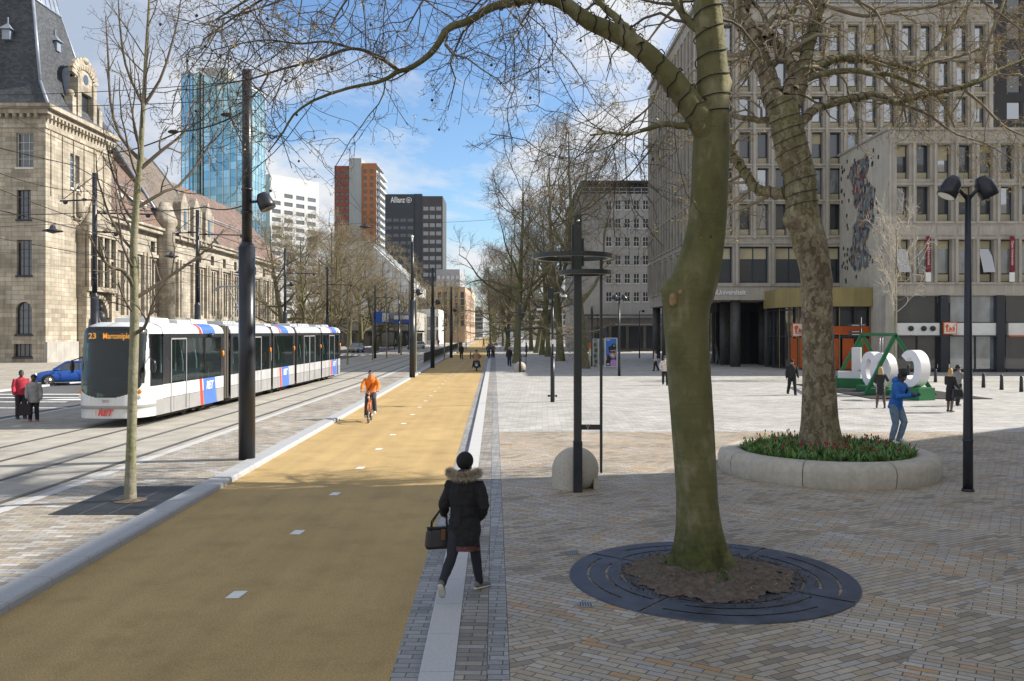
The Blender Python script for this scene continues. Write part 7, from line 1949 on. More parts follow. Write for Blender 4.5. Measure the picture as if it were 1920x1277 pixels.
oval(.66, .46, .28, .15, 4); oval(.6, .64, .37, .075, 1); oval(.76, .7, .25, .10, 1); blob([(.3, .58), (.42, .58), (.4, .48), (.33, .5)], 1)
blob([(.66, .7), (.78, .79), (.9, .7)], 5); oval(.5, .5, .1, .035, 1); oval(.76, .5, .13, .035, 1); blob([(.42, .515), (.88, .515), (.88, .53), (.42, .53)], 1)
blob([(.48, .38), (.72, .36), (.74, .40), (.5, .41)], 2); blob([(.1, .06), (.34, .06), (.34, .1), (.1, .1)], 2); blob([(.07, .91), (.42, .91), (.42, .935), (.07, .935)], 2)
mb.build('poster', [pm('sky', (.05, .18, .60)), pm('dark', (.02, .018, .022)), pm('pale', (.8, .8, .8)), pm('pink', (.52, .26, .62)), pm('skin', (.55, .32, .22)), pm('green', (.12, .42, .14))], t)
for i, (x0, x1, c) in enumerate([(1112, 1121, (.3, .34, .30)), (1122.5, 1133, (.12, .2, .2))]):
    dd = 76.6 - i * .4; a, b_ = X(x0, dd), X(x1, dd); t = thing('poster_stand', ['narrow poster panel at the left end of the poster row', 'narrow dark poster panel just left of the large photo panel'][i], 'poster stand', ((a + b_) / 2, dd, 0))
    mb = MB()
    for x in (a, b_): mb.box((x, dd, 1.25), (.06, .08, 2.5))
    mb.box(((a + b_) / 2, dd, 2.5), (b_ - a, .07, .06)); mb.build('frame', M['frame_white'], t)
    mb = MB(); mb.box(((a + b_) / 2, dd, 1.3), (b_ - a - .06, .03, 2.2)); mb.mi = 1
    for k in range(4): mb.box(((a + b_) / 2 + .05 * (-1) ** k, dd - .02, .5 + k * .5), ((b_ - a) * .6, .02, .3))
    mb.build('poster', [pm('a', c), pm('b', (.1, .09, .08))], t)
d = 92; a, b_ = X(1104, d), X(1111, d); mb = MB(); mb.box(((a + b_) / 2, d, .7), (b_ - a, .3, 1.5)); mb.mi = 1; mb.box(((a + b_) / 2, d, 1.7), (b_ - a, .31, .5)); mb.mi = 2; mb.box(((a + b_) / 2, d - .16, .9), ((b_ - a) * .7, .02, .7))
put(mb.build('info_board', [pm('yellow', (.7, .42, .06)), M['orange'], M['white']]), 'small orange and yellow information board left of the posters', 'board')
# ------------------------------------------------------------------ cars
def car(name, label, loc, rz, col, L=4.0, W=1.72, Hc=1.46, van=False, cat='car'):
    t = thing(name, label, cat, (0, 0, 0)); pm_ = mat(name + '_paint', col, .22, .25, var=.03)
    # local: nose towards +y
    hw = W / 2; mb = MB()
    # body: stations from tail (-L/2) to nose
    st = [(-.5, .80, .62, .86), (-.49, .86, .34, .95), (-.45, .94, .24, 1.0), (-.34, .99, .2, 1.02), (-.1, 1.0, .19, .99), (.12, 1.0, .19, .96), (.22, .99, .19, .94), (.36, .97, .19, .86), (.44, .92, .2, .76), (.485, .80, .26, .66), (.5, .62, .34, .55)]
    n = 20; rings = []
    for y, w, zb, zt in st:
        r_ = []
        for k in range(n):
            a = 2 * math.pi * k / n; ca, sa = math.cos(a), math.sin(a)
            x = w * hw * math.copysign(abs(ca) ** .35, ca); z = (zb + zt) / 2 + (zt - zb) / 2 * math.copysign(abs(sa) ** .42, sa)
            if z > .62: x *= 1 - .1 * ((z - .62) / .4)
            r_.append((x, y * L, z))
        rings.append(r_)
    vs = [p for r_ in rings for p in r_]; fs = [(i * n + k, i * n + (k + 1) % n, (i + 1) * n + (k + 1) % n, (i + 1) * n + k) for i in range(len(rings) - 1) for k in range(n)]
    fs += [tuple(range(n - 1, -1, -1)), tuple(range((len(rings) - 1) * n, len(rings) * n))]
    mb.add(vs, fs, True); o = mb.build('body', pm_, t); s_ = o.modifiers.new('s', 'SUBSURF'); s_.levels = 1; s_.render_levels = 1
    # greenhouse
    gb = [(-.47, .9, .76, .95), (-.40, 1.38, .68, 1.0)] if not van else [(-.49, .95, .84, .95), (-.47, 1.9, .8, 1)]
    pts = [(-.475, .92, .80), (-.40, Hc - .06, .64), (-.30, Hc, .63), (-.05, Hc, .63), (.06, Hc - .05, .63), (.245, .93, .80)] if not van else [(-.49, .92, .88), (-.485, Hc - .03, .84), (-.3, Hc, .84), (.1, Hc, .84), (.2, Hc - .1, .82), (.33, .95, .86)]
    mb = MB(); vs = []
    for y, z, w in pts: vs += [(-w * hw, y * L, z), (w * hw, y * L, z)]
    m = len(pts); lowl = []
    for i in range(m - 1): mb.quad(vs[2 * i + 1], vs[2 * i], vs[2 * i + 2], vs[2 * i + 3])
    for s in (0, 1):
        q = [vs[2 * i + s] for i in range(m)]; mb.add(q, [tuple(range(m)) if s else tuple(range(m - 1, -1, -1))], False)
    g = mb.build('glasshouse', M['glass'] if not van else pm_, t)
    mb = MB()
    if not van:
        mb.box((0, (-.40 + .05) / 2 * L, Hc - .015), (1.22 * hw, .43 * L, .05))
        for s in (-1, 1):
            for (y0, z0, w0), (y1, z1, w1) in ((pts[0], pts[1]), (pts[4], pts[5])): mb.bar((s * w0 * hw * 1.01, y0 * L, z0), (s * w1 * hw * 1.01, y1 * L, z1), .07)
            mb.bar((s * .645 * hw, -.4 * L, Hc - .05), (s * .645 * hw, .06 * L, Hc - .05), .06)
            for yy in (-.12, -.31): mb.bar((s * .80 * hw * 1.01, yy * L, .95), (s * .645 * hw * 1.01, yy * L, Hc - .05), .06)
    else: mb.box((0, -.1 * L, Hc), (1.5 * hw, .5 * L, .03))
    mb.build('roof', pm_, t, .01)
    for sx in (-1, 1):
        for yy in (-.30, .31):
            mb = MB(); mb.tube([(sx * (hw - .2), yy * L, .31), (sx * (hw + .012), yy * L, .31)], .31, 22); w_ = mb.build('wheel', M['rubber'], t)
            mb = MB(); mb.tube([(sx * (hw + .0), yy * L, .31), (sx * (hw + .02), yy * L, .31)], .2, 18)
            mb.mi = 1
            for k in range(5): a = k * 1.2566; mb.bar((sx * (hw + .025), yy * L + .04 * math.cos(a + .6), .31 + .04 * math.sin(a + .6)), (sx * (hw + .025), yy * L + .17 * math.cos(a + .6), .31 + .17 * math.sin(a + .6)), .02, .05)
            mb.build('rim', [M['steel'], M['rubber']], w_)
            mb = MB(); mb.disc((sx * (hw + .004), yy * L, .33), .37, 24, 'x', sx < 0); mb.build('wheel_arch', M['rubber'], t)
        mb = MB(); mb.ell((sx * .66 * hw, .475 * L, .66), (.19, .1, .075), 12, 8); mb.build('headlight', M['lamp_glass'], t)
        mb = MB(); mb.ell((sx * .78 * hw, -.485 * L, .8), (.12, .07, .12), 10, 6); mb.build('tail_light', M['red'], t)
        mb = MB(); mb.ell((sx * (hw + .06), .17 * L, .98), (.1, .06, .075), 10, 6); mb.build('mirror', pm_, t)
        for yy in (-.02, -.22): mb = MB(); mb.box((sx * (hw - .02), yy * L, .83), (.05, .16, .03)); mb.build('door_handle', pm_, t)
        mb = MB()
        for yy in (.14, -.115, -.3): mb.box((sx * (hw - .012), yy * L, .62), (.03, .012, .55))
        mb.build('door_gap', M['rubber'], t)
    mb = MB(); mb.box((0, .494 * L, .56), (.9, .06, .10)); mb.box((0, .485 * L, .33), (1.1, .08, .12)); mb.build('grille', M['rubber'], t)
    mb = MB(); mb.box((0, .512 * L, .46), (.52, .02, .11)); mb.build('number_plate', mat(name + '_plate', (.75, .55, .08), .5, var=0), t)
    t.location = loc; t.rotation_euler = (0, 0, rz); return t
p = G(117, 719, -.1); p.z = -.1
car('blue_car', 'bright blue small hatchback turning on the road behind the waiting couple', (-27.0, 52.9, -.1), R(118), (.025, .10, .42))
p = G(667, 661, -.1); car('silver_car', 'silver compact car driving towards the viewer right of the tram tail', (p.x, p.y, -.1), R(172), (.42, .46, .50))
p = G(790, 655, -.1); car('white_car', 'white hatchback further along the road behind the lamp poles', (p.x - 1.0, p.y, -.1), R(150), (.7, .71, .72))
p = G(933, 649); car('white_van', 'low white van crossing the far end of the cycle path', (p.x + 1.2, p.y + 5, -.05), R(92), (.72, .73, .74), 5.4, 1.9, 1.95, True, 'van')
gpk = 'cars in the far distance of the road'
car('dark_car', 'dark car far along the road beyond the white hatchback', (-23.5, 205, -.1), R(175), (.05, .05, .06))
car('silver_estate', 'pale car far along the road near the glass pavilion', (-21.5, 232, -.1), R(5), (.4, .41, .42))

# ------------------------------------------------------------------ bicycles and scooter (local: riding towards +y)
def bicycle(label, loc, rz, col=(.65, .16, .03), fine=True):
    t = thing('bicycle', label, 'bicycle', (0, 0, 0)); fm_ = mat('cycle_paint', col, .4, var=.05); n = 30 if fine else 16
    for y, nm in ((-.53, 'rear'), (.55, 'front')):
        mb = MB(); pts = [(0, y + .335 * math.cos(a), .345 + .335 * math.sin(a)) for a in [6.2832 * i / n for i in range(n + 1)]]
        mb.tube(pts, .02, 6); w_ = mb.build('wheel', M['rubber'], t)
        mb = MB(); pts = [(0, y + .31 * math.cos(a), .345 + .31 * math.sin(a)) for a in [6.2832 * i / n for i in range(n + 1)]]
        mb.tube(pts, .009, 5); mb.tube([(-.04, y, .345), (.04, y, .345)], .025, 8)
        for k in range(14): a = k * .4488; mb.tube([(.02 * (-1) ** k, y, .345), (0, y + .31 * math.cos(a), .345 + .31 * math.sin(a))], .0025, 3)
        mb.build('rim', M['steel'], w_)
        mb = MB(); pts = [(0, y + .375 * math.cos(a), .345 + .375 * math.sin(a)) for a in [R(20) + i * R(14) if nm == 'front' else R(15) + i * R(15) for i in range(11)]]
        mb.tube(pts, .022, 5); mb.build('mudguard', fm_, t)
    mb = MB(); bb, st, hd = (0, -.05, .3), (0, -.24, .82), (0, .36, .88)
    for a, b_, r in ((bb, st, .018), (bb, (0, .39, .72), .022), (st, (0, .385, .78), .018), ((0, .41, .65), (0, .34, .95), .02), (bb, (0, -.53, .345), .012), (st, (0, -.53, .345), .01)): mb.tube([a, b_], r, 8)
    for s in (-.05, .05): mb.tube([(s * .4, .42, .64), (s, .46, .55), (s, .55, .345)], .013, 6)
    mb.build('frame', fm_, t)
    mb = MB(); mb.tube([(0, -.24, .8), (0, -.27, .93)], .014, 6); mb.loft([(0, -.42, .95, .1, .02), (0, -.3, .96, .09, .03), (0, -.12, .965, .025, .02)], 8) if False else mb.ell((0, -.3, .96), (.085, .15, .035), 12, 6); mb.build('saddle', M['rubber'], t)
    mb = MB(); mb.tube([(0, .34, .93), (0, .33, 1.07)], .014, 6); mb.tube([(-.3, .14, 1.08), (-.27, .26, 1.1), (0, .33, 1.08), (.27, .26, 1.1), (.3, .14, 1.08)], .013, 7); mb.build('handlebar', M['steel'], t)
    mb = MB()
    for s in (-1, 1): mb.tube([(s * .29, .18, 1.085), (s * .31, .07, 1.075)], .018, 6)
    mb.build('grip', M['rubber'], t)
    mb = MB(); mb.tube([(0, .44, .9), (0, .5, .9)], .04, 10); mb.build('front_lamp', M['lamp_glass'], t)
    mb = MB(); mb.tube([(-.06, -.05, .3), (.06, -.05, .3)], .05, 10); mb.tube([(.07, -.05, .3), (.075, .07, .18)], .01, 5); mb.tube([(-.07, -.05, .3), (-.075, -.17, .42)], .01, 5); mb.box((.12, .07, .18), (.1, .08, .025)); mb.box((-.12, -.17, .42), (.1, .08, .025)); mb.build('crank', M['black'], t)
    mb = MB(); mb.box((0, -.6, .76), (.13, .42, .02)); mb.tube([(0.05, -.6, .75), (0.05, -.53, .345)], .008, 5); mb.tube([(-.05, -.6, .75), (-.05, -.53, .345)], .008, 5); mb.build('luggage_rack', M['black'], t)
    t.location = loc; t.rotation_euler = (0, 0, rz); return t
ZP = -.085
CY = G(685, 795, ZP)
bk = bicycle('orange city bicycle ridden by the cyclist in the orange jacket', (CY.x + .02, CY.y + .85, ZP), R(184), (.62, .15, .03))
def scooter(label, loc, rz):
    t = thing('motor_scooter', label, 'scooter', (0, 0, 0))
    for y in (-.6, .62):
        mb = MB(); mb.tube([(-.05, y, .24), (.05, y, .24)], .24, 18); w_ = mb.build('wheel', M['rubber'], t); mb = MB(); mb.tube([(-.056, y, .24), (.056, y, .24)], .13, 12); mb.build('rim', M['steel'], w_)
    mb = MB(); mb.loft([(0, -.55, .35, .12, .25), (0, -.5, .6, .19, .36), (0, -.45, .78, .17, .38)], 14); mb.box((0, .05, .28), (.36, .7, .1)); mb.loft([(0, .35, .3, .2, .1), (0, .45, .7, .22, .09), (0, .42, .98, .12, .08)], 12); mb.ell((0, .62, .5), (.09, .28, .06), 10, 6); mb.build('body', M['pole'], t)
    mb = MB(); mb.ell((0, -.35, .82), (.15, .38, .06), 12, 6); mb.build('saddle', M['rubber'], t)
    mb = MB(); mb.tube([(-.33, .32, 1.05), (0, .42, 1.02), (.33, .32, 1.05)], .018, 6); mb.build('handlebar', M['black'], t)
    mb = MB(); mb.grid(lambda u, v: ((u - .5) * .5 * (1 - .3 * v * v), .47 - .12 * v + .1 * (1 - (2 * u - 1) ** 2), 1.0 + .5 * v), 8, 8); o = mb.build('windshield', M['tram_glass'], t)
    mb = MB(); mb.box((0, -.89, .72), (.2, .06, .06)); mb.build('tail_light', M['red'], t)
    mb = MB(); mb.box((0, -.88, .52), (.18, .02, .2)); mb.build('number_plate', mat('scooter_plate', (.3, .55, .75), .5, var=0), t)
    for s in (-1, 1): mb = MB(); mb.tube([(s * .28, .33, 1.06), (s * .36, .3, 1.2)], .01, 5); mb.ell((s * .37, .3, 1.24), (.06, .02, .04), 8, 5); mb.build('mirror', M['black'], t)
    t.location = loc; t.rotation_euler = (0, 0, rz)
SC = G(893, 696, ZP); scooter('dark motor scooter with light blue plate riding away along the cycle path', (SC.x, SC.y + .6, ZP), R(2))
c1, c2 = G(882, 673, ZP), G(916, 674, ZP)
bicycle('dark bicycle of the rider in brown coming along the cycle path', (c1.x, c1.y + .5, ZP), R(180), (.05, .05, .05), False)
bicycle('dark bicycle of the rider in blue riding away on the right of the path', (c2.x, c2.y + .5, ZP), R(0), (.05, .05, .06), False)
c3 = V(X(924, 103), 103.5, ZP)
bicycle('dark bicycle of the second rider riding away on the right of the path', c3, R(0), (.03, .03, .03), False)
# ------------------------------------------------------------------ people (local: facing +y, feet on z = 0)
fold_tex = bpy.data.textures.new('cloth_folds', 'CLOUDS'); fold_tex.noise_scale = .11; fold_tex.noise_depth = 2
CM = {}
def cloth(col, rough=.85):
    k = tuple(col) + (rough,)
    if k not in CM: CM[k] = mat('cloth', tuple(col), rough, var=.22, vs=7, bmp=.25, bs=160)
    return CM[k]
SK = {'light': mat('skin_light', (.52, .30, .20), .55, var=.06), 'dark': mat('skin_dark', (.075, .042, .028), .5, var=.1), 'mid': mat('skin_mid', (.30, .17, .11), .55, var=.06)}
HAIR = {'black': mat('hair_black', (.012, .010, .010), .6, var=.3, vs=20), 'brown': mat('hair_brown', (.055, .032, .018), .6, var=.3, vs=20), 'blond': mat('hair_blond', (.42, .27, .11), .55, var=.3, vs=25), 'grey': mat('hair_grey', (.35, .34, .32), .7, var=.2, vs=20)}
M['sole'] = mat('shoe_sole', (.6, .58, .54), .7, var=.1)
def rem(o, vox, fold=0.0, it=4):
    m = o.modifiers.new('r', 'REMESH'); m.mode = 'VOXEL'; m.voxel_size = vox; m.use_smooth_shade = True
    s = o.modifiers.new('s', 'SMOOTH'); s.factor = .5; s.iterations = it
    if fold:
        d = o.modifiers.new('d', 'DISPLACE'); d.texture = fold_tex; d.strength = fold; d.mid_level = .5; d.texture_coords = 'LOCAL'
def mpart(name, mb, m, parent, vox, fold=0.0, it=4):
    o = bpy.data.objects.new(name, mb.mesh(name, m)); COL.objects.link(o); o.parent = parent; rem(o, vox, fold, it); return o
def person(label, loc, rz, h=1.72, fem=False, lean=0, legL=(0, 0, 2), legR=(0, 0, 2), armL=(0, 8, 10, 0), armR=(0, 8, 10, 0), head=(0, 0), skin='light',
           hair=('short', 'brown'), top=('jacket', (.05, .05, .05)), bot=('trousers', (.04, .04, .05)), shoes=(.03, .03, .03), vox=.016, hipz=None, face=False, hood=False,
           footL=0, footR=0, hatc=None, bulk=1.0, group=None, curl=35, name='person', tlen=None, shoes_sole=False, toe=(0, 0), fold=.02, scarf=None, legskin=None):
    near = vox < .011
    pel = Vector((0, 0, hipz if hipz else .53 * h))
    TM = Matrix.Translation(pel) @ Matrix.Rotation(-R(lean), 4, 'X')
    fw = .9 if fem else 1.0
    def legj(sx, spec):
        p, bnd, out = spec
        hip = pel + Vector((sx * .052 * h * fw, 0, -.01 * h))
        def dr(a): return Vector((sx * math.sin(R(out)), math.sin(R(a)), -math.cos(R(a)) * math.cos(R(out)))).normalized()
        kn = hip + dr(p) * .245 * h; an = kn + dr(p - bnd) * .24 * h
        return hip, kn, an, dr(p - bnd)
    LJ, RJ = legj(-1, legL), legj(1, legR)
    if hipz is None:
        lift = min(LJ[2].z - (.02 * h if footL < -15 else 0), RJ[2].z - (.02 * h if footR < -15 else 0)) - .046 * h
        # keep the lower foot on the ground
        for j in (LJ, RJ):
            for v in j[:3]: v.z -= lift
        pel.z -= lift; TM = Matrix.Translation(pel) @ Matrix.Rotation(-R(lean), 4, 'X')
    def armj(sx, spec):
        a, out, e, tw = spec
        sh = TM @ Vector((sx * .108 * h * fw * (1 + .1 * (bulk - 1)), -.005 * h, .275 * h))
        def dr(q, o): return Vector((sx * math.sin(R(o)), math.sin(R(q)) * math.cos(R(o)), -math.cos(R(q)) * math.cos(R(o)))).normalized()
        el = sh + dr(a, out) * .172 * h; d2 = dr(a + e, out * .4 - tw)
        wr = el + d2 * .145 * h
        return sh, el, wr, d2
    LA, RA = armj(-1, armL), armj(1, armR)
    nk = TM @ Vector((0, .0, .315 * h)); 
    hc = nk + (TM.to_3x3() @ Vector((0, .018 * h, .078 * h))); HM = Matrix.Translation(hc) @ Matrix.Rotation(R(head[1]), 4, 'Z') @ Matrix.Rotation(-R(head[0]) - R(lean) * .3, 4, 'X')
    k = h / 1.72
    # body: one continuous surface
    mb = MB()
    mb.M = HM; mb.ell((0, -.012 * k, .03 * k), (.074 * k, .094 * k, .098 * k), 18, 12); mb.ell((0, .022 * k, -.052 * k), (.054 * k, .066 * k, .066 * k), 14, 10)
    mb.ell((0, .088 * k, -.022 * k), (.013 * k, .024 * k, .025 * k), 8, 6); mb.ell((0, .078 * k, -.062 * k), (.026 * k, .014 * k, .012 * k), 8, 6); mb.ell((0, .07 * k, -.098 * k), (.02 * k, .018 * k, .016 * k), 8, 6)
    for s in (-1, 1): mb.ell((s * .075 * k, -.012 * k, -.01 * k), (.012 * k, .024 * k, .034 * k), 8, 6); mb.ell((s * .036 * k, .06 * k, -.03 * k), (.024 * k, .02 * k, .02 * k), 8, 6)
    mb.M = None
    mb.tube([nk - Vector((0, 0, .03 * h)), hc - Vector((0, 0, .03 * h))], [.034 * h * fw, .03 * h * fw], 12, True, True)
    mb.M = TM
    tor = [(-.045, .088, .062), (0, .094, .068), (.07, .078, .058), (.15, .088, .064), (.22, .098, .068), (.27, .092, .056), (.30, .055, .04), (.318, .03, .03)]
    mb.loft([(0, -.004 * h if z < .05 else 0, z * h, rx * h * fw, ry * h * fw) for z, rx, ry in tor], 18)
    mb.M = None
    for J in (LJ, RJ): mb.tube([J[0], J[0].lerp(J[1], .45), J[1], J[1].lerp(J[2], .35), J[2]], [.052 * h, .046 * h, .032 * h, .033 * h, .021 * h], 12, True, True)
    for J, sx in ((LA, -1), (RA, 1)):
        mb.tube([J[0] - Vector((0, 0, .01 * h)), J[0].lerp(J[1], .5), J[1], J[1].lerp(J[2], .35), J[2]], [.028 * h, .027 * h, .023 * h, .022 * h, .0155 * h], 12, True, True)
        d = J[3]; s_ = Vector((0, 0, 1)) - d * d.z
        if s_.length < .2: s_ = Vector((0, 1, 0)) - d * d.y
        s_.normalize(); n_ = d.cross(s_) * (-sx if abs(d.z) > .7 else 1); n_.normalize()
        if abs(d.z) > .7: n_ = Vector((-sx, 0, 0)) - d * (-sx * d.x); n_.normalize(); s_ = d.cross(n_)
        w = J[2]; hk = k * (.92 if fem else 1)
        rm = Matrix((s_, n_, d)).transposed()
        mb.ell(w + d * .052 * hk, (.037 * hk, .016 * hk, .05 * hk), 10, 8, rm)
        for i, (o_, L_) in enumerate(((-.028, .062), (-.0095, .074), (.0095, .07), (.028, .054))):
            b_ = w + d * .088 * hk + s_ * o_ * hk; c = R(curl * (.75 + .12 * i)); 
            p1 = b_ + (d * math.cos(c * .5) + n_ * math.sin(c * .5)) * L_ * .5 * hk; p2 = p1 + (d * math.cos(c * 1.6) + n_ * math.sin(c * 1.6)) * L_ * .5 * hk
            mb.tube([b_, p1, p2], [.0095 * hk, .009 * hk, .0078 * hk], 7, True, True)
        tb_ = w + d * .03 * hk + s_ * .03 * hk * (1 if s_.y > -.2 else -1); sg = (1 if s_.y > -.2 else -1)
        mb.tube([tb_, tb_ + (d * .6 + s_ * sg * .7 + n_ * .3).normalized() * .03 * hk, tb_ + (d * .9 + s_ * sg * .5 + n_ * .7).normalized() * .058 * hk], [.012 * hk, .0105 * hk, .009 * hk], 7, True, True)
    if legskin: pass
    for J, fy in ((LJ, footL), (RJ, footR)): mb.ell(J[2] + Vector((0, .05 * k, -.03 * k)), (.03 * k, .08 * k, .025 * k), 10, 7)
    ob = bpy.data.objects.new(name, mb.mesh(name, SK[skin])); COL.objects.link(ob); rem(ob, vox, 0, 2)
    put(ob, label, 'person', group)
    if face:
        for s in (-1, 1):
            e = MB(); e.M = HM; e.ell((s * .031 * k, .076 * k, .0), (.014 * k, .008 * k, .008 * k), 8, 6); e.mi = 1; e.ell((s * .031 * k, .0825 * k, .0), (.006 * k, .004 * k, .006 * k), 8, 6); e.mi = 1; e.ell((s * .031 * k, .077 * k, .02 * k), (.022 * k, .008 * k, .004 * k), 8, 5)
            o = e.build('eye', [M['lamp_glass'], HAIR['black']]); o.parent = ob
        e = MB(); e.M = HM; e.ell((0, .0875 * k, -.062 * k), (.023 * k, .006 * k, .0055 * k), 10, 6); o = e.build('mouth', mat('lips', (.28, .10, .08), .5, var=0)); o.parent = ob
    # hair / hat
    hm = MB(); hm.M = HM; kind, hcol = hair
    if kind != 'none':
        hm.ell((0, -.022 * k, .045 * k), (.082 * k, .098 * k, .098 * k), 18, 12)
        if kind == 'short': hm.ell((0, -.06 * k, -.0 * k), (.07 * k, .06 * k, .085 * k), 12, 9)
        if kind == 'long':
            hm.loft([(0, -.03 * k, .06 * k, .08 * k, .085 * k), (0, -.055 * k, -.04 * k, .092 * k, .07 * k), (0, -.08 * k, -.16 * k, .105 * k, .05 * k), (0, -.095 * k, -.28 * k, .1 * k, .04 * k), (0, -.1 * k, -.37 * k, .06 * k, .025 * k)], 14)
        if kind == 'curly':
            rr_ = random.Random(3)
            for i in range(26): a, b_ = rr_.uniform(0, 6.28), rr_.uniform(-.4, 1.3); hm.ell((.085 * k * math.cos(a) * math.cos(b_), -.03 * k + .09 * k * min(.45, math.sin(a)) * math.cos(b_) - .02 * k, .03 * k + .1 * k * math.sin(b_)), .035 * k, 7, 5)
        # keep the face free
        mpart('hair', hm, HAIR[hcol], ob, max(vox * .8, .007), .006 if near else 0, 2)
    if hatc:
        hm = MB(); hm.M = HM; hs = 1.14 if near else 1.0; hm.ell((0, -.016 * k, .055 * k), (.089 * k * hs, .105 * k * hs, .1 * k * hs), 18, 12); hm.loft([(0, -.016 * k, .005 * k, .085 * k, .103 * k), (0, -.016 * k, .06 * k, .091 * k, .108 * k)], 18)
        mpart('hat', hm, cloth(hatc), ob, max(vox * .8, .007), 0, 2)
    # top
    kind, tc = top; th = .013 * h * bulk
    jm = MB(); jm.M = TM
    lo = {'jacket': -.045, 'coat': -.20, 'parka': -.20, 'short': -.02}[kind] if tlen is None else tlen
    rows = [(z, rx, ry) for z, rx, ry in tor if z > -.05]
    rg_ = [(0, 0, z * h, rx * h * fw + th * (1.5 if kind == 'parka' else 1), ry * h * fw + th * (1.6 if kind == 'parka' else 1.1)) for z, rx, ry in rows[1:-1]] + [(0, .004 * h, .318 * h, .042 * h, .042 * h)]
    hemx = (.108 if lo < -.1 else .098) * h * fw + th * .9
    rg_ = [(0, 0, lo * h, hemx, .078 * h * fw + th)] + ([(0, 0, lo * .5 * h, hemx * 1.01, .08 * h * fw + th)] if lo < -.1 else []) + rg_
    jm.loft(rg_, 22); jm.M = None
    for J in (LA, RA):
        jm.tube([J[0].lerp(TM @ Vector((0, 0, .25 * h)), .5), J[0] - Vector((0, 0, .012 * h)), J[0].lerp(J[1], .5), J[1], J[1].lerp(J[2], .5), J[2].lerp(J[1], .04)], [.03 * h, .034 * h + th * .5, .034 * h + th * .45, .030 * h + th * .5, .027 * h + th * .5, .022 * h + th * .4], 12, True, True)
    if hood:
        jm.M = TM; jm.ell((0, -.055 * h, .315 * h), (.075 * h, .05 * h, .055 * h), 14, 9); jm.M = None
    else:
        jm.M = TM; jm.loft([(0, .006 * h, .30 * h, .05 * h, .05 * h), (0, .01 * h, .335 * h, .042 * h, .044 * h)], 14); jm.M = None
    mpart({'jacket': 'jacket', 'coat': 'coat', 'parka': 'parka', 'short': 'jacket'}[kind], jm, cloth(tc), ob, vox, fold * bulk if near else .008)
    if scarf:
        sm = MB(); sm.M = TM; sm.loft([(0, .008 * h, .30 * h, .056 * h, .056 * h), (0, .012 * h, .335 * h, .05 * h, .05 * h)], 14); mpart('collar', sm, cloth(scarf), ob, vox)
    # legs
    kind, bc = bot
    bm_ = MB()
    if kind in ('trousers', 'jeans', 'leggings'):
        e = {'trousers': .013, 'jeans': .011, 'leggings': .004}[kind] * h
        bm_.M = TM; bm_.loft([(0, 0, z * h, rx * h * fw + e * .7, ry * h * fw + e * .7) for z, rx, ry in tor[:3]], 18); bm_.M = None
        for J in (LJ, RJ): bm_.tube([J[0], J[0].lerp(J[1], .45), J[1], J[1].lerp(J[2], .35), J[2].lerp(J[1], -.06 if kind != 'leggings' else .02)], [.053 * h + e * .6, .047 * h + e, .034 * h + e, .033 * h + e, (.023 * h + e) * 1.05], 14, True, True)
        mpart('trousers', bm_, cloth(bc), ob, vox, .014 if near else .006)
    else:
        bm_.M = Matrix.Translation(pel); L_ = .19 * h if kind == 'skirt' else .28 * h
        bm_.loft([(0, 0, -L_, .118 * h * fw, .095 * h), (0, 0, -.1 * h, .112 * h * fw, .088 * h), (0, 0, 0, .1 * h * fw, .075 * h), (0, 0, .07 * h, .082 * h * fw, .062 * h)], 20); bm_.M = None
        mpart('skirt', bm_, cloth(bc), ob, vox, .006)
        if legskin:
            lm = MB()
            for J in (LJ, RJ): lm.tube([J[0].lerp(J[1], .2), J[1], J[1].lerp(J[2], .35), J[2]], [.05 * h, .0345 * h, .0355 * h, .0235 * h], 12, True, True)
            mpart('stockings', lm, cloth(legskin, .6), ob, vox)
    # shoes
    for sx, J, fp, ty in ((-1, LJ, footL, toe[0]), (1, RJ, footR, toe[1])):
        sh = MB(); sh.M = Matrix.Translation(J[2]) @ Matrix.Rotation(R(ty), 4, 'Z') @ Matrix.Rotation(R(fp), 4, 'X') @ Matrix.Rotation(R(-90), 4, 'X')
        f_ = k * (.92 if fem else 1.0)
        sh.loft([(0, .03 * f_, -.085 * f_, .018 * f_, .028 * f_), (0, .024 * f_, -.07 * f_, .036 * f_, .045 * f_), (0, .012 * f_, -.02 * f_, .041 * f_, .06 * f_), (0, .028 * f_, .05 * f_, .043 * f_, .045 * f_), (0, .042 * f_, .12 * f_, .049 * f_, .033 * f_), (0, .048 * f_, .17 * f_, .042 * f_, .026 * f_), (0, .052 * f_, .195 * f_, .02 * f_, .014 * f_)], 16)
        if shoes_sole:
            sh.mi = 1; sh.loft([(0, .066 * f_, -.09 * f_, .03 * f_, .014 * f_), (0, .066 * f_, .0, .044 * f_, .014 * f_), (0, .066 * f_, .12 * f_, .052 * f_, .014 * f_), (0, .062 * f_, .2 * f_, .028 * f_, .013 * f_)], 14)
        sh.M = None
        o = sh.build('shoe', [cloth(shoes, .6), M['sole']]); o.parent = ob
    ob.location = loc; ob.rotation_euler = (0, 0, rz)
    ob['_j'] = 0; del ob['_j']
    W = Matrix.Translation(loc) @ Matrix.Rotation(rz, 4, 'Z')
    J = {'LA': [W @ v for v in LA[:3]], 'RA': [W @ v for v in RA[:3]], 'LJ': [W @ v for v in LJ[:3]], 'RJ': [W @ v for v in RJ[:3]], 'hc': W @ hc, 'TM': W @ TM, 'HM': W @ HM, 'pel': W @ pel}
    return ob, J
def child_world(mb, name, m, ob):
    o = mb.build(name, m, ob); return o
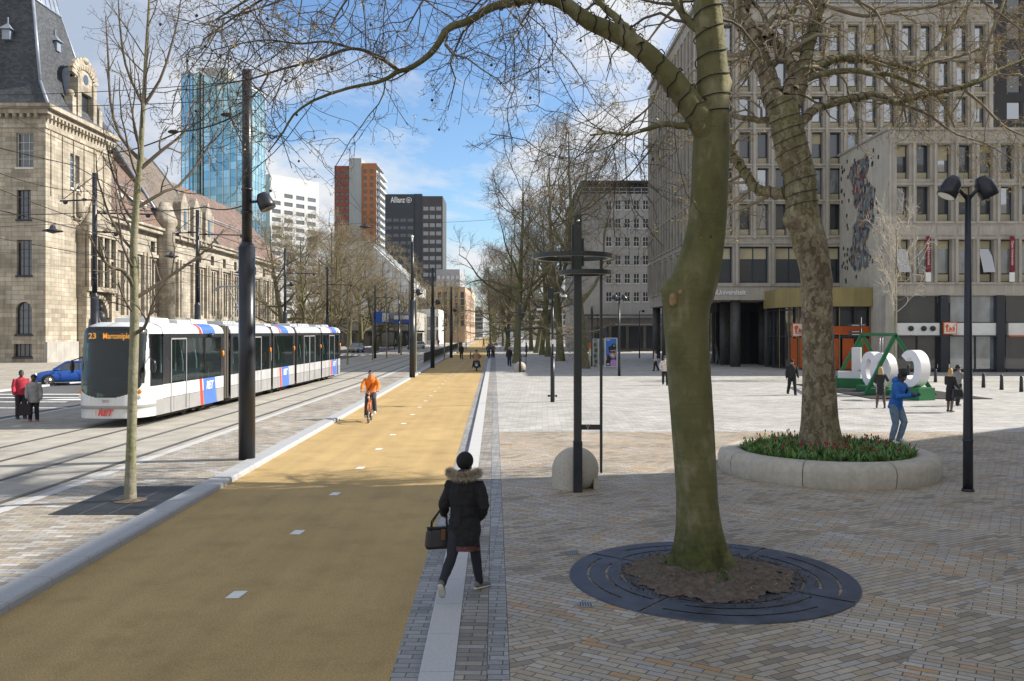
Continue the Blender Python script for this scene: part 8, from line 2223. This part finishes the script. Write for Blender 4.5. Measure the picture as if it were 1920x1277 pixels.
# --- woman in black parka walking away
wl = G(868, 1112); wl.z = 0; WH = 1.69
ob, J = person('woman seen from behind in a long black parka with fur trimmed hood', (-.575, 10.38, .0), R(-10), WH, True, lean=3, legL=(-23, 32, 5), legR=(19, 4, 4), armL=(-6, 14, 62, -6), armR=(-10, 15, 55, 26), head=(4, -20), skin='dark', hair=('none', 'black'), hatc=(.01, .01, .011), top=('parka', (.011, .011, .013)), bot=('leggings', (.018, .02, .03)), shoes=(.16, .15, .14), vox=.0075, hood=True, footL=-48, shoes_sole=True, toe=(6, -35), bulk=1.5, tlen=-.17, fold=.034)
TMw = J['TM']
rg_ = np.random.default_rng(6); mb = MB(); cen = []
for i in range(60):
    a = math.pi * (.03 + .94 * i / 59) + math.pi   # open at the front
    cen.append((.165 * math.cos(a), -.02 + .125 * math.sin(a), .335 * WH - .045 - .025 * math.sin(a) + .06 * abs(math.cos(a)) ** 2))
cen = np.array(cen)
vs, fs = [], []
for i in range(19000):
    c = cen[rg_.integers(0, 60)]; d = rg_.normal(size=3); d /= np.linalg.norm(d); out = np.array([c[0], c[1] + .02, 0]); out /= np.linalg.norm(out) + 1e-6
    d = d + out * .5 + np.array([0, 0, .15]); d /= np.linalg.norm(d); p = c + d * rg_.uniform(.01, .04); L = rg_.uniform(.025, .06); s = np.cross(d, rg_.normal(size=3)); s /= np.linalg.norm(s); s *= .0016
    q = p + d * L + rg_.normal(size=3) * .008 + np.array([0, 0, -.006])
    b = len(vs); vs += [p - s, p + s, q]; fs.append((b, b + 1, b + 2))
m2 = TMw
mb = MB(); mb.M = m2; mb.add(vs, fs, False); mb.tube([tuple(c) for c in cen], .04, 8, True, True); mb.M = None
fm_, nt, b = nt_new('fur'); f = noise(nt, coords(nt, obj=True), 26, 4); nt.links.new(ramp(nt, f, [(.3, (.22, .17, .12)), (.5, (.52, .44, .33)), (.7, (.74, .67, .56))]), b.inputs['Base Color']); b.inputs['Roughness'].default_value = .9
mb.build('fur_trim', fm_, ob)
mb = MB(); mb.M = m2 @ Matrix.Translation((0, 0, -.205 * WH)); mb.loft([(0, 0, .012, .194, .163), (0, 0, .07, .188, .158)], 24, False); mb.M = None
pl_, nt, b = nt_new('plaid'); s_ = node(nt, 'ShaderNodeTexChecker', i_Scale=28.0); s_.inputs[1].default_value = (.16, .018, .016, 1); s_.inputs[2].default_value = (.03, .025, .03, 1); nt.links.new(coords(nt), s_.inputs[0]); nt.links.new(s_.outputs[0], b.inputs['Base Color'])
mb.build('shirt_hem', pl_, ob)
mb = MB(); mb.M = m2
mb.tube([(0, -.148, -.1), (0, -.156, .1), (0, -.14, .32)], .004, 5); mb.tube([(-.155, -.1, .085), (0, -.16, .075), (.155, -.1, .085)], .006, 6); mb.M = None
mb.build('parka_seam', cloth((.006, .006, .007)), ob)
# handbag on her left forearm
e, wv_ = J['LA'][1], J['LA'][2]; hp = e.lerp(wv_, .62)
t = thing('handbag', 'black leather handbag with tan tag hanging from the woman in the black parka', 'handbag', (hp.x - .03, hp.y, hp.z - .4))
bc = Vector((hp.x - .06, hp.y - .02, hp.z - .34)); brz = R(12)
mb = MB(); mb.box(bc, (.36, .17, .25), brz, (.31, .10)); bo = mb.build('bag_body', mat('bag_leather', (.018, .016, .015), .4, var=.25, vs=12, bmp=.2, bs=60), t, .045)
ca, sa = math.cos(brz), math.sin(brz)
def bl_(x, y, z): return (bc.x + x * ca - y * sa, bc.y + x * sa + y * ca, bc.z + z)
for s in (-1, 1):
    mb = MB(); q = [bl_(-.1, s * .05, .1), bl_(-.09, s * .045, .2), (hp.x - .03, hp.y + s * .02, hp.z + .03), (hp.x + .03, hp.y + s * .02, hp.z + .03), bl_(.09, s * .045, .2), bl_(.1, s * .05, .1)]
    mb.tube(q, .008, 6); mb.build('handle', CM[list(CM)[0]], t)
mb = MB(); mb.box(bl_(.04, -.075, .06), (.05, .012, .13), brz); mb.build('tag', mat('tan_leather', (.17, .075, .03), .5, var=.1), t)
mb = MB(); mb.box(bl_(0, 0, .128), (.3, .09, .012), brz); mb.build('zip', M['rubber'], t)
mb = MB(); q = Vector((hp.x + .1, hp.y + .02, hp.z - .05)); mb.box(q, (.05, .10, .17), R(10)); put(mb.build('red_wallet', mat('wallet_red', (.65, .06, .02), .5, var=.05), None, .012), 'small bright red wallet tucked under the left arm of the woman in black', 'wallet')

# --- cyclist in orange
ob, J = person('young man in a bright orange jacket riding the orange bicycle towards the viewer', (CY.x + .02, CY.y + 1.10, ZP), R(184), 1.76, lean=6, hipz=1.02, legL=(62, 62, 6), legR=(30, 38, 5), armL=(38, 16, 24, 8), armR=(38, 16, 24, 8), head=(-2, 4), skin='light', hair=('short', 'black'), top=('jacket', (.78, .20, .02)), bot=('trousers', (.045, .048, .058)), shoes=(.72, .71, .70), vox=.011, hood=True, bulk=1.6, face=True, curl=80, shoes_sole=True)
mb = MB(); mb.M = J['TM']; mb.tube([(-.1, .1, .46), (-.02, .165, .3), (.09, .15, .12), (.14, .09, .02)], .014, 6); mb.M = None; mb.build('shoulder_strap', cloth((.015, .015, .017)), ob)
# --- man in blue jacket with phone
bp = V(9.18, 20.68, .47)
ob, J = person('man in bright blue jacket and jeans looking at his phone on the planter rim', bp, R(-143), 1.78, lean=12, legL=(22, 40, 1), legR=(8, 22, 1), armL=(22, 10, 78, 24), armR=(22, 10, 78, 24), head=(34, 0), skin='dark', hair=('short', 'black'), top=('jacket', (.03, .16, .52)), bot=('jeans', (.17, .24, .33)), shoes=(.78, .77, .76), vox=.0095, hood=True, bulk=1.05, face=True, curl=70, shoes_sole=True, tlen=-.06)
ph = (J['LA'][2] + J['RA'][2]) / 2; d_ = Vector((math.sin(R(-150)) * -1, math.cos(R(150)), 0)).normalized()
fw_ = (Matrix.Rotation(R(-143), 4, 'Z') @ Vector((0, 1, 0)))
mb = MB(); mb.box(ph + fw_ * .09 + Vector((0, 0, .03)), (.075, .15, .012), R(-143)); put(mb.build('phone', M['black'], None, .004), 'dark phone held in both hands by the man in the blue jacket', 'phone')
mb = MB(); mb.M = J['TM']; mb.box((-.1, -.14, .33), (.07, .03, .34)); mb.tube([(-.15, -.10, .45), (-.16, .02, .5), (-.15, .13, .38), (-.15, .12, .22)], .025, 6); mb.M = None; mb.build('backpack_strap', cloth((.015, .015, .018)), ob)
# --- couple waiting beside the tram
a = G(63, 790); ob, J = person('woman in a grey quilted coat with a black bag, waiting beside the tram', a, R(-158), 1.62, True, armL=(2, 10, 8, 0), armR=(6, 8, 22, 6), skin='dark', hair=('curly', 'black'), top=('coat', (.30, .29, .29)), bot=('trousers', (.02, .02, .022)), shoes=(.45, .05, .05), vox=.012, bulk=1.9, tlen=-.13, hood=True, face=True, shoes_sole=True, legL=(5, 4, 3), legR=(-4, 4, 3))
w_ = J['RA'][2]; t = thing('shopping_bag', 'black patterned shopping bag held by the woman in the grey coat', 'bag', (w_.x, w_.y, w_.z - .5))
mb = MB(); mb.box((w_.x - .02, w_.y - .03, w_.z - .40), (.42, .2, .40), .1, (.38, .12)); mb.build('bag_body', cloth((.03, .022, .025)), t, .02)
for s in (-.04, .04): mb = MB(); mb.tube([(w_.x - .12, w_.y + s, w_.z - .22), (w_.x - .05, w_.y + s * .4, w_.z - .06), (w_.x + .03, w_.y + s * .4, w_.z - .06), (w_.x + .1, w_.y + s, w_.z - .22)], .009, 5); mb.build('handle', M['black'], t)
person('man in a red padded jacket standing behind the woman in the grey coat', V(a.x - .95, a.y + .9, 0), R(-140), 1.74, armL=(5, 9, 20, 0), armR=(8, 9, 30, 0), skin='dark', hair=('short', 'black'), top=('jacket', (.42, .03, .055)), bot=('trousers', (.03, .03, .035)), shoes=(.06, .04, .03), vox=.014, bulk=1.8, face=True)
# --- people on the plaza
person('man in black with a backpack walking on the plaza left of the planter tree', G(1485, 741), R(176), 1.76, legL=(12, 8, 3), legR=(-12, 14, 3), armL=(8, 10, 14, 0), armR=(-4, 10, 14, 0), skin='mid', hair=('none', 'black'), hatc=(.02, .02, .022), top=('jacket', (.018, .018, .02)), bot=('trousers', (.015, .015, .017)), vox=.012, bulk=1.4, face=True)
person('person in a white jacket and cap walking at the left edge of the mossy trunk', G(1247, 723), R(165), 1.74, legL=(14, 6, 3), legR=(-12, 14, 3), armL=(-10, 18, 60, 24), armR=(-10, 18, 60, 24), hair=('none', 'brown'), hatc=(.12, .11, .10), top=('jacket', (.62, .57, .52)), bot=('trousers', (.022, .022, .024)), vox=.013, bulk=1.8, face=True)
ob, J = person('person in a pale pink coat with a dark backpack walking by the columns', G(1229, 696), R(75), 1.68, True, legL=(10, 5, 2), legR=(-10, 14, 2), hair=('long', 'brown'), top=('jacket', (.55, .45, .44)), bot=('trousers', (.02, .02, .025)), vox=.016, bulk=1.3)
mb = MB(); mb.M = J['TM']; mb.ell((0, -.2, .3), (.15, .11, .2), 12, 8); mb.M = None; mb.build('backpack', cloth((.02, .025, .045)), ob)
ob, J = person('woman with long blond hair in a dark jacket and short skirt by the swing leg', G(1651, 766), R(-20), 1.70, True, legL=(-8, 10, 5), legR=(6, 3, 6), armL=(14, 8, 60, 16), armR=(30, 24, 70, 0), hair=('long', 'blond'), top=('short', (.025, .025, .027)), bot=('skirt', (.018, .02, .035)), vox=.012, legskin=(.10, .065, .055))
ob, J = person('woman with blond hair in black with a black handbag, left of the lamp post', G(1782, 773), R(-62), 1.70, True, legL=(4, 3, 3), legR=(-6, 8, 4), armL=(12, 10, 75, 10), armR=(10, 8, 40, 0), hair=('long', 'blond'), top=('jacket', (.016, .016, .018)), bot=('long_skirt', (.014, .014, .016)), vox=.012, legskin=(.12, .075, .065), bulk=1.2)
w_ = J['RA'][1]; t = thing('handbag', 'large black handbag hanging at the side of the blond woman left of the lamp post', 'handbag', (w_.x, w_.y - .05, w_.z - .5))
mb = MB(); mb.box((w_.x - .02, w_.y - .16, w_.z - .34), (.42, .16, .34), 0, (.36, .08)); mb.build('bag_body', M['black'], t, .02)
mb = MB(); mb.tube([(w_.x - .15, w_.y - .16, w_.z - .18), (w_.x, w_.y - .08, w_.z + .05), (w_.x + .13, w_.y - .16, w_.z - .18)], .01, 5); mb.build('handle', M['black'], t)
person('woman with curly dark hair pointing, half hidden behind the blond woman by the lamp post', G(1797, 761), R(-80), 1.72, True, legL=(4, 3, 3), legR=(-6, 8, 4), armL=(78, 10, 6, 0), armR=(30, 8, 60, 0), skin='mid', hair=('curly', 'black'), top=('coat', (.22, .215, .22)), bot=('trousers', (.02, .02, .024)), vox=.013, bulk=1.3, hood=False)
q = V(19.36, 45.25, 0)
person('child with a bright green collar sitting on the swing behind the letter O', V(q.x, q.y, 0), R(160), 1.45, hipz=.78, lean=4, legL=(65, 70, 6), legR=(60, 60, 6), armL=(60, 14, 60, 0), armR=(60, 14, 60, 0), skin='mid', hair=('short', 'black'), top=('jacket', (.02, .02, .024)), bot=('trousers', (.03, .05, .13)), shoes=(.5, .1, .08), vox=.013, scarf=(.18, .62, .05), face=True)
person('person in dark top and blue trousers crouching beside the letter O near the swing', V(X(1633, 47.2), 47.2, 0), R(120), 1.6, lean=24, legL=(38, 50, 6), legR=(18, 30, 6), armL=(40, 12, 50, 0), armR=(40, 12, 50, 0), skin='mid', hair=('short', 'brown'), top=('jacket', (.03, .02, .025)), bot=('trousers', (.06, .14, .40)), shoes=(.4, .06, .07), vox=.014)
for i, (px, py, rz_, lb, c, b_) in enumerate([(1345, 683, 60, 'person in grey raising both arms between the dark columns', (.10, .10, .11), (.17, .19, .22)), (1352, 680, 120, 'person in a pale top standing between the dark columns', (.32, .30, .28), (.03, .03, .03)), (1388, 680, 200, 'person in black standing between the middle dark columns', (.03, .03, .035), (.02, .02, .02)), (1408, 682, 150, 'person in black standing left of the rightmost dark column', (.02, .02, .025), (.03, .03, .035))]):
    person(lb, G(px, py), R(rz_), 1.72, armL=(150 if i == 0 else 8, 12, 30, 0), armR=(140 if i == 0 else 20, 12, 40, 0), legL=(8, 5, 3), legR=(-8, 8, 3), skin='mid', hair=('short', 'black'), top=('jacket', c), bot=('trousers', b_), vox=.02)
# --- people along the path
person('man in a dark coat walking towards the viewer beside the small white ball', G(955, 687), R(172), 1.76, legL=(10, 6, 2), legR=(-10, 12, 2), armL=(6, 9, 30, 0), armR=(-6, 9, 14, 0), hair=('short', 'grey'), top=('jacket', (.02, .022, .03)), bot=('trousers', (.03, .035, .06)), vox=.016, bulk=1.6)
person('person in a long dark coat standing among the street tree trunks', G(987, 669), R(90), 1.76, hair=('short', 'black'), top=('coat', (.02, .02, .024)), bot=('trousers', (.02, .02, .025)), vox=.02)
person('person in dark clothes walking along the left edge of the cycle path by the railing', V(X(865, 102), 102, ZP), R(180), 1.78, legL=(12, 6, 2), legR=(-12, 14, 2), hair=('short', 'brown'), top=('coat', (.025, .025, .03)), bot=('trousers', (.02, .02, .02)), vox=.02)
person('rider with dark helmet and brown jacket on the motor scooter', V(SC.x, SC.y + .28, ZP), R(2), 1.76, lean=4, hipz=.92, legL=(70, 75, 14), legR=(70, 75, 14), armL=(50, 20, 20, 8), armR=(50, 20, 20, 8), hair=('none', 'black'), hatc=(.02, .02, .022), top=('jacket', (.30, .19, .12)), bot=('trousers', (.02, .02, .025)), vox=.015, bulk=2.2)
for (cc, rz_, tc, lb) in ((c1, 180, (.20, .10, .05), 'rider in a brown jacket cycling towards the viewer far along the path'), (c2, 0, (.03, .07, .18), 'rider in a blue jacket cycling away on the right of the path'), (V(X(924, 103), 103, 0), 0, (.02, .02, .022), 'rider in black cycling away just beyond the rider in blue')):
    s = 1 if rz_ == 0 else 1
    person(lb, V(cc.x, cc.y + (.5 + .25 if rz_ else .26), ZP) if cc.y < 102 else V(c3.x, c3.y - .24, ZP), R(rz_), 1.74, lean=8, hipz=1.02, legL=(62, 62, 5), legR=(30, 38, 5), armL=(40, 14, 24, 6), armR=(40, 14, 24, 6), hair=('short', 'brown'), top=('jacket', tc), bot=('trousers', (.025, .025, .03)), vox=.02, bulk=1.4)
for i, (px, py, c, lb) in enumerate([(700, 655, (.03, .03, .04), 'tiny figure in dark clothes beneath the blue boards'), (742, 652, (.12, .4, .06), 'tiny figure in a bright green vest by the shops'), (822, 650, (.4, .04, .04), 'tiny figure in red near the far crossing'), (907, 650, (.03, .03, .05), 'tiny figure in black near the vanishing point of the path')]):
    person(lb, G(px, py), R(90 * i), 1.75, legL=(12, 6, 2), legR=(-12, 10, 2), hair=('short', 'black'), top=('jacket', c), bot=('trousers', (.03, .03, .04)), vox=.03)
